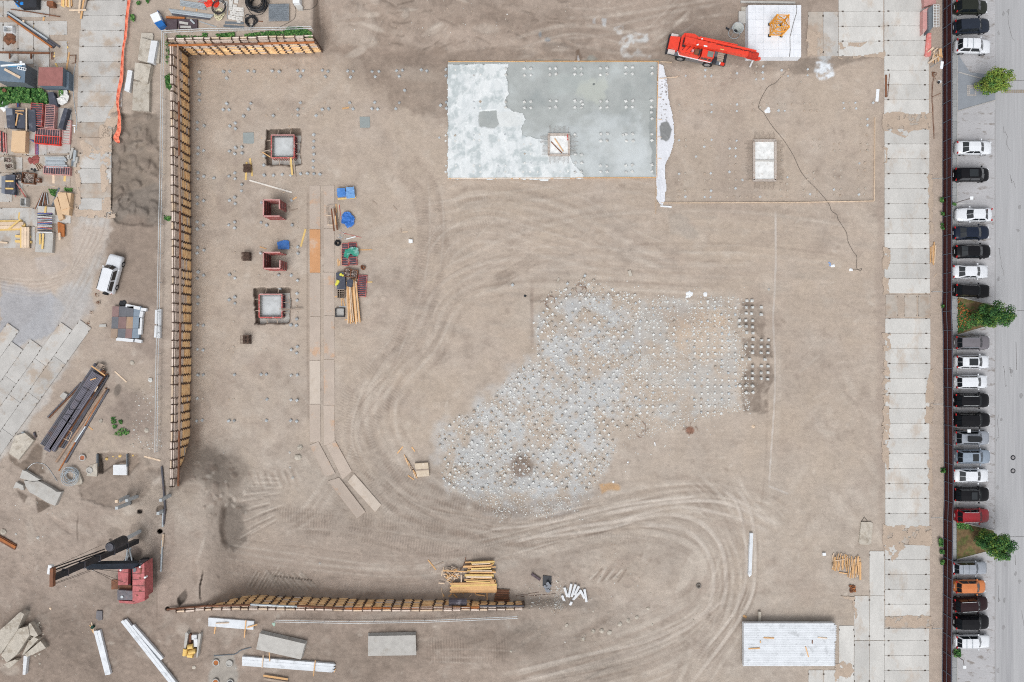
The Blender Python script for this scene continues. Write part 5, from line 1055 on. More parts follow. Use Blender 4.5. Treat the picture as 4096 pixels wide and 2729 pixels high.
def coil(x,y,rpx,label,mat,n=5,thick=.03,sq=1.0,name='cable_coil',z=None,jit=.08):
 a=q(x,y);g=zg(*a)if z is None else z;b=MB();p=P(*a,g)
 for k in range(n):b.ring((p.x+R.uniform(-jit,jit),p.y+R.uniform(-jit,jit),g+thick+k*thick*1.2),rpx/30*R.uniform(.72,1.0),thick,22,4,0,sq*R.uniform(.85,1.1),R.uniform(0,3))
 return b.build(name,mat,None,label,'coil',loc=(p.x,p.y,g))
coil(372,668,10,'small dark hose coil left of the green tarpaulin',black_r,6,.05);coil(620,910,9,'small rusty wire coil right of the clamp baskets',rust,5,.05,.7)
for k,(a,b,m,l)in enumerate((((372,822),(374,895),wood,'left short plank below the green tarpaulin'),((388,840),(390,888),wood,'middle short plank below the green tarpaulin'),((405,808),(415,890),wood,'right short plank below the green tarpaulin'),((580,735),(705,733),wood,'plank sticking out right of the green tarpaulin'),((655,1050),(710,1050),wood_y,'plank end sticking out right of the red panel'),((450,630),(545,605),white_p,'white plastic pipe beside the red tie rods'),((400,565),(600,613),red_form,'thin red tie rod lying above the green tarpaulin'),((358,970),(376,992),wood_y,'little yellow block at the dark board stack'),((405,1150),(410,1290),wood,'rake handle left of the long battens'),((410,1155),(440,1285),wood,'second rake handle left of the long battens'),((385,1290),(450,1293),steel_g,'grey rake head below the brown crate'),((438,1422),(470,1412),wood,'stub plank at the foot of the long battens'),((352,285),(358,370),wood,'left thin plank beside the crumpled blue tarpaulin'),((375,285),(378,430),wood_p,'pale thin plank beside the crumpled blue tarpaulin'),((385,295),(405,450),red_form,'red steel bar beside the crumpled blue tarpaulin'),((340,1195),(370,1192),wood,'orange stub at the brown crate'))):
 plank(*a,*b,.13 if m is not red_form else .06,l,m)
t=thing('timber_trestle','brown trestle of grey boards standing on the plate road','trestle',pq(310,420))
for(x0,y0,x1,y1,w_,z,m)in((250,312,320,300,.1,.5,wood_g),(255,315,272,495,.06,.45,wood_g),(262,315,285,495,.06,.45,wood_g),(258,400,350,395,.08,.5,wood_p),(268,490,355,495,.1,.5,wood_p),(308,330,335,550,.2,.6,rust),(322,330,352,545,.2,.62,wood_g),(335,330,368,540,.2,.66,rust),(348,400,352,490,.1,.7,wood)):
 MB().bar(P(*q(x0,y0),z),P(*q(x1,y1),z),w_,.08).build('board',m,t)
a=q(1087,652);MB().box(*(lambda p:(p.x,p.y,0))(P(*a,0)),.5,.45,.35).build('white_canister',white_p,None,'single white square canister in the open sand right of the formworks','canister')
plank(985,520,990,568,.18,'upper brown stake stub in the open sand right of the material strip',wood_g);plank(1005,560,1055,557,.14,'pale board stub in the open sand right of the material strip',wood_p);plank(910,305,950,345,.16,'grey brown stub plank in the sand near the concrete patches',wood_g);plank(712,258,750,285,.12,'thin grey stub plank right of the blue tarpaulins',wood_g)
zoom(1300,0,3.357);plank(233,1460,323,1445,.2,'short orange plank in the sand left of the square footing',wood)
# yellow bags
zoom(1200,700,2.45);yb=MB()
for x,y,r in((400,975,.25),(420,985,.2),(372,1045,.3),(365,1060,.28),(355,1075,.2)):p=pq(x,y,.5);yb.rock(p.x,p.y,.5,r,R,0,.7)
yb.build('yellow_sack',M('yellow_sack',c(220,214,90),var=.2),None,'crumpled yellow sacks on the dark board stack','sack')
p=pq(405,600);sc=MB()
for k in range(30):sc.box(p.x+R.gauss(0,.25),p.y+R.gauss(0,.3),.02,.12,.05,.04,R.uniform(0,3))
sc.build('steel_fittings',steel_g,None,'scattered small grey steel fittings above the dark hose coil','fittings',kind='stuff')
# cables
def cable(pts,r,label,mat=rope_m,zoff=.03):
 w_=[tuple(a)for a in catmull([q(*p)for p in pts],5)];return MB().tube([P(*a,zg(*a)+zoff)for a in w_],r*.8,5).build('cable',mat,None,label,'cable')
zoom(2550,420,2.24)
cable([(1330,-300),(1240,-200),(1160,-150),(1085,10),(1130,70),(1200,180),(1290,290),(1340,360),(1400,460),(1460,590),(1530,680),(1620,770),(1710,880),(1740,950),(1785,985),(1800,1030),(1870,1140),(1885,1220),(1930,1310),(1965,1360),(1960,1440),(1975,1475),(2010,1465),(1995,1490),(1970,1475),(1900,1475)],.035,'long dark cable snaking down across the sanded pile field')
def bag(x,y,w_,h_,label,mat,z=None,n=7,hh=.5,cat='sack',name='sack'):
 b=MB();a=q(x,y);g=zg(*a)if z is None else z;p=P(*a,g)
 for k in range(n):b.rock(p.x+R.uniform(-.5,.5)*w_,p.y+R.uniform(-.5,.5)*h_,g,R.uniform(.35,.6)*min(w_,h_)+.05,R,0,hh)
 return b.build(name,mat,None,label,cat,loc=tuple(p))
bag(1723,1423,.2,.5,'small blue sack beside a white one near the slab road',M('blue_sack',c(130,160,206)),n=3);bag(1752,1434,.5,.35,'small white sack beside a blue one near the slab road',white_p,n=4);bag(1910,1477,.5,.35,'white tag bag at the loose end of the long cable',white_p,n=3);bag(1165,45,.5,.5,'torn white cement sack between pile heads of the sanded field',white_p,n=6,hh=.25)
plank(205,907,305,915,.2,'white folded film roll at the foot of the folded film',white_p,th=.1,name='film_roll',cat='film roll')
# ------------------------------------------------------------------ vehicles
CP={'sedan':(4.75,1.80,1.44,-1.72,1.12,-1.02,.42),'hatch':(4.35,1.76,1.50,-2.02,1.10,-1.62,.38),'suv':(4.65,1.86,1.68,-2.18,1.10,-1.86,.38),'wagon':(4.6,1.72,1.45,-2.12,1.02,-1.72,.42),'mpv':(4.65,1.84,1.72,-2.2,1.45,-1.95,.62),'offroad':(4.7,1.84,1.85,-2.2,.98,-2.12,.52)}
def wheel(t,x,y,r=.33,w_=.23):
 b=LM();n=18;s_=1 if y>0 else-1
 def cylx(b,r0,y0,y1,r1=None):
  r1=r1 or r0;vs=[(x+r0*math.cos(2*math.pi*i/n),y0,r+r0*math.sin(2*math.pi*i/n))for i in range(n)]+[(x+r1*math.cos(2*math.pi*i/n),y1,r+r1*math.sin(2*math.pi*i/n))for i in range(n)]
  b.add(vs,[tuple(range(n)),tuple(range(n,2*n))[::-1]]+[(i,n+i,n+(i+1)%n,(i+1)%n)for i in range(n)])
 cylx(b,r,y-w_/2,y+w_/2);ty=b.build('wheel',tyre_m,t)
 b=LM();cylx(b,r*.62,y+s_*w_*.4,y+s_*(w_/2+.012),r*.58);b.build('rim',M('wheel_rim',c(176,178,182),rough=.35,metal=.6,rnd=0),ty)
def car(label,px,py_,kind,mat,face=1,rot=0,z0=.05,roof=None,rails=None,sun=None,box=False,racks=0,spare=False,L=None,group='cars parked in the street bays'):
 L0,W,Hh,c0,c1,r0,r1=CP[kind];L=L or L0;k=L/L0;c0,c1,r0,r1=c0*k,c1*k,r0*k,r1*k;w_=W/2
 zc=zg(px,py_)if z0 is None else z0;p=P(px,py_,zc+.75);t=thing('parked_car',label,'car',(p.x,p.y,zc),group,(0 if face>0 else math.pi)+rot)
 st=[(-.5,.60,.62),(-.485,.80,.74),(-.45,.93,.88 if kind!='sedan' else .92),(-.36,.985,.96 if kind!='sedan' else .98),(-.2,1,.95),(0,1,.93),(.2,1,.92),(.30,.99,.90),(.40,.95,.82),(.455,.87,.74),(.485,.74,.66),(.5,.52,.58)]
 if kind=='offroad':st=[(-.49,.88,.95),(-.48,.96,1.1),(-.4,1,1.12),(-.2,1,1.12),(0,1,1.1),(.2,1,1.08),(.3,.99,1.05),(.42,.96,1.0),(.475,.9,.92),(.492,.7,.75)]
 if kind=='wagon':st=[(-.5,.86,.6),(-.495,.9,.88),(-.45,.97,.9),(-.2,1,.9),(0,1,.9),(.2,1,.88),(.3,.99,.86),(.44,.96,.8),(.49,.92,.74),(.5,.86,.55)]
 if kind in('suv','mpv'):st=[(a,b_,d*1.08)for a,b_,d in st]
 vs,fs=[],[];sec=lambda hw,zt:[(0,zt+.035),(.5*hw,zt+.025),(.84*hw,zt-.02),(.97*hw,zt-.10),(hw,zt-.26 if zt>.7 else zt*.62),(.985*hw,.38),(.93*hw,.22)]
 for f,hw,zt in st:
  s_=sec(w_*hw,zt);ring=[(f*L,y,z)for y,z in s_[::-1]]+[(f*L,-y,z)for y,z in s_[1:]];vs+=ring
 m=13
 for i in range(len(st)-1):
  for j in range(m-1):a=i*m+j;fs.append((a,a+1,a+m+1,a+m))
  fs.append((i*m,(i+1)*m,(i+1)*m+m-1,i*m+m-1))
 fs+=[tuple(range(m))[::-1],tuple((len(st)-1)*m+j for j in range(m))]
 b=LM();b.add(vs,fs);b.build('body',mat,t,smooth=True)
 zb=(.93 if kind in('sedan','hatch')else .88 if kind=='wagon' else 1.0 if kind!='offroad' else 1.1);bw,tw=w_*.90,w_*(.70 if kind!='offroad' else .78)
 lo=[(c0,-bw*.9),(c0+.12,-bw),(c1-.25,-bw),(c1,-bw*.78),(c1+.1,0),(c1,bw*.78),(c1-.25,bw),(c0+.12,bw),(c0,bw*.9),(c0-.04,0)]
 up=[(r0,-tw*.9),(r0+.1,-tw),(r1-.12,-tw),(r1,-tw*.85),(r1+.06,0),(r1,tw*.85),(r1-.12,tw),(r0+.1,tw),(r0,tw*.9),(r0-.05,0)]
 b=LM();n=10;b.add([(x,y,zb)for x,y in lo]+[(x,y,Hh-.03*(abs(y)>tw*.5))for x,y in up]+[((r0+r1)/2,0,Hh+.03)],[(i,(i+1)%n,n+(i+1)%n,n+i)for i in range(n)]+[(n+i,n+(i+1)%n,2*n)for i in range(n)])
 cb=b.build('cabin',roof or mat,t)
 gl=lambda nm,i0,i1,e=.014,f0=.14,f1=.9:None
 def pane(nm,quads):
  b=LM()
  for A,B,Cc,D_ in quads:
   A,B,Cc,D_=map(Vector,(A,B,Cc,D_));nn=(B-A).cross(D_-A).normalized()*.014;g=lambda u,v:A*(1-u)*(1-v)+B*u*(1-v)+Cc*u*v+D_*(1-u)*v
   c4=[g(u,v)+nn for u,v in((.04,.08),(.96,.08),(.96,.93),(.04,.93))];c5=[x-nn*.9 for x in c4]
   b.add(c5+c4,[(4,5,6,7),(0,1,5,4),(1,2,6,5),(2,3,7,6),(3,0,4,7)])
  b.build(nm,glass,cb)
 V3=lambda p,z:(p[0],p[1],z)
 pane('windscreen',[(V3(lo[3],zb),V3(lo[4],zb),V3(up[4],Hh),V3(up[3],Hh-.03)),(V3(lo[4],zb),V3(lo[5],zb),V3(up[5],Hh-.03),V3(up[4],Hh))])
 pane('rear_window',[(V3(lo[9],zb),V3(lo[0],zb),V3(up[0],Hh-.03),V3(up[9],Hh)),(V3(lo[8],zb),V3(lo[9],zb),V3(up[9],Hh),V3(up[8],Hh-.03))])
 for i,j in((1,2),(6,7)):
  a,b2,d,e=lo[i],lo[j],up[j],up[i];mx=lambda p,r,f:(p[0]*(1-f)+r[0]*f,p[1]*(1-f)+r[1]*f)
  for f0,f1 in((.02,.49),(.51,.98)):pane('side_window',[(V3(mx(a,b2,f0),zb),V3(mx(a,b2,f1),zb),V3(mx(e,d,f1),Hh-.05),V3(mx(e,d,f0),Hh-.05))])
 for x in(-.30*L,.305*L):
  for y in(-w_+.1,w_-.1):wheel(t,x,y,.36 if kind in('suv','offroad')else .32)
 for s_ in(-1,1):
  LM().box(c1-.35,s_*(w_+.1),zb-.02,.14,.2,.13).build('wing_mirror',mat,t)
  LM().box(.455*L,s_*w_*.68,.60,.2,.34,.12,s_*-.45).build('headlight',M('headlight',c(210,214,220),rough=.15,rnd=0),t)
  LM().box(-.475*L,s_*w_*.78,.78 if kind=='sedan' else .9,.12,.26,.14,s_*.3).build('tail_light',M('tail_light',c(186,30,34),rough=.2,rnd=0),t)
 LM().box(-.5*L-.012,0,.55,.02,.5,.11).build('number_plate',white_p,t)
 if rails is not None:
  for s_ in(-1,1):LM().bar((r0+.15,s_*tw*.95,Hh+.03),(r1-.15,s_*tw*.95,Hh+.03),.04,.04).build('roof_rail',rails,t)
 if sun:LM().box(*((r1-.62,0,Hh+.012)if sun==1 else((r0+r1)/2+.32,0,Hh+.005)),.75 if sun==1 else 1.15,tw*1.45,.03).build('sunroof',glass,t)
 for k_ in range(racks):LM().bar((r0+.5+k_*.75,-tw,Hh+.08),(r0+.5+k_*.75,tw,Hh+.08),.05,.04).build('roof_bar',steel_g,t)
 if box:LM().prism([(-1.2,-.3),(-1.1,-.38),(.2,-.36),(.5,-.15),(.5,.15),(.2,.36),(-1.1,.38),(-1.2,.3)],Hh+.08,Hh+.38).build('roof_box',M('roof_box',c(34,36,40),rough=.35,coat=.2),t)
 if spare:LM().cyl(0,0,0,.01,.01,3).build('spare_hub',black_r,t)if False else wheel_flat(t,-.5*L-.1,-.1)
 return t
def wheel_flat(t,x,y):
 b=LM();n=18;vs=[(x+dx,y+.36*math.cos(2*math.pi*i/n),1.0+.36*math.sin(2*math.pi*i/n))for dx in(-.12,.12)for i in range(n)]
 b.add(vs,[tuple(range(n))[::-1],tuple(range(n,2*n))]+[(i,(i+1)%n,n+(i+1)%n,n+i)for i in range(n)]);b.build('spare_wheel',tyre_m,t)
W_=paint('white',c(228,232,238));BK=paint('black',(.006,.006,.008));NV=paint('navy',(.012,.018,.035));SV=paint('silver',c(168,174,184),metal=.4,rough=.35);GB=paint('silver_blue',c(158,172,188),metal=.4,rough=.35)
OL=paint('olive',(.02,.023,.018));GR=paint('graphite',c(132,128,134),metal=.4);RD=paint('red',c(150,30,40));OR=paint('orange',c(206,124,70));MR=paint('maroon',(.022,.009,.011));DB=paint('dark_blue',(.02,.026,.04))
r_=math.radians
car('dark olive hatchback, topmost car in the street bays, cut by the frame',3886,28,'hatch',OL)
car('dark blue estate car between the olive hatchback and the white one with roof bars',3888,105,'suv',DB,rot=r_(3),L=4.75)
car('white estate car with roof bars, third from the top of the bays',3893,185,'suv',W_,rot=r_(-2),racks=2)
car('white saloon standing alone below the first tree',3897,591,'sedan',W_)
car('black people carrier with glass roof panels standing between two white saloons',3887,699,'mpv',BK,sun=2,rails=BK)
car('white saloon parked nose first towards the fence',3897,859,'sedan',W_,face=-1)
car('navy blue saloon just below the nose-in white saloon',3887,931,'sedan',NV,rot=r_(1))
car('black saloon between the navy saloon and a white saloon',3893,1006,'sedan',BK)
car('white saloon with dark rear window between two black cars above the second tree',3882,1087,'sedan',W_)
car('black estate car just above the second tree',3889,1163,'wagon',BK,rot=r_(-2))
car('graphite grey off-road car with silver roof just below the second tree',3890,1371,'suv',GR,rails=SV)
car('white hatchback whose front half of the roof is black glass',3890,1448,'hatch',W_,sun=2,L=4.5)
car('plain white hatchback between the glass roofed one and a black off-road car',3886,1528,'hatch',W_,rot=r_(1))
car('black off-road car with two silver roof rails',3888,1602,'suv',BK,rails=steel_p)
car('black off-road car with curved silver trim just above the silver roof-box car',3889,1680,'suv',BK,L=4.8)
car('silver estate car carrying a black roof box',3888,1752,'suv',SV,box=True,rails=BK)
car('silver blue off-road car with an open dark sunroof',3892,1827,'suv',GB,sun=1,rails=GB)
car('white saloon between the silver blue off-road car and a black one',3884,1903,'sedan',W_)
car('black off-road car just above the red one',3886,1978,'suv',BK,L=4.75,sun=1)
car('bright red off-road car with silver roof rails above the third tree',3890,2063,'suv',RD,rails=steel_p,L=4.5)
car('boxy old silver estate with roof bars just below the third tree',3878,2273,'wagon',SV,racks=2)
car('orange hatchback between the old silver estate and a maroon car',3882,2347,'hatch',OR,L=4.15)
car('dark maroon off-road car with silver roof rails',3883,2417,'suv',MR,rot=r_(3),rails=steel_p,L=4.6)
car('black off-road car between the maroon car and the lowest white estate',3888,2489,'suv',BK,L=4.6)
car('white estate with roof bars, lowest car in the street bays',3890,2567,'wagon',W_,racks=2)
car('white off-road car with spare wheel standing alone on the brown yard soil',446,1096,'offroad',W_,rot=r_(74.5),z0=None,rails=BK,spare=True,L=5.0,group='cars in the yard')
# mobile crane
A=math.radians(-12.3);pc=P(2793,198,1.6);t=thing('mobile_crane','bright red two axle mobile crane with lowered telescopic boom beside the white block','crane',(pc.x,pc.y,zg(2793,210)),None,A)
def loc(px,py_,z):v=P(px,py_,z)-Vector((pc.x,pc.y,0));ca,sa=math.cos(-A),math.sin(-A);return(v.x*ca-v.y*sa,v.x*sa+v.y*ca,z)
LM().box(0,0,.7,7.9,2.2,.55).build('chassis',black_s,t)
LM().box(-.1,0,1.25,7.3,2.55,.1).build('deck',grey_s,t)
LM().prism([(-3.95,-.75),(-3.95,.75),(-2.7,.85),(-2.7,-.85)],1.35,2.15,z1s=[2.0,2.0,2.2,2.2]).build('engine_hood',crane_red,t)
for y in(-1.05,1.05):LM().box(-3.4,y,1.3,.9,.42,.5).build('stowage_box',M('aluminium_box',c(214,210,208),var=.05,stain=c(180,172,168)),t)
up_=LM();up_.prism([(-2.55,-.9),(-2.3,-1.3),(-1.2,-1.32),(.2,-1.32),(.2,.2),(-.2,1.0),(-1.3,1.35),(-2.3,1.3),(-2.6,.8)],1.5,2.55);up_.build('superstructure',crane_red,t)
LM().prism([(-2.62,-.85),(-2.36,-1.36),(.3,-1.4),(1.9,-1.4),(1.9,-1.34),(-2.3,-1.3),(-2.56,-.8)],1.6,1.72).build('white_stripe',white_p,t)
LM().prism([(-2.1,.15),(-.5,.2),(-.3,.85),(-1.1,1.22),(-2.2,1.1)],2.55,3.0).build('winch_cover',crane_red,t);LM().box(-2.15,0,2.56,.35,1.1,.3).build('winch',black_s,t)
cb=LM().prism([(.35,-1.35),(1.85,-1.35),(2.0,-1.2),(1.95,-.42),(.35,-.38)],1.4,2.9,z1s=[2.95,2.8,2.75,2.8,2.95]).build('cab',crane_red,t)
LM().box(1.45,-.86,2.86,.75,.72,.05).build('roof_window',M('grey_glass',c(128,138,132),rough=.15,rnd=0),cb)
for x,l in((.6,.3),(1.05,.5),(1.6,.35)):LM().box(x,-1.375,2.1,l,.03,.45).build('side_window',glass,cb)
LM().box(-.25,-.9,2.56,.75,.6,.35).build('step_box',rust,t);LM().box(.02,-.9,2.55,.18,.7,.38).build('gap_plate',black_s,t);LM().cyl(-.85,-.85,2.55,.16,.3,12).build('drum',M('drum_pink',c(206,150,152)),t)
d_=LM().box(3.1,-.1,1.36,.9,1.5,.06).build('front_deck',wood_g,t)
for k in range(6):LM().box(3.1,-.75+k*.26,1.425,.88,.02,.02).build('deck_rib',black_s,d_)
LM().box(2.4,-1.0,1.36,.45,.75,.5).build('fender',black_s,t);LM().box(3.75,0,1.0,.25,2.5,.5).build('front_bumper',black_s,t);LM().box(-3.98,0,.9,.2,2.5,.5).build('rear_bumper',black_s,t)
for y in(-1.15,1.15):LM().box(3.5,y,1.36,.5,.3,.25).build('lamp_block',M('orange_red',c(220,60,40)),t);LM().box(3.2,y*.98,1.36,.2,.25,.2).build('lamp_block',white_p,t)
for x in(-1.95,1.75):
 for y in(-1.12,1.12):wheel(t,x,y,.66,.45)
LM().box(-.1,-1.3,.75,2.4,.18,.5).build('side_step',M('step_grey',c(120,118,118)),t);LM().box(-.1,1.3,.75,2.4,.18,.5).build('side_step',black_s,t)
b0,b1=loc(2738,163,3.15),loc(3022,226,2.9);m0=tuple(b0[i]*.55+b1[i]*.45 for i in range(3))
LM().bar(b0,b1,.62,.62).build('boom',crane_red,t);LM().bar(b0,m0,.74,.7).build('boom_base_section',crane_red,t)
j0,j1=loc(2790,153,3.2),loc(3024,207,3.0);LM().bar(j0,j1,.26,.36).build('jib',crane_red,t);LM().bar(loc(2800,148,3.3),loc(2950,180,3.2),.1,.12).build('jib_rail',crane_red,t)
hd=LM().bar(loc(2992,218,3.0),loc(3030,228,2.9),.8,.7).build('boom_head',M('crane_red_dirty',c(196,60,46),var=.3,scale=4,stain=c(90,60,56),sa=.7,ss_=3),t);LM().bar(loc(3022,238,2.9),loc(3040,235,2.8),.35,.35).build('sheave',crane_red,hd)
LM().bar(loc(2788,176,3.55),loc(2786,158,3.5),.1,.1).build('boom_clamp',crane_red,t)
for a,b2 in(((2787,180),(2795,178)),((2815,183),(2829,186)),((2806,155),(2811,156))):LM().bar(loc(*a,3.52),loc(*b2,3.52),.16,.05).build('white_decal',white_p,t)
LM().bar(loc(2882,197,3.45),loc(2896,199,3.45),.12,.06).build('yellow_decal',wood_y,t);LM().bar(loc(2743,206,1.9),loc(2757,210,1.9),.12,.06).build('yellow_decal',wood_y,t)
zoom();MB().tube([P(3000,267,.1),P(3012,240,1.4)],.12,8).build('support_post',conc_white,None,'short white post standing under the tip of the red crane boom','post')
hb=LM()
for k in range(7):x=-2.2+k*.55;hb.tube([(x,-1.0+.1*(k%2),2.6),(x+.3,-.5,2.75),(x+.5,-.15,2.6)],.03,5)
for k in range(5):x=.3+k*1.3;hb.tube([(x,.28,3.35),(x+.6,.34,3.45),(x+1.2,.28,3.3)],.025,5)
hb.build('hydraulic_hoses',black_s,t,kind='stuff')
for k in range(4):LM().box(3.62,-1.1+k*.7,1.36,.12,.3,.12).build('tool_clip',(steel_g,black_s)[k%2],t)
for k in range(5):LM().box(-1.6+k*.42,-1.18,2.56,.3,.02,.02).build('panel_gap',black_s,t)
# hopper
p=P(2936,134,zg(2936,134));t=thing('concrete_hopper','grey concrete hopper with round rim in a ring frame beside the white block','hopper',p);hz=1.7;b=LM();n=24
for(ra,za),(rb_,zb2)in(((.74,hz),(.70,hz)),((.70,hz),(.25,.6)),((.28,.55),(.74,hz))):
 b.add([(ra*math.cos(2*math.pi*i/n),ra*math.sin(2*math.pi*i/n),za)for i in range(n)]+[(rb_*math.cos(2*math.pi*i/n),rb_*math.sin(2*math.pi*i/n),zb2)for i in range(n)],[(i,(i+1)%n,n+(i+1)%n,n+i)for i in range(n)])
b.build('funnel',M('hopper_grey',c(196,200,198),var=.1,stain=c(160,158,154)),t);LM().cyl(0,0,.55,.26,.1,16).build('residue',black_s,t)
LM().ring((0,0,.06),.74,.05,24,6).build('base_ring',steel_g,t);LM().ring((0,0,hz),.73,.035,24,6).build('rim',steel_g,t)
for k in range(4):a=.8+k*math.pi/2;LM().tube([(.74*math.cos(a),.74*math.sin(a),.05),(.72*math.cos(a),.72*math.sin(a),hz)],.035,6).build('leg',steel_g,t)
LM().bar((-.8,.25,.5),(-1.25,.5,.6),.2,.12).build('handle',black_s,t)
# white block and lattice mast
bz=1.25;a,b2=P(2993,20,bz),P(3205,228,bz);cx,cy=(a.x+b2.x)/2,(a.y+b2.y)/2;Lx,Ly=b2.x-a.x,a.y-b2.y
t=thing('crane_foundation','big square white concrete crane foundation carrying a yellow mast section','foundation',(cx,cy,0));LM().box(0,0,-.2,Lx,Ly,bz+.17).build('block',conc_block,t)
for i in range(7):
 for j in range(7):
  x,y=(i+.5)/7-.5,(j+.5)/7-.5;o=ubox('cast_panel',conc_block,t,(cx+x*Lx,cy+y*Ly,bz-.02),(Lx/7-.03,Ly/7-.03,.05+R.uniform(0,.006)))
LM().box(-Lx/2-.5,2.2,-.1,.9,1.6,.5).build('side_step',conc,t)
feet=[P(3078,98,bz+.05),P(3123,99,bz+.05),P(3124,145,bz+.05),P(3077,144,bz+.05)];t=thing('mast_section','yellow lattice tower crane mast section standing on the white foundation','mast section',tuple(sum(feet,Vector())/4));hh=2.75;up3=Vector((0,0,hh))
for f in feet:
 MB().bar(f,f+up3,.17,.17).build('mast_leg',crane_yel,t);MB().box(f.x,f.y,bz+.03,.34,.34,.12).build('foot_plate',black_s,t)
for k in range(4):
 f,g=feet[k],feet[(k+1)%4]
 for z in(.25,hh/2,hh-.08):MB().bar(f+Vector((0,0,z)),g+Vector((0,0,z)),.09,.09).build('mast_strut',crane_yel,t)
 for z0,z1_ in((.25,hh/2),(hh/2,hh-.1)):MB().bar(f+Vector((0,0,z0)),g+Vector((0,0,z1_)),.07,.07).build('mast_diagonal',crane_yel,t);MB().bar(g+Vector((0,0,z0)),f+Vector((0,0,z1_)),.06,.06).build('mast_diagonal',crane_yel,t)
MB().bar(feet[0]+up3*.98,feet[2]+up3*.98,.06,.06).build('mast_diagonal',crane_yel,t)
MB().tube([P(3187,18,bz+.08),P(3187,50,bz+.08),P(3172,100,bz+.08),P(3160,150,bz+.08),P(3161,200,bz+.08),P(3158,229,bz+.06)],.03,5).build('cable',rope_m,None,'thin dark cable running down across the white crane foundation','cable')
MB().bar(P(2962,8,.15),P(3180,12,.15),.25,.2).build('formwork_board',conc,None,'pale long board lying above the white crane foundation','board');MB().prism([tuple(P(x,y,.2))[:2]for x,y in((2966,27),(2990,27),(2984,80),(2964,82))],0,.2).build('concrete_slab',conc_old,None,'low weathered slab at the upper left side of the white foundation','slab')
# pile driver
zoom(400,2100,4.6125);gz=4.0;pp=P(525,2330,gz);t=thing('pile_driver','old red cable pile driver with tall black leader mast on the yard ground','pile driver',pp)
def pr(name,pts,z0,z1_,mat,par=None):return MB().prism([tuple(P(*q(*p),z1_))[:2]for p in pts],z0,z1_).build(name,mat,par or t)
for x in(500,790):
 a=P(*q(x,640),gz+.9);b2=P(*q(x,1270),gz+.9);tk=MB().bar((a.x,a.y,gz+.5),(b2.x,b2.y,gz+.5),.75,.95).build('crawler_track',black_s,t)
 for k in range(14):y=a.y+(b2.y-a.y)*(k+.5)/14;MB().box(a.x,y,gz+.98,.8,.2,.05).build('track_shoe',steel_d,tk)
pr('undercarriage',[(450,700),(800,700),(800,1250),(450,1250)],gz+.6,gz+1.3,black_s)
h1=pr('machine_house',[(600,785),(720,785),(815,700),(825,1180),(825,1345),(660,1415),(600,1400)],gz+1.3,gz+3.3,red_cab);pr('lower_house',[(328,830),(400,800),(525,800),(515,1112),(335,1112)],gz+1.3,gz+2.9,red_cab)
for k,y in enumerate((900,1010,1125,1240)):MB().bar(P(*q(605,y),gz+3.31),P(*q(822,y-12),gz+3.31),.03,.03).build('roof_seam',black_s,h1)
pr('roof_hatch',[(612,800),(668,800),(665,850),(640,880),(610,870)],gz+3.3,gz+3.4,grey_s,h1);pr('roof_slot',[(745,800),(765,800),(760,900),(745,900)],gz+3.3,gz+3.36,rust,h1);pr('gap_shade_fill',[(520,790),(602,790),(560,1110),(515,1112)],gz+1.3,gz+2.3,black_r)  # black filler between the two houses stands in for the shade of the gap
rs=random.Random(4)
for k in range(9):
 x,y=rs.uniform(615,790),rs.uniform(830,1330);pr('rust_patch',[(x,y),(x+rs.uniform(10,40),y+rs.uniform(-8,8)),(x+rs.uniform(15,45),y+rs.uniform(12,40)),(x-4,y+rs.uniform(10,34))],gz+3.3,gz+3.306+.002*k,rust if k%2 else M('faded_red',c(206,132,132),var=.15),h1)
pr('rear_deck',[(320,1205),(640,1220),(645,1390),(320,1385)],gz+1.4,gz+2.5,M('deck_grey',c(118,116,122),var=.3,scale=3,stain=c(160,130,126),sa=.5,ss_=2));pr('winch_bay',[(345,1115),(580,1115),(580,1205),(345,1205)],gz+1.3,gz+2.1,rust);pr('counterweight',[(340,1395),(640,1415),(820,1350),(825,1400),(640,1460),(360,1440)],gz+1.2,gz+2.2,red_cab)
for x,y,l in((375,838,'l'),(733,778,'r'),(826,972,'s')):p=P(*q(x,y),gz+3.4);MB().cyl(p.x,p.y,gz+2.9,.12,.5,12).build('work_lamp',white_p,t)
p=P(*q(403,1330),gz+2.6);MB().cyl(p.x,p.y,gz+2.5,.17,.1,14).build('cap',steel_g,t);pr('nose_plate',[(640,780),(660,715),(800,700),(720,785)],gz+1.3,gz+2.8,steel_d)
MB().prism([tuple(P(*q(*p),gz+1.0))[:2]for p in((205,1015),(325,1015),(325,1190),(205,1195))],gz+.8,gz+.95).build('side_platform',rust,t)
mb0,mb1=P(547,2165,gz+.6),P(213,2311,gz+16);mast=MB().bar(mb0,mb1,.55,.6).build('leader_mast',black_s,t)
for dx in(-.42,):MB().bar(mb0+Vector((dx,.55,6.2)),mb1+Vector((dx,.55,-.5)),.12,.12).build('leader_rail',black_s,t);MB().bar(mb0+Vector((dx,.85,6.2)),mb1+Vector((dx,.85,-.5)),.1,.1).build('leader_rail',black_s,t)
MB().bar(P(211,2272,gz+16.2),P(210,2345,gz+16.2),.35,.45).build('crosshead',rust,t);p=P(197,2280,gz+15.8);MB().box(p.x,p.y,gz+15.4,.38,.95,.4,-.15).build('counter_box',white_p,t)
for k in range(5):f=.15+k*.18;p=mb0.lerp(mb1,f);MB().box(p.x,p.y,p.z,.7,.75,.18).build('mast_collar',steel_d,mast)
hz_=13.2;p=P(440,2188,hz_);hm=MB().cyl(p.x,p.y,10.4,.55,2.8,18).build('hammer',black_s,t);MB().cyl(p.x,p.y,hz_,.45,.15,14).build('hammer_cap',steel_d,hm)
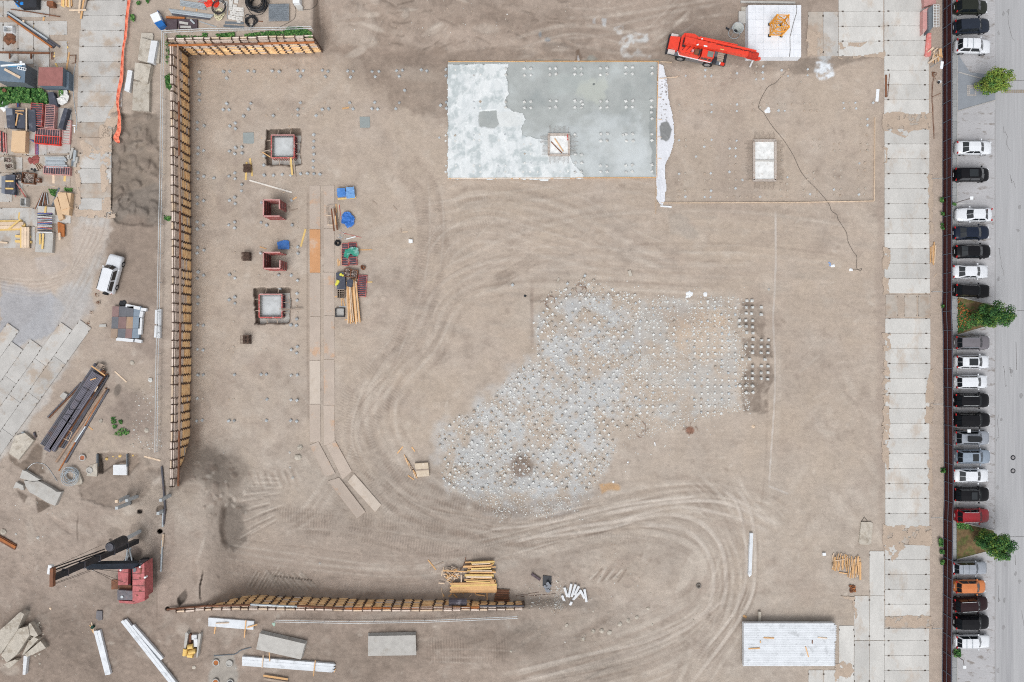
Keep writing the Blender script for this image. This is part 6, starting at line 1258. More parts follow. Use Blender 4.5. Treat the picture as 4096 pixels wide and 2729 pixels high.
bm0,bm1=P(545,2259,gz+3.0),P(352,2262,12.6);MB().bar(bm0,bm1,.8,.55).build('boom',M('boom_blue_black',c(44,54,66),var=.2,rough=.5),t)
for x,y in((450,2250),(462,2272)):p=P(x,y,8)
cb_m=M('steel_cable',c(92,84,80),rnd=0)
for a,b2 in(((205,2272,20.1),(408,2180,13.5)),((214,2290,20.1),(420,2196,13.5)),((214,2335,20.1),(365,2278,13)),((364,2278,13),(505,2333,7)),((364,2276,13),(470,2333,6.6)),((368,2275,13),(520,2292,7.2)),((216,2338,20.1),(362,2285,12.8))):MB().bar(P(*a),P(*b2),.035,.035).build('hoist_cable',cb_m,t)
for a,b2 in(((502,2250,6.8),(510,2200,6.5)),((530,2250,6.8),(517,2190,6)),((505,2245,6.5),(525,2192,5.5)),((515,2225,6.5),(507,2195,5.5))):MB().bar(P(*a),P(*b2),.12,.12).build('a_frame_strut',steel_g,t)
MB().bar(P(533,2180,4.8),P(547,2172,4.7),.15,.15).build('yellow_bracket',wood_y,t)
def vpile(bx,by,tx,ty,label,wd=.35,zt=None):
 r0_,r1_=math.hypot(bx-2048,by-1364.5),math.hypot(tx-2048,ty-1364.5);z=H-(H-gz)*r0_/r1_;b_=P(bx,by,gz);u=P(tx,ty,z)
 return MB().bar((b_.x,b_.y,gz-.8),(u.x,u.y,z),wd,wd).build('driven_pile',M('light_pile',c(196,202,206),var=.08,stain=c(170,168,162),sa=.4),None,label,'pile','upright driven piles by the pile driver')
vpile(561,2124,470,2174,'tall upright pile held under the black hammer');zoom(0,1750,3.357)
for bx,by,tx,ty,l in((1830,795,1700,850,'upright pile with the most upper right position in the trio'),(1735,885,1565,950,'lowest pile of the upright trio'),(1710,790,1595,855,'broken middle pile of the upright trio'),(2280,775,2155,845,'upright pile leaning over the pipe line'),(2190,985,2120,1022,'short upright pile in the round hole by the pipe line')):vpile(*q(bx,by),*q(tx,ty),l)
p=P(*q(1567,858),6.3);MB().box(p.x,p.y,6.1,.35,.35,.3).build('pile_stub',wood_p,None,'little broken orange stub at the end of the middle trio pile','stub')
# street lamps and signs
def lamp(bx,by,hx,hy,hgt,label,kind):
 b_=P(bx,by,.05);h_=P(hx,hy,hgt);t=thing('street_lamp' if kind else 'square_sign',label,'lamp' if kind else 'sign',b_);MB().tube([b_,Vector((b_.x,b_.y,hgt-.2)),h_],.05,8).build('pole',steel_g if kind else M('rust_pole',c(120,112,110)),t)
 MB().box(h_.x,h_.y,hgt,*((.95,.34)if kind else(.4,.4)),.1,math.atan2(h_.y-b_.y,h_.x-b_.x+.001)if kind else 0).build('lamp_head' if kind else 'sign_plate',white_p,t)
lamp(3816,814,3885,793,3.5,'small white square plate on a thin pole below the black people carrier',0);lamp(3814,1712,3875,1724,3.1,'small white square plate on a thin pole above the silver roof-box car',0);lamp(3808,2610,3857,2668,2.6,'small white square plate on a thin pole below the lowest white estate',0)
lamp(3722,270,3766,262,2.6,'white street lamp head leaning over the upper part of the red fence',1)
# ------------------------------------------------------------------ left yard
def planks(rows):
 for a,b,w_,m,l,*z in rows:plank(*a,*b,w_,l,m,z=(z[0]if z else None))
zoom(0,0,3.357)
def bundle(label,lines,w_,h,name='steel_bundle',cat='steel bundle',part='beam',group=None,z=None,stack=1):
 a0=q(*lines[0][0]);g0=zg(*a0)if z is None else z;t=thing(name,label,cat,P(*a0,g0),group)
 for k,ln in enumerate(lines):
  a,b,m=ln[0],ln[1],ln[2];zz=g0+(ln[3]if len(ln)>3 else 0)+h/2;MB().bar(P(*q(*a),zz),P(*q(*b),zz),ln[4]if len(ln)>4 else w_,h).build(part,m,t)
 return t
bundle('long dark steel profiles with a rusty one, lying aslant in the yard',[((105,165),(805,635),steel_d,.0),((112,185),(740,625),steel_d,.05),((100,200),(720,640),steel_d),((115,225),(700,640),rust_b,.1),((105,175),(640,530),steel_g,.25)],.22,.22)
planks([((310,275),(315,305),.25,wood_p,'pale block on the upper part of the steel bundle',4.35),((480,320),(375,490),.22,wood_y,'yellow plank crossing under the middle of the steel bundle'),((590,235),(563,425),.24,wood,'upright plank right of the steel bundle'),((590,415),(505,575),.18,wood_y,'yellow plank crossing under the lower steel bundle'),((900,565),(730,725),.22,wood_y,'upper of two crossed yellow planks at the bundle end'),((915,630),(720,765),.22,wood_y,'lower of two crossed yellow planks at the bundle end'),((930,705),(888,960),.2,wood,'long plank leaning down beside the red roofed container'),((745,850),(770,900),.2,wood_y,'short yellow plank above the red roofed container'),((930,1075),(932,1245),.16,wood_y,'greenish plank right of the blue container side'),((115,1090),(122,1160),.18,wood,'plank stub below the blue grey shed'),((1075,0),(1060,180),.25,wood_p,'left plank of the pair at the top of the yard road',4.3),((1125,0),(1085,255),.22,wood,'long plank at the top of the yard road',4.2),((1155,0),(1120,150),.22,wood_g,'right plank at the top of the yard road',4.3),((930,140),(1155,135),.2,wood_p,'pale cross plank at the top of the yard road',4.5),((550,20),(565,80),.2,wood,'short plank end left of the rusty frame'),((720,50),(820,45),.2,wood_p,'pale short timber beside the plank stack')])
bundle('stack of fresh planks at the top of the yard beside the dark container',[((835+k*20,-20),(830+k*22,85+(k%3)*10),(wood,wood_y,wood_p)[k%3],.1*(k%2))for k in range(7)],.2,.12,'plank_stack','plank stack','plank')
MB().tube([pq(145,125,4.2),pq(400,160,4.2),pq(800,225,4.2)],.07,6).build('long_pipe',rust,None,'long thin brown pipe lying across the upper yard slabs','pipe')
t=bundle('brown pipe trestle on legs crossing the yard slabs',[((0,705),(665,715),rust,.6)],.2,.18,'pipe_trestle','trestle','beam')
for x in(130,418):MB().bar(pq(x,712,4.6),pq(x,790,4.05),.18,.12).build('leg',rust,t)
for k,(x0,y0,x1,y1)in enumerate(((690,705,695,800),(710,700,712,800))):plank(x0,y0,x1,y1,.1,('left','right')[k]+' thin brown bar beside the end of the pipe trestle',rust)
MB().tube([pq(*p,4.1)for p in((940,745),(1018,740),(1010,845),(965,850))],.05,6).build('bent_bar',rust,None,'bent rusty bar left of the yard road','bar')
crate(92,378,210,460,'white open crate with brown contents at the left edge',white_p,.6,fill=rust);bag(140,530,.9,.9,'heap of rusty wire scrap below the white crate',rust,n=12,cat='scrap heap',name='scrap_heap',hh=.7)
def block(name,pts,h,label,cat,mat,roof=None,z=None,group=None,sides=None):
 """box-like thing given by its top outline"""
 cx,cy=sum(p[0]for p in pts)/len(pts),sum(p[1]for p in pts)/len(pts);g=zg(*q(cx,cy))if z is None else z;ps=[P(*q(*p),g+h)for p in pts];c_=sum(ps,Vector())/len(ps)
 if roof is None:return MB().prism([(p.x,p.y)for p in ps],g-.05,g+h).build(name,mat,None,label,cat,group)
 t=thing(name,label,cat,(c_.x,c_.y,g),group);MB().prism([(p.x+(c_.x-p.x)*.015,p.y+(c_.y-p.y)*.015)for p in ps],g-.05,g+h-.06).build('wall',mat,t);MB().prism([(p.x,p.y)for p in ps],g+h-.06,g+h).build('roof',roof,t);return t
blue_r=M('blue_grey_roof',c(104,122,140),var=.1,stain=c(126,138,148),sa=.5)
tr=block('yard_shed',[(-60,815),(0,818),(345,862),(330,1110),(-60,1085)],2.3,'blue grey flat roofed shed with ladder and planks on its roof','shed',grey_s,blue_r)
planks([((10,885),(335,862),.22,white_p,'white board across the blue grey shed roof',6.35),((60,930),(270,1045),.3,wood_p,'pale plank slanting on the blue grey shed roof',6.35),((110,898),(300,885),.12,M('light_blue',c(100,160,200)),'light blue strip on the blue grey shed roof',6.33)])
t=thing('ladder','small white ladder lying on the blue grey shed roof','ladder',pq(295,920,6.35))
for a,b in(((240,895),(352,918)),((230,925),(345,950))):MB().bar(pq(*a,6.4),pq(*b,6.4),.07,.05).build('rail',white_p,t)
for k in range(5):f=k/4;MB().bar(pq(240+112*f,895+23*f,6.4),pq(230+115*f,925+25*f,6.4),.06,.04).build('rung',white_p,t)
p=pq(300,848,6.3);MB().cyl(p.x,p.y,6.3,.15,.3,12).build('round_vent',white_p,None,'small white round cap at the edge of the blue grey shed','cap')
block('storage_container',[(520,905),(845,905),(838,1155),(510,1150)],1.7,'square storage container with rusty red roof and blue sides','container',M('blue_side',c(104,118,132),var=.1),M('red_roof',c(158,108,104),var=.14,stain=c(182,140,132),sa=.5))
block('side_cabinet',[(846,940),(925,975),(918,1195),(840,1160)],1.0,'blue grey lower cabinet attached beside the red roofed container','cabinet',M('blue_side',(0,0,0)))
block('dark_container',[(110,-60),(385,-40),(490,-40),(490,95),(380,100),(270,100)],.9,'dark open skip with a blue bag at the upper left','skip',black_s);bag(285,50,1.0,.8,'bright blue plastic bag in the dark open skip',M('bright_blue',c(40,130,210)),z=4.7,n=6)
block('rusty_box',[(625,10),(710,15),(715,80),(625,75)],.7,'rusty brown steel box between the skip and the plank stack','steel box',rust)
crate(345,990,430,1100,'open grey tray between the shed and the red roofed container',conc_old,.4)
p=pq(455,1103);MB().cyl(p.x,p.y,4.0,.28,.6,14).build('dark_drum',black_s,None,'dark round drum left of the red roofed container','drum');p=pq(98,1235);MB().cyl(p.x,p.y,4.0,.24,.6,14).build('dark_drum',rust,None,'brown round drum standing in the green weeds','drum')
def weeds(pts,n,label,sz=.13,hgt=.5,name='weeds',mats=None,z=None):
 P2=[q(*p)for p in pts];rr=random.Random(len(label));b=MB();x0,x1,y0,y1=min(p[0]for p in P2),max(p[0]for p in P2),min(p[1]for p in P2),max(p[1]for p in P2);k=0
 while k<n:
  x,y=rr.uniform(x0,x1),rr.uniform(y0,y1)
  if not in_poly(x,y,P2):continue
  dn=float(vn(np.array(x),np.array(y),9,97));k+=1
  if dn<rr.uniform(-1.2,.6):continue
  hh_=hgt*rr.random()*(.6+.4*dn);p=P(x,y,(zg(x,y)if z is None else z)+.03+max(hh_,0));a,e=rr.uniform(0,6.3),rr.uniform(-.5,.5);s_=sz*rr.uniform(.6,1.4)
  u=Vector((math.cos(a),math.sin(a),e))*s_;v=Vector((-math.sin(a),math.cos(a),rr.uniform(-.6,.6)))*s_*.6;b.add([p-u,p+v,p+u,p-v],[(0,1,2,3)],0 if rr.random()<.35+.3*dn else 1)
 return b.build(name,mats or weedm,None,label,None,None,kind='stuff')
weeds([(-20,1180),(200,1170),(420,1180),(560,1200),(640,1290),(660,1380),(500,1400),(300,1370),(120,1380),(60,1430),(-20,1430)],5200,'dense green weeds between the sheds and the formwork store',.16,.7)
weeds([(790,1215),(850,1220),(840,1290),(800,1290)],250,'green weeds beside the white crumpled sheet');weeds([(1755,200),(1800,200),(1800,290),(1760,260)],160,'green weed tuft right of the orange netting');weeds([(1840,20),(1880,20),(1870,60),(1840,55)],90,'green weed tuft at the top right of the netting');weeds([(1955,-10),(1995,-10),(1990,45),(1960,30)],90,'green weed tuft above the blue and white tank')
weeds([(2215,1030),(2290,980),(2300,1230),(2230,1170)],420,'green weeds beside the guard railing of the left wall');weeds([(2220,430),(2290,600),(2290,760),(2230,900)],140,'sparse weeds behind the upper left wall',.09)
tarp([(800,1215),(890,1205),(925,1290),(900,1370),(820,1410),(770,1395),(745,1320),(800,1290)],c(226,226,224),4.35,.12,'crumpled white sheet thrown beside a dark board',MATS['white_film'])
block('dark_board',[(640,1240),(715,1235),(770,1420),(665,1425)],.6,'dark grey slanting board left of the crumpled white sheet','board',dark_sheet);bag(80,1420,.9,.9,'white and red crumpled sacks at the left edge of the weeds',white_p,n=9);bag(600,1310,.7,.6,'pale crumpled film at the right end of the weeds',white_p,n=6)
bundle('upright stack of red and blue steel props standing in the weeds',[((205+k*9,1180+k*15),(225+k*6,1440),(red_form,steel_d,M('blue_steel',c(70,100,160)))[k%3],.1*(k%3))for k in range(8)],.06,.06,'prop_bundle','props','prop')
# orange netting, cable, pipes
def ribbon(pts,w_,zs,label,name,cat,mat):
 A=[np.array(q(*p))for p in pts];A=catmull(A,6);b=MB();vs=[];n=len(A)
 for i,a in enumerate(A):
  d=A[min(i+1,n-1)]-A[max(i-1,0)];d=d/(np.linalg.norm(d)+1e-9);nr=np.array([-d[1],d[0]]);f=i/(n-1);wq=np.interp(f,*zip(*w_))if isinstance(w_,list)else w_
  for k in range(5):g=(k/4-.5);pz=zs+.25*math.sin(i*1.7+k)*.3+abs(g)*.2;vs.append(P(*(a+nr*g*wq),pz))
 b.add(vs,[(i*5+k,i*5+k+1,(i+1)*5+k+1,(i+1)*5+k)for i in range(n-1)for k in range(4)]);return b.build(name,mat,None,label,cat)
ribbon([(1735,-10),(1705,220),(1685,480),(1655,640),(1640,850),(1630,1050),(1590,1250),(1580,1400),(1600,1560),(1595,1750),(1560,1850),(1600,1920)],[(0,12),(.3,9),(.5,15),(.7,9),(.8,16),(.92,24),(1,8)],4.35,'long orange plastic netting draped along the right edge of the yard road','orange_netting','netting',netting)
cable([(1015,860),(990,1000),(985,1250),(1005,1450),(1030,1600),(1025,1750)],.06,'grey hose running down the left edge of the yard road',steel_g)
for k,pts in enumerate(([(1900,440),(2045,445),(2060,480),(2050,540),(1890,510)],[(1890,505),(2035,545),(1990,850),(1850,805)],[(2060,545),(2155,545),(2135,850),(2050,840)])):
 block('concrete_slab',pts,(.2,.5,.3)[k],('small rounded slab topmost in the slab group right of the netting','brown weathered slab right of the netting','grey slab half under the white beam right of the netting')[k],'slab',conc_old)
block('concrete_beam',[(2030,545),(2115,550),(2060,850),(1978,835)],.75,'white concrete beam with notched edge lying on weathered slabs','beam',conc_white)
block('concrete_slab',[(1790,1095),(2010,1095),(2000,1495),(1775,1480)],.5,'long weathered slab just above the dark spoil','slab',conc_old);block('concrete_slab',[(1812,840),(2028,870),(1980,1125),(1930,1130),(1870,1080),(1798,1060)],.75,'broken thick slab lying on the upper end of the long weathered slab','slab',conc_old)
block('concrete_block',[(1715,940),(1778,950),(1735,1235),(1668,1215)],.55,'slim white concrete block between netting and the weathered slabs','block',conc_white)
t=thing('tilted_tank','white and blue tilted tank at the top of the left wall','tank',pq(2110,260));ps=[pq(*p,4.9)for p in((2012,200),(2115,155),(2165,265),(2065,305))];MB().prism([(p.x,p.y)for p in ps],4.0,4.9).build('white_half',white_p,t)
bl=M('tank_blue',c(36,104,176),var=.1,rough=.4);ps=[pq(*p,4.8)for p in((2066,307),(2166,265),(2215,335),(2125,375))];MB().prism([(p.x,p.y)for p in ps],4.0,4.8).build('blue_half',bl,t);ps=[pq(*p,4.9)for p in((2078,105),(2112,155),(2215,335),(2200,335),(2080,140))];MB().prism([(p.x,p.y)for p in ps],4.0,4.3).build('blue_fin',bl,t)
# upper storage row behind the top wall
zoom(650,0,3.357)
bundle('upper bundle of bright galvanised profiles',[((235+(k%3)*8,10+k*9),(565+(k%4)*6,60+k*10),steel_g,.08*(k%2))for k in range(8)],.12,.1);bundle('lower longer bundle of bright galvanised profiles',[((85+k*6,125+k*9),(690-k*8,205+k*7),steel_g if k<7 else steel_d,.08*(k%3))for k in range(9)],.13,.1)
bundle('thin grey and red rods at the top edge',[((480,-10+k*9),(575,20+k*9),(steel_g,red_form)[k%2])for k in range(4)],.06,.06,group=None)
for k,(a,b)in enumerate((((310,50),(285,130)),((470,85),(455,150)))):plank(*a,*b,.18,('left','right')[k]+' timber under the galvanised profiles',wood)
MB().bar(pq(50,235,4.25),pq(300,245,4.25),.22,.2).build('rusty_beam',rust_b,None,'rusty brown beam above the dark steel plate','beam')
block('steel_plate',[(40,252),(198,258),(190,395),(38,390)],.3,'dark square steel plate beside the blue and white tank','plate',M('purple_steel',c(88,76,82),var=.2,stain=c(130,120,124),sa=.6));block('board_stack',[(200,255),(465,262),(465,380),(215,382)],.3,'dark board with grey offcuts beside the square steel plate','board stack',M('purple_steel',(0,0,0)))
planks([((225,300),(345,320),.3,conc,'light offcut on the dark board stack',4.35),((240,362),(385,365),.3,conc,'long light offcut on the dark board stack',4.35),((375,265),(430,320),.22,steel_g,'light slanting strip on the dark board stack',4.4),((495,288),(725,362),.12,steel_g,'thin bright profile slanting down towards the railing'),((840,305),(1090,312),.3,grey_s,'upper grey blue steel profile below the concrete bases'),((820,348),(1095,370),.3,grey_s,'lower grey blue steel profile below the concrete bases'),((880,60),(868,262),.06,steel_g,'thin upright rod left of the concrete bases'),((1285,285),(1350,290),.1,rust,'short rusty bar right of the hose tangle')])
bag(675,35,1.6,.8,'red plastic bags in a heap at the top edge',M('bright_red',c(230,62,44),rough=.4),n=10);coil(760,100,28,'large thin black hose ring lying over a cream one',black_r,2,.06,1.08,z=4.5,jit=.03);coil(770,195,16,'cream coloured hose coil under the black ring',M('cream',c(222,216,184)),6,.05,1.5);k=0
for x,y in((790,10),(850,50),(925,15),(995,22),(920,62),(975,95),(918,118),(1022,130),(970,140),(1068,135),(935,180),(985,188),(1025,195),(1070,198),(912,235),(960,245),(1015,255),(1055,262),(1030,285)):
 a=q(x,y);g=zg(*a);p=P(*a,g);o=MB().box(p.x,p.y,g,.48,.5,.12,R.uniform(-.3,.2));o.tube([(p.x,p.y,g+.12),(p.x+.16,p.y-.1,g+.3)],.02,4,1);k+=1
 o.build('fence_foot',[M('base_concrete',c(214,212,208),var=.1,rnd=.1),rebar_m],None,'square pale concrete foot with hook, %s counted from the upper left of its field'%ORD[k-1],'concrete foot','concrete feet in the upper storage row')
coil(1280,70,37,'big tangled black cable coil at the top edge',black_r,22,.045,.95,jit=.25);coil(1190,290,16,'small tangled black cable loop holding a square plate',black_r,7,.04,1.6,jit=.15);p=pq(1190,345,4.3);MB().box(p.x,p.y,4.2,.5,.45,.06,.5).build('square_plate',conc_old,None,'pale square plate inside the small cable loop','plate')
cable([(1755,50),(1790,130),(1775,240),(1700,300),(1600,350),(1540,385)],.035,'dark cable curving down from the white cabinet');cable([(1900,130),(2000,120),(2070,60),(2080,-10)],.035,'dark cable curving right of the white cabinet');cable([(1110,0),(1150,120),(1220,200),(1350,180),(1430,40),(1420,-10)],.04,'loose black cable round the big coil',black_r)
t=thing('mesh_stack','stack of grey wire fence meshes with dense bars','mesh stack',pq(1560,180));b=MB()
for k in range(26):b.bar(pq(1425,60+k*9,4.25+.02*(k%3)),pq(1700,55+k*9,4.25+.02*(k%3)),.05,.04)
b.build('mesh_wires',M('mesh_grey',c(138,146,154)),t,kind='stuff');ps=[pq(*p,4.2)for p in((1430,60),(1665,55),(1665,270),(1430,240))];MB().prism([(p.x,p.y)for p in ps],4.0,4.2).build('mesh_base',M('mesh_base',c(122,130,138),var=.1),t)
t=thing('white_cabinet','white cabinet with grey sloping side at the top edge','cabinet',pq(1810,60));ps=[pq(*p,5.0)for p in((1748,-40),(1838,-40),(1838,38),(1748,38))];MB().prism([(p.x,p.y)for p in ps],4.0,5.0).build('top_box',white_p,t);ps=[pq(*p,4.4)for p in((1755,40),(1838,40),(1882,90),(1880,128),(1810,128))];MB().prism([(p.x,p.y)for p in ps],4.0,4.4).build('sloping_side',conc,t)
weeds([(720,460),(960,440),(965,480),(900,510),(740,520)],900,'green weeds behind the middle of the top wall',.12,.35);weeds([(1680,360),(1880,370),(1990,430),(2020,500),(1650,490),(1640,440)],1600,'dense green weeds behind the right end of the top wall',.13,.4)
weeds([(1100,460),(1400,420),(1640,420),(1640,480),(1300,490),(1110,500)],1100,'thin band of green weeds behind the top wall',.1,.25);weeds([(540,445),(600,450),(590,520),(530,500)],240,'green weed tuft behind the left part of the top wall',.1,.3);weeds([(170,475),(380,480),(520,490),(640,500),(500,510),(200,510)],260,'sparse weeds behind the left end of the top wall',.09,.2)
# formwork store
zoom(0,400,3.357)
panel_px(458,68,618,370,None,0,'leftmost upright stack of red framed formwork with wide grey sides',10,long_x=False,layers=6,rot=-.06)
panel_px(655,90,780,400,None,0,'upright panel stack with white and red frames',13,red_pale,long_x=False,layers=6,rot=-.05);panel_px(860,282,965,598,None,0,'narrow upright pink formwork panel beside the yard road',9,red_pale,conc,long_x=False,layers=2,rot=-.07)
panel_px(510,405,840,505,None,0,'upper of two lying red formwork panels beside the plywood',10,red_pale,layers=4,rot=-.07);panel_px(503,495,838,610,None,0,'lower bright red one of the two lying panels',10,M('bright_red_form',c(224,72,62),var=.1),layers=4,rot=-.09);panel_px(612,905,968,1012,None,0,'long red ribbed panel lying below the grey profile pile',11,red_pale,layers=3,rot=-.06)
for k,(x0,y0,x1,y1,l)in enumerate(((75,115,195,370,'leftmost dark film wrapped board pile'),(205,130,330,375,'dark board pile with yellow timbers on it'),(370,130,475,410,'rumpled dark film pile left of the big red panels'))):block('board_pile',[(x0,y0),(x1,y0),(x1+6,y1),(x0+20,y1)],.8,l,'board pile',dark_sheet)
block('board_pile',[(860,110),(912,118),(840,395),(780,370)],.8,'slanting dark board pile right of the white framed panels','board pile',dark_sheet);block('film_offcut',[(85,112),(165,115),(168,200),(80,205)],.95,'grey film offcut on the leftmost dark pile','film offcut',M('grey_film',c(128,134,146),var=.15,rough=.4))
planks([((355,108),(355,412),.18,wood_p,'long pale plank standing between two dark piles',4.9),((205,147),(325,148),.12,wood,'upper thin timber on the dark pile',4.95),((208,172),(305,195),.12,wood,'lower thin timber on the dark pile',4.95),((243,185),(212,345),.15,wood,'upright orange timber on the dark pile',4.95),((885,240),(955,225),.25,wood_y,'yellow plank sticking out beside the narrow pink panel'),((600,600),(595,655),.25,wood_p,'left short plank below the bright red panel'),((735,615),(735,640),.25,wood,'right short plank below the bright red panel'),((718,1010),(720,1165),.28,wood_p,'left plank under the long red ribbed panel'),((872,1020),(866,1130),.28,wood_y,'right plank under the long red ribbed panel'),((545,680),(865,655),.14,M('green_steel',c(96,116,96)),'green steel bar below the two lying panels'),((590,660),(740,658),.1,red_form,'red steel bar on the green one'),((970,340),(1015,345),.15,white_p,'white strip at the edge of the yard road'),((1000,365),(1000,440),.12,white_p,'white upright strip at the edge of the yard road'),((40,740),(5,880),.15,wood_g,'grey plank at the left edge above the baskets'),((795,1180),(700,1425),.2,grey_s,'dark grey post beside the right plywood pile'),((860,640),(770,660),.05,rust,'short rod by the green steel bar')])
block('plywood_stack',[(162,412),(345,415),(335,705),(145,690)],.75,'neat plywood stack beside the red and blue props','plywood stack',ply)
bundle('bent red and blue steel props beside the plywood stack',[((400+k*8,530+k*3),(520-k*4,590+k*3),(red_form,M('blue_steel',c(70,100,160)))[k%2],.05*k)for k in range(4)]+[((510-k*12,590),(512-k*12,735),(M('blue_steel',c(70,100,160)),red_form)[k%2],.05)for k in range(4)],.1,.08,'prop_bundle','props','prop')
bundle('red and black props at the left edge beside the plywood stack',[((8+k*14,415+k*8),(14+k*15,690+(k%3)*12),(red_form,black_s,red_pale)[k%3],.08*(k%2))for k in range(6)],.14,.12,'prop_bundle','props','prop')
for(x0,y0,x1,y1,l,rot)in((90,780,205,858,'upper wire basket of pale clamps',0),(108,865,218,942,'lower heaped basket of pale clamps',.1),(205,995,328,1088,'grey wire basket of clamps beside the dark boards',-.1),(332,990,500,1135,'large rusty clamp basket right of the grey one',-.1),(512,1062,570,1115,'little round dark basket beside the large rusty one',0)):
 crate(x0,y0,x1,y1,l,rust if 'rusty' in l else conc_old if 'dark' not in l else black_s,.55,fill=clamp_m,name='clamp_basket',cat='clamp basket',group='clamp baskets in the yard',rot=rot)
bag(455,810,1.0,.8,'tangled heap of red rods and couplers',M('red_rods',c(150,84,80),var=.3),n=10,cat='rod heap',name='rod_heap');bundle('thin brown rods sticking out of the red heap',[((470+k*12,850),(520+k*14,950-k*10),(rust,wood_p)[k%2],.1)for k in range(6)],.06,.06,'rod_bundle','rods','rod');bag(465,945,.8,.4,'black and white plastic bags below the red heap',black_r,n=6)
bundle('pile of grey steel profiles above the long red panel',[((600+(k%3)*12,765+k*17),(865+(k%4)*14,770+k*17),steel_g if k%3 else conc,.08*(k%3))for k in range(9)],.28,.2);bundle('upright grey posts and blocks beside the yard road',[((985,650),(945,790),conc),((1015,680),(1000,830),steel_g,.15),((930,745),(925,800),conc),((985,810),(980,890),grey_s),((1040,770),(1025,850),conc,.1),((1015,840),(1010,905),conc)],.3,.3,'post_pile','post pile','post')
block('board_pile',[(75,1005),(205,1005),(190,1270),(62,1255)],.6,'dark blue boards with two yellow battens at the left edge','board pile',dark_sheet);block('board_pile',[(20,1025),(75,1025),(62,1260),(18,1250)],.4,'pale blue grey boards at the far left edge','board pile',M('grey_film',(0,0,0)))
planks([((75,1092),(182,1092),.2,wood_y,'upper yellow batten on the dark blue boards',4.65),((75,1190),(180,1192),.2,wood_y,'lower yellow batten on the dark blue boards',4.65),((192,1075),(350,1315),.12,red_form,'long red prop leaning away from the dark blue boards',4.3),((200,1120),(212,1300),.1,red_form,'short red prop beside the dark blue boards',4.2),((215,1090),(255,1285),.1,steel_d,'grey prop beside the dark blue boards',4.2)])
crate(320,1328,402,1440,'white framed bin with pale sacks',conc,.7,fill=white_p)
block('slab_stack',[(508,1425),(735,1440),(735,1540),(505,1545)],.5,'grey boards under the coloured prop bundle','board stack',conc);plank(615,1430,605,1520,.25,'yellow batten on the grey boards',wood_y,z=4.55)
t=thing('plywood_pile','untidy plywood pile beside the yard road, sheets slipped sideways','plywood pile',pq(860,1400))
for pts,z,m in(([(780,1240),(975,1255),(940,1545),(830,1540),(715,1370)],.35,conc_old),([(775,1238),(955,1250),(925,1545),(830,1535)],.7,ply),([(768,1262),(880,1242),(935,1440),(825,1480)],.85,ply),([(720,1350),(765,1300),(850,1590),(790,1620)],.5,ply)):ps=[pq(*p,4+z)for p in pts];MB().prism([(p.x,p.y)for p in ps],4.02,4+z).build('plywood_sheet',m,t)
bundle('pile of rusty and grey rods left of the plywood pile',[((570+k*8,1250),(470+k*25,1470-k*10),(rust,steel_g,rust)[k%3],.08*(k%3))for k in range(8)],.09,.08,'rod_bundle','rods','rod');weeds([(650,1200),(760,1200),(740,1300),(690,1280)],200,'sparse weeds left of the plywood pile',.1,.2);weeds([(860,1180),(970,1190),(960,1230),(870,1220)],160,'sparse weeds above the plywood pile',.1,.2)
zoom(0,850,3.357)
block('concrete_slab',[(485,275),(718,270),(700,540),(470,530)],.45,'pale concrete slab with rounded corners below the coloured props','slab',conc);bundle('bundle of red, blue and grey steel props on a slab',[((505,10+k*13+R.uniform(-9,9)),(700,5+k*13.5+R.uniform(-12,12)),(red_form,M('blue_steel',c(70,100,160)),steel_g,black_s,white_p)[k%5],.1+.06*(k%4))for k in range(20)],.09,.08,'prop_bundle','props','prop',z=4.4)
planks([((537,285),(537,430),.22,wood_y,'left yellow plank on the pale slab',4.55),((580,285),(568,492),.24,wood_y,'right longer yellow plank on the pale slab',4.55),((135,0),(140,120),.2,wood_y,'left upright plank above the yellow beam stack'),((262,0),(250,100),.2,wood_y,'right upright plank above the yellow beam stack'),((275,90),(115,225),.2,wood_y,'yellow plank slanting across the beam stack',4.6),((250,240),(215,440),.25,wood_y,'dark yellow beam left of the upright beam stack'),((0,400),(100,410),.22,wood_p,'pale plank end at the left edge',4.2)])
bundle('lying stack of yellow beams at the left edge',[((-20,130+k*24),(300+(k%3)*22,128+k*22),(wood_y,wood_p)[k%2],.1*(k%2))for k in range(5)],.4,.25,'beam_stack','beam stack');bundle('upright stack of yellow beams beside the lying one',[((295+k*18,200),(295+k*17,475),(wood_y,wood_p)[k%2],.12+.1*(k%2))for k in range(6)]+[((212,320),(415,330),wood_y),((208,388),(430,400),wood_y)],.3,.25,'beam_stack','beam stack')
bundle('rusty brown sheet piles with a pale plank beside the props',[((790+k*16,130+k*8),(800+k*14,325),rust_b,.05*k)for k in range(5)]+[((800,275),(805,370),wood_p,.3)],.26,.15)
bag(1640,1238,.8,.6,'dark rubber heap above the patchwork plates',black_r,n=7,cat='heap',name='rubber_heap')
t=thing('plate_deck','patchwork of coloured steel plates edged by pale kerb blocks','plate stack',pq(1700,1400));cm=[M('plate_a',c(140,116,114),var=.12),M('plate_b',c(112,114,120),var=.12),M('plate_c',c(164,144,128),var=.12,stain=c(186,148,108),sa=.5),M('plate_d',c(132,146,160),var=.08),M('plate_e',c(148,142,138),var=.1)]
for i,(x0,x1)in enumerate(((1510,1600),(1602,1705),(1707,1795),(1797,1890))):
 for j,(y0,y1)in enumerate(((1262,1400),(1402,1560),(1562,1690))):sk=(y0-1262)*-.06;ps=[pq(*p,4.5)for p in((x0+sk,y0),(x1+sk,y0),(x1+sk-8,y1),(x0+sk-8,y1))];MB().prism([(p.x,p.y)for p in ps],4.05,4.5-.02*((i+j)%2)).build('plate',cm[3]if i==3 else cm[(i*2+j)%3]if(i,j)!=(1,0)else cm[1],t)
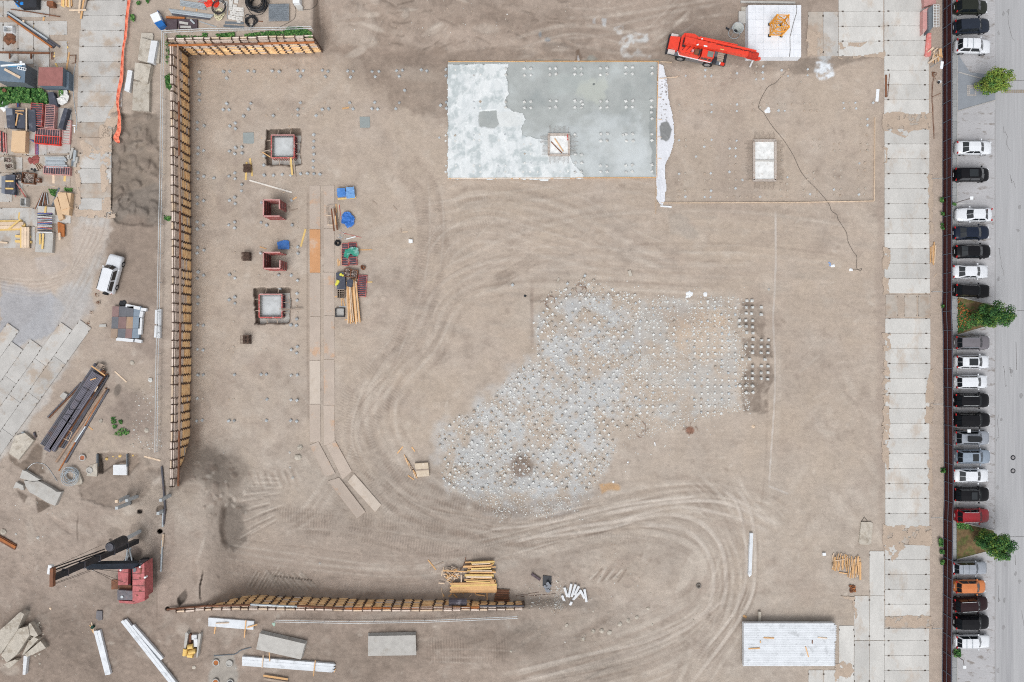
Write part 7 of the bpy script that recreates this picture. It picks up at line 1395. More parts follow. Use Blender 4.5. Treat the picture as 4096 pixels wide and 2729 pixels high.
for a,b in(((1700,1250),(1890,1290)),((1900,1300),(1975,1310)),((1915,1330),(1900,1410)),((1900,1420),(1885,1640)),((1570,1700),(1800,1722)),((1820,1720),(1910,1735))):MB().bar(pq(*a,4.3),pq(*b,4.3),.4,.4).build('kerb_block',conc_white,t)
for(a,b,l)in(((2110,1310),(2105,1500),'upper left pale block beside the guard railing'),((2155,1300),(2150,1520),'upper right pale block under the guard railing'),((2105,1520),(2095,1680),'lower left pale block beside the guard railing'),((2145,1530),(2140,1690),'lower right pale block under the guard railing')):plank(*a,*b,.36,l,conc_white,th=.35,name='concrete_block',cat='block')
block('grey_plate',[(1335,1505),(1420,1500),(1425,1535),(1325,1540)],.15,'small grey slab left of the patchwork plates','slab',conc)
for k,(x,y)in enumerate(((1300,1110),(1320,1210),(1225,1340),(1175,1480))):weeds([(x-22,y-18),(x+22,y-18),(x+22,y+18),(x-22,y+18)],60,ORD[k]+' brown dry tuft from the top on the worn yard track',.1,.1,mats=[rust,wood_g])
weeds([(2200,40),(2290,60),(2280,120),(2205,100)],160,'weed tuft beside the left railing above the car',.1,.2)
# sheet pile stack and pipes
zoom(0,1300,3.357)
def lerp2(a,b,f):return(a[0]+(b[0]-a[0])*f,a[1]+(b[1]-a[1])*f)
t=thing('sheet_pile_stack','large slanting stack of dark steel sheet piles with grooves','sheet pile stack',pq(1000,1100));A0,A1=(1235,600),(560,1660)
for k in range(9):
 off=k*21;a,b=(1255+off*.72,625+off*.42),(600+off*.70,1570+off*.38+(100 if k<5 else 60));MB().bar(pq(*a,4.72),pq(*b,4.72),.2,.22,up=(0,0,1)).build('sheet_pile',M('sheet_pile_steel',c(112,110,122),var=.12,stain=c(126,112,112),sa=.5,rough=.45,rnd=.12),t)
for k in range(8):
 off=k*24;a,b=(1285+off*.72,520+off*.6),(560+off*.74,1600+off*.45);MB().bar(pq(*a,4.35),pq(*b,4.35),.24,.3).build('lower_pile',steel_d if k<6 else rust,t)
for k in range(3):a,b=(1440+k*5,660+k*15),(800+k*30,1640+k*10);MB().bar(pq(*a,4.15),pq(*b,4.15),.2,.25).build('lower_pile',steel_d if k else rust,t)
for a,b in(((1110,830),(1210,890)),((1000,1000),(1090,1055)),((935,1080),(930,1140)),((930,1140),(1060,1138)),((855,1210),(935,1200)),((935,1200),(960,1270)),((830,1250),(1000,1370))):MB().bar(pq(*a,4.86),pq(*b,4.86),.04,.03).build('strap',black_s,t)
planks([((1230,552),(1410,680),.16,wood,'long timber across the upper end of the sheet pile stack',4.9),((1290,715),(1215,740),.14,wood,'short chip of wood on the sheet pile stack',4.9),((1310,825),(1270,895),.2,wood_p,'pale board chip on the right side of the sheet pile stack',4.6),((1185,965),(1212,980),.15,wood_p,'tiny pale block on the right side of the sheet pile stack',4.5),((1540,622),(1700,768),.16,wood_p,'pale stick lying right of the sheet pile stack'),((1190,1365),(1245,1410),.15,wood,'short plank right of the long brown pipes')])
t=thing('pallet','grey wooden pallet at the upper end of the sheet pile stack','pallet',pq(1350,570))
for k in range(5):a,b=lerp2((1290,560),(1330,515),k/4*0),None;MB().bar(pq(1300+k*12+35,515+k*3+(k*0),4.5+.0),pq(1290+k*12-5,575+k*10,4.5),.1,.05).build('slat',wood_g,t)
for k in range(4):MB().bar(pq(1325-k*12,520+k*22,4.4),pq(1415-k*10,555+k*22,4.4),.1,.06).build('cross_slat',wood_g,t)
for(a,b,w_,m,l)in(((1080,780),(640,1240),.2,steel_d,'upper of two dark pipes left of the sheet pile stack'),((1095,800),(660,1250),.18,rust,'lower brown one of the pipes left of the sheet pile stack'),((1420,855),(755,1840),.3,M('brown_pipe',(0,0,0)),'long brown pipe nearest the sheet pile stack'),((1455,870),(880,1850),.28,steel_d,'outer long grey pipe right of the sheet pile stack'),((1430,850),(790,1960),.15,rust_b,'thin rusty pipe between the two long pipes'),((885,1465),(735,1700),.22,steel_d,'short grey pipe beside the lower end of the stack'),((1150,1360),(1010,1570),.24,steel_g,'pale profile lying on the long pipes'),((300,1440),(440,1560),.3,steel_g,'thick grey pipe above the tilted slab'),((455,1440),(480,1515),.26,steel_d,'dark pipe end right of the tilted slab')):
 MB().tube([pq(*a,zg(*q(*a))+w_*.6),pq(*b,zg(*q(*b))+w_*.6)],w_/2,8).build('steel_pipe',m,None,l,'pipe')
block('grey_plate',[(800,960),(850,905),(905,935),(860,1010)],.3,'small grey plate left of the sheet pile stack','plate',conc);crate(875,1410,970,1540,'small wooden rack at the lower right of the sheet pile stack',wood_p,.3,nx=1,ny=2,rot=-.4)
weeds([(1490,1240),(1550,1240),(1560,1320),(1500,1330)],180,'upper left weed tuft of the small weed patch',.1,.25);weeds([(1590,1280),(1640,1280),(1630,1330),(1600,1320)],100,'upper right weed tuft of the small weed patch',.1,.25);weeds([(1510,1350),(1565,1350),(1560,1390),(1515,1390)],100,'middle weed tuft of the small weed patch',.1,.25);weeds([(1630,1380),(1740,1420),(1730,1470),(1610,1490),(1510,1480)],180,'lowest weeds of the small weed patch',.1,.2)
def boulder(x,y,r,label,mat=conc_old,fl=.6):
 a=q(x,y);g=zg(*a);p=P(*a,g);return MB().rock(p.x,p.y,g-.02,r,R,0,fl).build('boulder',mat,None,label,'boulder')
boulder(1778,505,.38,'brown boulder right of the sheet pile stack');boulder(1358,1290,.35,'pale flat boulder right of the long pipes');boulder(2020,740,.4,'pale broken boulder beside the guard railing',chip_m);boulder(1970,1415,.45,'elongated grey stone left of the railing end')
zoom(0,1750,3.357)
block('concrete_slab',[(200,-20),(330,-60),(452,40),(400,110),(250,300),(120,215)],.4,'tilted grey slab above the broken slabs','slab',conc_old)
for pts,h,l in(([(300,440),(360,460),(400,485),(540,570),(500,582),(410,590),(265,545)],.5,'upper left fragment of the broken road slabs'),([(215,598),(310,650),(312,672),(175,685)],.4,'small left fragment of the broken road slabs'),([(245,680),(315,670),(318,708),(285,708)],.3,'tiniest fragment of the broken road slabs'),([(320,578),(430,595),(520,590),(600,630),(700,690),(760,730),(825,735),(740,918),(640,880),(480,780),(400,740),(345,660)],.55,'largest fragment of the broken road slabs')):block('slab_fragment',pts,h,l,'slab fragment',conc,group='broken road slabs')
def ringthing(x,y,r,label,fillm,z=None,hh=.25):
 a=q(x,y);g=zg(*a)if z is None else z;p=P(*a,g);t=thing('manhole_ring',label,'manhole',(p.x,p.y,g),'manhole rings');LM().ring((0,0,hh*.6),r,.08,22,6).build('ring',conc,t);LM().cyl(0,0,0,r*.95,hh*.55,20).build('lid',fillm,t)
or_rust=M('orange_rust',c(176,112,84),var=.2);ringthing(1115,270,.36,'round manhole with orange rusty lid above the hose coil',or_rust);ringthing(1210,440,.36,'round manhole with pale lid right of the hose coil',conc)
coil(955,520,30,'big loose coil of pale hose beside the pale manhole',steel_g,9,.04,1.1,jit=.35,z=4.1);cable([(770,590),(640,400),(560,350),(450,350),(365,430),(345,560),(400,575)],.04,'pale hose arching over to the broken slabs',steel_g);block('concrete_slab',[(985,470),(1060,450),(1105,600),(1090,630),(990,645)],.25,'small tilted pale slab under the hose coil','slab',conc_old)
block('concrete_slab',[(1160,520),(1200,380),(1305,345),(1300,525)],.12,'rough slab piece with the pale manhole','slab',conc_old);block('concrete_pad_block',[(1518,370),(1700,365),(1700,508),(1518,505)],.3,'white stained concrete base at the lower edge of the dug trench','base',conc_white,z=3.6)
for k,(x,y,r)in enumerate(((1435,290,.26),(1610,250,.22),(1518,258,.12),(1563,285,.12),(1788,243,.16))):a=q(x,y);p=P(*a,zg(*a));MB().rock(p.x,p.y,p.z,r,R,0,.5).build('foam_lump',wood_y,None,ORD[k]+' yellow foam lump in the dug trench, counted by size from left','lump','yellow lumps in the trench')
for x in(1312,1712):a=q(x,300);MB().bar(pq(x,220,3.9),pq(x,390,3.9),.12,.35).build('trench_board',grey_s,None,('left' if x<1500 else 'right')+' dark board shoring the dug trench','board')
plank(1935,255,2155,312,.2,'pale stick lying above the pipe line',wood_p)
for k,(pts,m)in enumerate((([(2170,390),(2190,600),(2205,800)],steel_d),([(2205,800),(2215,950),(2195,1170)],steel_d),([(2190,1000),(2185,1200)],steel_g),([(2195,1300),(2165,1560)],wood_p),([(2180,1380),(2160,1800)],steel_g))):MB().tube([pq(*p,4.15)for p in pts],.13,8).build('line_pipe',m,None,ORD[k]+' pipe from the top of the line below the left wall end','pipe','pipe line below the left wall')
bundle('rusty brown beams at the left edge',[((-40,1310+k*22),(215-k*4,1455+k*20),rust_b if k%2 else rust,.1*(k%2))for k in range(3)],.3,.2)
boulder(50,1268,.5,'grey boulder above the rusty beams');boulder(510,1348,.25,'small grey stone right of the rusty beams',conc);boulder(215,1297,.2,'little pale stone above the rusty beams',conc)
# lower left
zoom(0,2200,2.964)
for pts,h,l in(([(240,735),(285,760),(200,960),(10,1230),(-60,1230),(-60,1000),(60,900)],1.1,'upper slab'),([(205,940),(330,905),(350,1010),(200,1240),(80,1335),(15,1250)],.9,'middle slab'),([(345,870),(370,880),(450,1015),(415,1035),(340,1000),(330,925)],.8,'small upright slab'),([(400,1030),(455,1060),(280,1240),(260,1250),(330,1100)],.6,'narrow slab'),([(290,1240),(480,1080),(545,1165),(410,1230),(320,1270)],.6,'right triangular slab'),([(80,1340),(180,1300),(215,1310),(105,1410),(50,1360)],.5,'lowest slab'),([(280,1255),(325,1265),(300,1480),(268,1480)],.5,'white post like slab')):block('broken_slab',pts,h,l+' of the broken concrete heap at the lower left','broken slab',conc_old if 'white' not in l else conc_white,group='broken concrete heap')
hp=MB()
for k in range(60):a=q(R.uniform(20,540),R.uniform(860,1420));p=P(*a,zg(*a));hp.rock(p.x,p.y,p.z,R.uniform(.06,.3),R)
hp.build('concrete_debris',conc_old,None,'small concrete debris round the broken heap',None,kind='stuff')
pile_long=M('white_long_pile',c(222,227,233),var=.08,scale=1,stain=c(176,180,184),sa=.6,ss_=1.1,rnd=.04)
def lpile(a,b,w_,label=None,z=.0,tip=False,parent=None,group=None,mat=None):
 a,b=q(*a),q(*b);g=zg(*a)+z;p,r=P(*a,g+w_/2),P(*b,g+w_/2);d=(r-p).normalized();m=MB()
 m.bar(p,r,w_,w_)
 if tip:nrm=Vector((-d.y,d.x,0))*w_/2;tz=r+d*w_*.9;m.add([r-nrm-Vector((0,0,w_/2)),r+nrm-Vector((0,0,w_/2)),r+nrm+Vector((0,0,w_/2)),r-nrm+Vector((0,0,w_/2)),tz],[(0,1,4),(1,2,4),(2,3,4),(3,0,4)])
 return m.build('concrete_pile' if parent is None else 'pile_beam',mat or pile_long,parent,label,None if parent else 'pile',group)
t=thing('pile_pair','pair of white piles lying below the pile driver','pile pair',pq(1220,1200));lpile((1138,955),(1275,1475),.38,parent=t);lpile((1178,950),(1305,1470),.38,parent=t)
t=thing('pile_stack','three long white piles running off the lower frame edge','pile stack',pq(1700,1200))
for a,b in(((1455,835),(2090,1640)),((1490,825),(2110,1610)),((1580,890),(1930,1290))):lpile(a,b,.38,parent=t)
block('mixing_plate',[(1145,722),(1212,725),(1210,830),(1170,840),(1135,810)],.2,'dark grey mixing tray below the pile driver','tray',M('mid_grey',c(124,122,126),var=.15));p=pq(1112,905);MB().cyl(p.x,p.y,p.z,.2,.4,12).build('green_can',M('can_green',c(36,70,60)),None,'small green can at the upper end of the pile pair','can');planks([((1065,890),(1110,985),.12,wood,'left thin plank at the upper end of the pile pair'),((1085,860),(1118,990),.12,wood_p,'right thin plank at the upper end of the pile pair')])
boulder(600,693,.22,'small beige stone between the heap and the pile driver',wood_p)
# lower middle
zoom(650,2200,2.964)
t=thing('pile_stack','short stack of four white piles left of the slab stack','pile stack',pq(820,870))
for k in range(4):lpile((548,812+k*25),(1088-k*2,855+k*25),.28,parent=t)
planks([((990,835),(970,1040),.12,wood,'upright batten across the short pile stack',4.35),((630,870),(785,865),.12,wood_p,'thin batten lying on the short pile stack',4.35),((1005,920),(1125,885),.16,wood,'slanting batten at the right end of the short pile stack',4.35),((628,905),(615,995),.14,wood,'batten end below the short pile stack')])
t=thing('pile_stack','long stack of three white piles with pointed tips','pile stack',pq(1500,1340))
for k in range(3):lpile((950,1275+k*36),(2025-k*6,1362+k*33),.38,tip=True,parent=t)
planks([((1265,1215),(1272,1320),.12,wood,'upper left batten across the long pointed pile stack',4.45),((1195,1250),(1180,1400),.12,wood_p,'left batten across the long pointed pile stack',4.45),((1812,1310),(1788,1498),.12,wood,'right batten across the long pointed pile stack',4.45),((2050,1410),(2035,1450),.12,wood,'tiny batten beside the pointed pile tips'),((1195,1490),(1485,1535),.25,wood,'upper brown timber at the lower frame edge',4.2),((1200,1530),(1490,1575),.25,wood_g,'lower grey timber at the lower frame edge',4.2)])
for k,(L0_,R0_,h)in enumerate((((1112,1180),(1718,1060),0),)):
 t=thing('slab_stack','slanting stack of pale road slabs above the pointed piles','slab stack',pq(1400,1140))
 for j in range(4):d=(3-j)*11;ps=[pq(x+d*.7,y-d,4.2+j*.16)for x,y in((1150,990),(1690,1115),(1640,1300),(1110,1180))];MB().prism([(p.x,p.y)for p in ps],4.04+j*.16,4.19+j*.16).build('slab',conc,t)
zoom();t=thing('slab_stack','level stack of pale road slabs below the railing end','slab stack',P(1567,2580,4))
for j in range(4):d=(3-j)*4;ps=[P(x,y-d,4.2+j*.16)for x,y in((1472,2546),(1662,2542),(1665,2622),(1472,2625))];MB().prism([(p.x,p.y)for p in ps],4.0+j*.16,4.15+j*.16).build('slab',conc,t)
zoom(650,2200,2.964)
t=thing('material_sled','sled of two pale beams carrying yellow insulation rolls and boxes','material sled',pq(345,1120));MB().prism([tuple(pq(*p,4.6))[:2]for p in((270,985),(290,975),(305,1000),(260,1265),(242,1262))],4.0,4.6).build('side_beam',conc,t);MB().prism([tuple(pq(*p,4.6))[:2]for p in((425,1000),(445,990),(456,1005),(415,1275),(400,1275))],4.0,4.6).build('side_beam',conc,t)
for x0,y0,x1,y1,m,z in((345,1010,405,1065,conc_white,.4),(370,1060,415,1150,conc_white,.5),(310,1000,340,1130,rust,.3)):ps=[pq(x,y,4+z)for x,y in((x0,y0),(x1,y0),(x1,y1),(x0,y1))];MB().prism([(p.x,p.y)for p in ps],4.0,4+z).build('carton',m,t)
for a,b in(((275,1170),(265,1250)),((315,1215),(395,1195)),((300,1245),(365,1250)),((305,1150),(365,1140))):MB().tube([pq(*a,4.5),pq(*b,4.5)],.3,12).build('insulation_roll',M('insulation',c(232,196,120),var=.08),t)
cable([(610,1255),(750,1245),(860,1235),(930,1190),(1052,1155)],.08,'dark flexible pipe above the four manhole rings',grey_s)
for x,y,l,m in((640,1332,'upper left manhole ring with rusty orange lid',rust_b),(797,1340,'upper right manhole ring with pale lid',conc),(635,1560,'lower left manhole ring with rusty orange lid',rust_b),(808,1568,'lower right manhole ring with dark rim',black_s)):ringthing(x,y,.38,l+' near the lower frame edge',m)
boulder(375,1390,.35,'flat grey boulder left of the manhole rings');boulder(1865,160,.2,'small pale stone above the bottom wall',conc);boulder(868,1400,.14,'small pale stone right of the manhole rings',conc)
p=pq(1325,885);bag(1320,885,.4,.3,'pale green sack at the left end of the lower railing',M('pale_green',c(170,196,182)),n=4)
# timber heap
zoom(1700,2200,3.136)
t=thing('timber_stack','neat stack of long orange planks at the bottom wall','timber stack',pq(600,480))
for k in range(5):MB().bar(pq(312+(k%2)*18,425+k*24,zg(*q(600,480))+.55),pq(900-(k==0)*25,415+k*24-4,zg(*q(600,480))+.55),.24,.2).build('plank',wood if k!=1 else wood_y,t)
for k in range(4):MB().bar(pq(330,455+k*24,zg(*q(600,480))+.25),pq(895,450+k*24,zg(*q(600,480))+.25),.24,.2).build('lower_plank',wood,t)
for x in(475,628,775):MB().bar(pq(x,420,zg(*q(600,480))+.1),pq(x+4,(550,560,625)[(475,628,775).index(x)],zg(*q(600,480))+.1),.12,.12).build('bearer',wood,t)
t=thing('timber_heap','fanned heap of sawn timber on top of the neat stack','timber heap',pq(720,280));zz=zg(*q(720,280))
for k in range(26):
 y=170+(k%13)*18+R.uniform(-6,6);x0=480+R.uniform(0,110);x1=845+R.uniform(-30,45);sl=-.12 if k%13<5 else(.02 if k%13<10 else .1)
 if k==20:x0,y,sl=610,355,.17
 MB().bar(pq(x0,y-sl*-60,zz+.15+.09*(k//4)),pq(x1,y+sl*(x1-x0)*.6,zz+.15+.09*(k//4)),.2,.12).build('plank',(wood,wood_y,wood_p,wood)[k%4],t)
t=thing('offcut_heap','untidy heap of short timber offcuts left of the fanned timber','offcut heap',pq(320,320))
for k in range(46):
 x,y=330+R.gauss(0,62),320+R.gauss(0,52);a_,l=R.uniform(-1.4,1.4),R.uniform(35,95);MB().bar(pq(x-l/2*math.cos(a_),y-l/2*math.sin(a_),zz+R.uniform(.05,.4)),pq(x+l/2*math.cos(a_),y+l/2*math.sin(a_),zz+R.uniform(.05,.4)),.13,.06).build('offcut',(wood,wood_p,wood_g)[k%3],t)
planks([((38,125),(138,250),.16,wood,'left of two crossed battens at the far left of the heap'),((62,235),(232,150),.16,wood_g,'right of two crossed battens at the far left of the heap'),((235,215),(205,330),.16,wood_p,'pale batten at the left side of the offcut heap'),((228,262),(535,275),.14,wood,'long batten on the offcut heap',zz+.6),((455,318),(455,410),.16,wood_p,'upright batten between offcuts and fan',zz+.55),((295,585),(340,550),.16,wood,'left short board above the dark steel trough'),((360,555),(405,598),.2,wood,'right short board above the dark steel trough'),((645,562),(750,575),.16,wood,'orange board below the neat stack',1.9),((215,545),(240,585),.16,wood,'short board left of the dark steel trough'),((205,480),(228,610),.1,wood_p,'thin batten left of the dark steel trough'),((555,585),(590,560),.08,wood_p,'thin sliver right of the dark steel trough',1.8)])
MB().tube([pq(x,y,zz+.1)for x,y in((440,250),(480,200),(505,130),(512,85))],.04,5).build('curved_bar',rust,None,'thin curved rusty bar above the offcut heap','bar')
gz2=3.2;b=MB();n=8;A_,B_=pq(300,655,gz2),pq(525,655,gz2)
for i in range(n+1):th_=math.pi*(i/n);b.v+=[(A_.x,A_.y-.55*math.cos(th_)*1.0,gz2+.5*math.sin(th_)),(B_.x,B_.y-.55*math.cos(th_),gz2+.5*math.sin(th_))]
b.f=[(2*i,2*i+1,2*i+3,2*i+2)for i in range(n)]+[tuple(range(0,2*n+2,2)),tuple(range(1,2*n+2,2))[::-1]];b.m=[0]*len(b.f);b.build('steel_trough',M('trough',c(84,80,90),var=.25,stain=c(150,148,156),sa=.6,ss_=1.5,rough=.5),None,'dark curved steel trough lying over the bottom timber wall','trough')
t=thing('rebar_stack','brown stack of many thin bars beside the neat timber stack','rebar stack',pq(960,580));g_=zg(*q(960,580))
for k in range(16):MB().bar(pq(895-k*2,492+k*10,g_+.12+.05*(k%3)),pq(1052+R.uniform(-8,12),500+k*10,g_+.12+.05*(k%3)),.12,.1).build('bar_bundle',rust if k%3 else M('brown_bars',c(112,92,78)),t)
for k in range(5):MB().bar(pq(1140,600-k*8,g_),pq((1290,1400,1640,1430,1300)[k],(570,575,550,530,555)[k],g_+.05),.035,.03).build('loose_rod',rebar_m,None,ORD[k]+' thin bent rod lying right of the brown bar stack, from below','rod','loose rods right of the bar stack')
t=thing('scrap_plates','black steel plate with crumpled dark sheets and a channel','scrap pile',pq(1520,390));ps=[pq(*p,zg(*q(1520,390))+.12)for p in((1480,322),(1588,332),(1585,430),(1475,455))];gg=zg(*q(1520,390));MB().prism([(p.x,p.y)for p in ps],gg,gg+.12).build('plate',black_s,t);b=MB()
for k in range(7):b.box(*tuple(pq(1525+R.uniform(-30,35),395+R.uniform(-35,45),0))[:2],gg+.12+k*.07,R.uniform(.4,.8),.35,.03,R.uniform(0,3))
b.build('crumpled_sheets',M('dark_shiny',c(110,114,122),rough=.35,metal=.3),t,kind='stuff');MB().bar(pq(1338,300,gg+.15),pq(1445,375,gg+.15),.3,.15).build('channel',M('purple_steel',(0,0,0)),t)
for k,(a,b)in enumerate((((1748,470),(1785,585)),((1835,425),(1800,590)),((1888,430),(1838,585)),((1930,452),(1875,565)),((1945,525),(1835,645)),((1945,500),(2000,605)),((1998,490),(2025,650)),((1718,568),(1778,718)),((1840,650),(1800,720)))):
 lpile(a,b,.3,'short white pile cutoff, %s from left in the fan of cutoffs'%ORD[[7,0,8,1,2,3,4,5,6].index(k)if False else k],group='fan of white pile cutoffs',mat=conc_white)
for x,y,r,l in((1665,405,.22,'round beige stone between plate scrap and white cutoffs'),(2105,1020,.34,'whitish stone lower right of the cutoffs'),(2215,1010,.4,'elongated grey stone right of the whitish one'),(1980,1120,.32,'oval brown stone below the whitish one'),(2310,1035,.42,'broad pale stone at the track edge'),(2110,770,.18,'round pale stone below the cutoffs'),(1775,945,.3,'half buried brown stone below the cutoffs'),(1080,1272,.22,'pale stone on the dark crawler marks')):boulder(x,y,r,l)
zoom(2000,1900,1.892)
for x,y,r,l in((1035,1078,.32,'square grey stone beside the lower wheel tracks'),(970,1100,.4,'pair of angular stones beside the lower tracks'),(905,1130,.38,'brown angular stone left of the stone pair'),(1120,1010,.3,'pale half buried stone above the stone pair'),(1462,1098,.2,'small dark stone near the big pile stack'),(1152,1132,.24,'small pale stone right of the stone pair')):boulder(x,y,r,l)
a=q(1502,838);p=P(*a,zg(*a));t=thing('tyre','old grey tyre lying in the sand inside the big bend','tyre',p);LM().ring((0,0,.1),.26,.1,20,6).build('tyre_ring',M('dusty_tyre',c(130,124,118)),t);LM().cyl(0,0,0,.16,.06,12).build('hub_sand',pocket,t)
# single pile and big stack at the right
zoom(2800,2050,2.309)
lpile((472,190),(457,572),.42,'single long white pile with pointed tip lying upright in the wheel tracks',tip=True)
gb=0;t=thing('pile_stack','large stack of white concrete piles with a row of pointed ends','pile stack',pq(815,1215,0))
for j in range(3):
 for k in range(24 if j==2 else 1+(j==1)*1):
  z=.15+j*.34
  if j<2:continue
  y=1028+k*16.4;x1=1238+(6 if k<10 else-4)+R.uniform(-2,2)-(14 if k==0 else 0);pz=z+.17;p,r=pq(402,y,pz),pq(x1,y,pz);wd=abs(pq(0,1028,pz).y-pq(0,1044.4,pz).y)-.012
  m=MB();m.bar(p,r,wd,.34);nrm=Vector((0,wd/2,0));zz3=Vector((0,0,.17));m.add([r-nrm-zz3,r+nrm-zz3,r+nrm+zz3,r-nrm+zz3,r+Vector((.28,0,0))],[(0,1,4),(1,2,4),(2,3,4),(3,0,4)]);m.build('pile_beam',pile_long,t)
for j in range(2):
 for k in range(24):y=1020+k*16.8;z=.15+j*.36;p,r=pq(395,y,z+.17),pq(1225,y,z+.17);MB().bar(p,r,.22,.33).build('pile_beam',pile_long,t)
for x in(555,1042):MB().bar(pq(x,1012,.07),pq(x,1425,.07),.16,.14).build('bearer',wood_g,t)
planks([((588,1158),(685,1162),.16,wood,'upper left batten on the large pile stack',1.2),((1088,1156),(1175,1162),.12,wood_p,'pale upper right batten on the large pile stack',1.2),((448,1260),(552,1254),.16,wood,'lower left batten on the large pile stack',1.2),((975,1240),(1002,1335),.12,wood,'slanting batten on the large pile stack',1.2),((558,1185),(558,1205),.12,wood,'tiny brown block on the left of the large pile stack',1.2),((1037,1182),(1037,1212),.12,rust,'tiny brown block on the right of the large pile stack',1.2),((400,955),(430,970),.3,wood,'small orange board above the left corner of the large pile stack')])
lpile((548,915),(548,1000),.36,'grey pile end sticking out above the large pile stack',mat=conc_old)
block('concrete_slab',[(1490,90),(1580,88),(1598,105),(1580,285),(1560,300),(1480,295),(1468,275)],.2,'weathered rounded slab above the timber pile at the right','slab',conc_old);cable([(1520,40),(1500,70),(1490,90),(1545,85),(1520,50)],.04,'wire sling at the top of the weathered rounded slab')
p=pq(1140,382);MB().box(p.x,p.y,p.z,.42,.36,.3,.1).build('white_canister',white_p,None,'white block left of the timber pile at the right','canister')
t=thing('firewood_pile','loose pile of short battens near the right slab road','batten pile',pq(1360,490))
for k in range(58):
 x=1225+(k%29)*9+R.uniform(-5,5);dy=R.uniform(-25,25);x2=x+R.uniform(-28,10);low=k%29>17;MB().bar(pq(x,(400 if not low else 420)+dy,.08+.06*(k%4)),pq(x2,(520 if not low else 590)+dy,.08+.06*(k%4)),.1,.06).build('batten',(wood,wood_p,wood_g,wood)[k%4],t)
MB().bar(pq(1480,460,.3),pq(1480,625,.3),.25,.05).build('board',wood,t);MB().bar(pq(1250,445,.35),pq(1335,435,.35),.1,.06).build('batten',wood_p,t);MB().bar(pq(1285,555,.15),pq(1370,568,.15),.12,.06).build('batten',wood,t)
weeds([(1375,675),(1430,670),(1440,735),(1385,740)],320,'reddish brown scrap tangle below the batten pile',.1,.3,name='scrap_tangle',mats=[rust_b,rust])
# right strip beside the fence
zoom(3646,0,5.227)
block('red_box',[(262,-60),(515,-60),(515,75),(440,90),(270,140)],.7,'red and white painted formwork box at the top of the fence','formwork box',red_pale);block('panel_stack',[(240,215),(345,160),(375,200),(365,560),(240,715)],.8,'tall stack of grey and red edged panels beside the fence','panel stack',red_pale)
block('upright_formwork',[(355,180),(450,100),(455,560),(355,690)],1.1,'dark grey panel face beside the white ladder frame','panel',grey_s)
t=thing('ladder_formwork','white ladder like panel frame on the grey panel beside the fence','frame',pq(515,330,1.3))
for x in(455,515,575):MB().bar(pq(x,100,1.3),pq(x,565,1.3),.07,.07).build('rail',steel_p,t)
for k in range(15):MB().bar(pq(455,103+k*33,1.3),pq(575,103+k*33,1.3),.05,.05).build('rung',steel_p,t)
block('lying_formwork',[(330,690),(415,690),(412,1130),(400,1170),(320,1190),(290,1150)],.3,'faded red formwork panel with dark dots beside the plank heap','panel',M('faded_red_panel',c(214,130,124),var=.15,stain=c(220,190,186),sa=.7,ss_=2.5))
t=thing('plank_heap','scattered heap of short planks beside the fence','plank heap',pq(520,1120))
for k in range(20):
 x,y,a_=440+R.uniform(0,190),960+R.uniform(0,240),R.choice((1.4,1.6,1.75,2.4));l=R.uniform(60,170);MB().bar(pq(x,y,.05+k*.025),pq(x+l*math.cos(a_),y+l*math.sin(a_),.05+k*.025),.14,.05).build('plank',(wood_p,wood,wood_p)[k%3],t)
MB().bar(pq(350,1325,.3),pq(560,1180,.5),.2,.05).build('plank',wood_p,t);MB().bar(pq(600,1020,.45),pq(600,1180,.45),.4,.05).build('plank',wood,t)
zoom(3500,280,2.528);bag(650,125,.35,.35,'white square sack with a black bag in it beside the fence',white_p,n=5);p=pq(652,122,.45);MB().rock(p.x,p.y,.3,.2,R,0,.7).build('black_bag',black_r,None,'black bag inside the white sack beside the fence','bag');plank(112,50,110,275,.26,'brown steel strip at the left edge of the upper slab road',rust,z=.08);plank(148,40,128,270,.05,'thin rod beside the brown steel strip',rust,z=.1);plank(30,195,18,320,.4,'white board lying left of the upper slab road',white_p)
weeds([(580,20),(620,30),(610,110),(590,100)],60,'dry brown branches beside the fence',.12,.2,name='dry_branches',mats=[rust,wood_g]);plank(590,90,575,260,.05,'upper thin dry branch beside the fence',rust);plank(575,260,597,700,.05,'long thin dry branch beside the fence',rust);plank(575,275,665,235,.05,'thin dry branch crossing towards the fence',rust)
zoom(3500,880,3.95);t=thing('plank_bundle','bundle of five pale planks between the slab road and the fence','plank bundle',pq(920,540))
for k,(x0,y0,x1,y1)in enumerate(((885,425,878,672),(907,405,905,680),(935,350,925,712),(958,400,940,680),(920,405,916,690))):MB().bar(pq(x0,y0,.1+.03*k),pq(x1,y1,.1+.03*k),.13,.06).build('plank',wood_p if k%2 else wood,t)
plank(975,850,932,905,.06,'thin stick below the pale plank bundle',wood_p)
zoom();
for k,(x,y,rx,ry,n)in enumerate(((3767,800,6,8,110),(3774,855,8,6,110),(3770,905,6,12,110),(3775,1882,10,8,170),(3764,2170,8,16,300),(3768,2208,8,7,130),(3770,2250,6,9,130),(3830,2614,13,14,380),(3812,2404,6,8,110),(3771,1225,5,5,50),(3817,818,6,6,70))):
 weeds([(x-rx,y-ry),(x+rx,y-ry),(x+rx,y+ry),(x-rx,y+ry)],n,'green bush at the fence, %s from the top'%ORD[k],.13,.8,name='fence_weeds')
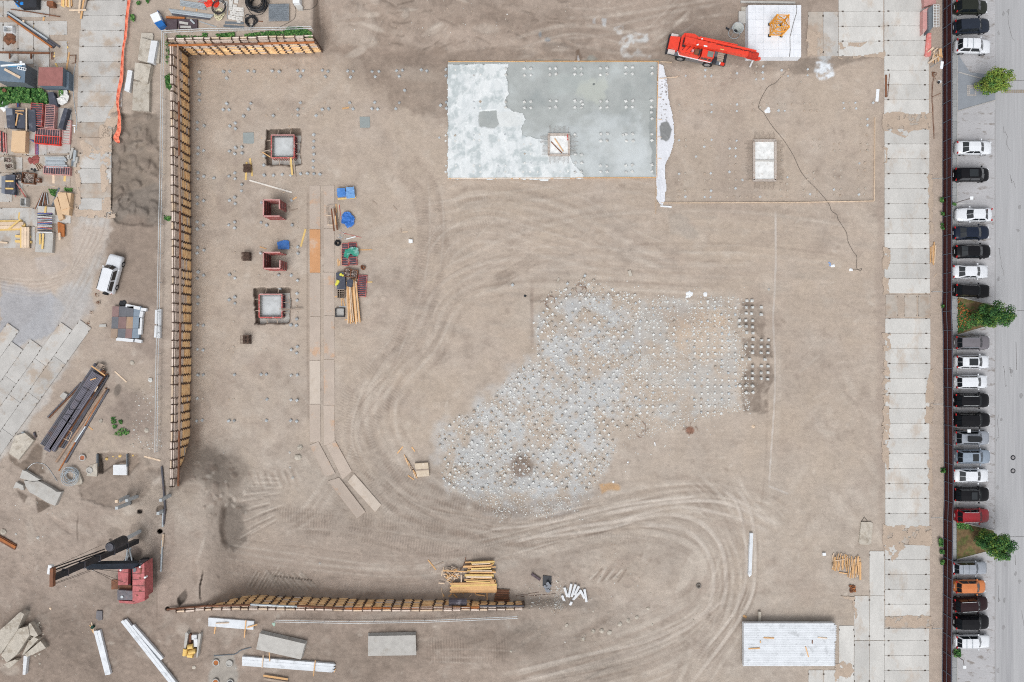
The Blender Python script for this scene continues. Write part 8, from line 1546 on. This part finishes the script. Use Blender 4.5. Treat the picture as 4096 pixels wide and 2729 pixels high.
# stones, small pit things
zoom(650,1750,3.357)
for x,y,r,l in((1848,135,.48,'upper grey boulder of the pair left of the angled plates'),(1820,262,.56,'lower larger boulder of the pair left of the angled plates'),(1708,202,.2,'small pale stone beside the boulder pair'),(1712,402,.2,'small pale stone below the boulder pair'),(1748,542,.26,'round pale stone above the digger marks'),(820,210,.12,'tiny pale stone in the slumped bank')):boulder(x,y,r,l,conc_old if r>.3 else conc)
zoom(1200,1700,2.941)
t=thing('paper_bale','beige wrapped square bale beside the rubble field','bale',pq(1435,530,0));ps=[pq(*p,.5)for p in((1345,455),(1505,445),(1522,600),(1380,615))];MB().prism([(p.x,p.y)for p in ps],.0,.5).build('bale_body',M('beige_wrap',c(206,190,168),var=.08,stain=c(236,226,212),sa=.7,ss_=2,rough=.4),t);MB().bar(pq(1352,535,.52),pq(1515,525,.52),.16,.03).build('strap',wood_g,t)
for k,(a,b,l)in enumerate((((1210,255),(1145,335),'separate brown batten upper left of the batten heap'),((1315,260),(1350,312),'separate thin batten above the bale'),((1270,595),(1340,645),'batten below the bale'))):plank(*a,*b,.14,l,wood)
t=thing('batten_heap','narrow heap of brown battens left of the beige bale','batten heap',pq(1290,480))
for k in range(16):x,y=1225+k*7,350+k*12;MB().bar(pq(x,y,.05+.04*(k%4)),pq(x+40+R.uniform(-12,25),y+100+R.uniform(-20,30),.05+.04*(k%4)),.1,.07).build('batten',(wood,wood_p,wood_g)[k%3],t)
zoom(1700,1050,2.941);p=pq(1565,210,.1);MB().box(p.x,p.y,0,.26,.62,.12,-.35).build('pale_block',conc_old,None,'pale block lying above the upper tip of the rubble field','block');zoom(2400,1050,2.941);p=pq(352,132,.1);MB().box(p.x,p.y,0,.42,.82,.2,.3).build('pale_block',conc_old,None,'larger pale block above the rubble field with a stick','block')
bag(1060,385,.9,.5,'white crumpled film at the upper edge of the square pile grid',white_p,n=7,hh=.3);boulder(1238,375,.4,'oval white stone at the upper edge of the square pile grid',white_p,.3);boulder(1985,318,.26,'grey stone beside the upper dark soil',conc);zoom(1700,1050,2.941);p=pq(1178,395);MB().rock(p.x,p.y,p.z,.22,R,0,.4).build('black_bag',black_r,None,'small black bag left of the rubble field','bag')
zoom(2400,1560,2.941);boulder(1805,432,.3,'beige stone at the lower right of the rubble field',wood_p);boulder(330,852,.18,'white stone below the rubble field',white_p);boulder(158,1082,.22,'white oval stone right of the lower rubble edge',white_p);plank(642,615,650,655,.12,'short white stick below the rubble field',white_p)
wr=MB();rr=random.Random(9)
for cx,cy,R_,n in((1790,1990,.9,10),(2330,1150,.7,5),(2200,1210,.7,4),(2762,1722,.35,8),(2560,1720,.8,3)):
 for k in range(n):
  p=P(cx,cy,.2);a=rr.uniform(0,6.3);pts=[];r0=R_*rr.uniform(.5,1.1);ox,oy=rr.gauss(0,.4),rr.gauss(0,.4)
  for j in range(9):t_=a+j*rr.uniform(.2,.45);pts.append((p.x+ox+r0*math.cos(t_),p.y+oy+r0*math.sin(t_),.15+.1*rr.random()))
  wr.tube(pts,.018,4)
wr.build('wire_tangles',M('tangle_brown',c(140,108,92)),None,'thin brown wire tangles round the rubble field',None,kind='stuff')
# ------------------------------------------------------------------ trees
def tree(bx,by,hgt,cr,label,mats,seed,n=4200,z=.15):
 rr=random.Random(seed);b0=P(bx,by,z);t=thing('street_tree',label,'tree',b0);lean=Vector((rr.uniform(-.1,.1),rr.uniform(-.1,.1),0))
 MB().tube([b0,b0+Vector((0,0,hgt*.35))+lean*.4,b0+Vector((0,0,hgt*.9))+lean],.12,8,r1=.03).build('trunk',bark,t);lb=MB()
 for k in range(9):z0=hgt*rr.uniform(.2,.7);a=rr.uniform(0,6.3);s_=b0+Vector((0,0,z0));lb.tube([s_,s_+Vector((math.cos(a),math.sin(a),.5))*cr*.8],.04,5,r1=.012)
 lb.build('limbs',bark,t,kind='stuff');b=MB();cl=[]
 for k in range(64):
  f=rr.random();zc=hgt*(.18+.8*f);rad=cr*(math.sin(math.pi*min(max(.22+.78*(1-f),0),1))**.7 if f>.15 else .75)*rr.uniform(.55,1.0);a=rr.uniform(0,6.3);cl.append((b0.x+rad*math.cos(a),b0.y+rad*math.sin(a),z+zc,cr*rr.uniform(.26,.46),rr.random()))
 for k in range(8):cl.append((b0.x+rr.gauss(0,.15),b0.y+rr.gauss(0,.15),z+hgt*rr.uniform(.6,1.0),cr*.3,rr.random()))
 for k in range(n):
  c_=cl[rr.randrange(len(cl))];d=Vector((rr.gauss(0,1),rr.gauss(0,1),rr.gauss(0,.8))).normalized()*c_[3]*rr.uniform(.55,1.12);p=Vector(c_[:3])+d;nn=(d.normalized()+Vector((0,0,.5))+Vector((rr.uniform(-.6,.6),rr.uniform(-.6,.6),rr.uniform(-.4,.4)))).normalized();u=nn.cross(Vector((rr.random(),rr.random(),.3))).normalized()*rr.uniform(.07,.13);v=nn.cross(u)*rr.uniform(.5,.8)
  g=c_[4]*.6+rr.random()*.5;b.add([p-u,p+v,p+u,p-v],[(0,1,2,3)],0 if g>.78 else 1 if g>.35 else 2)
 b.build('crown',mats,t,kind='stuff')
lightm=[M('leaf_yellow',c(134,142,66),var=.25,scale=2.5),leafm[0],leafm[1]]
tree(3926,357,4.4,1.4,'yellow green tree on the paved island near the top',lightm,3,9000);tree(3906,1263,5.6,1.5,'dark green tree on the upper planted island',leafm,4,10500);tree(3912,2150,5.6,1.5,'dark green tree on the lower planted island',leafm,5,10500)
t=thing('tree_grate','square brick tree grate beside the yellow green tree','tree grate',P(3886,362,.17))
for i in range(6):
 for j in range(6):
  if 1<i<5 and 1<j<5:continue
  ubox('brick',M('grate_brick',c(176,172,170),var=.1,rnd=.1),t,P(3871+i*6.2,344+j*7.4,.175),(.19,.21,.03))
zoom(3500,1270,3.95);weeds([(1310,-300),(1560,-60),(1480,60),(1310,230)],700,'orange and green ground cover on the upper planted island',.12,.25,name='ground_cover',mats=[rust_b,weedm[1]],z=.17);weeds([(1310,20),(1700,100),(1500,180),(1310,240)],300,'green ground cover at the lower edge of the upper planted island',.12,.2,name='ground_cover',z=.17);zoom(3500,2050,3.95);weeds([(1295,150),(1500,200),(1560,300),(1420,260),(1300,260)],300,'green ground cover on the lower planted island',.12,.2,name='ground_cover',z=.17)
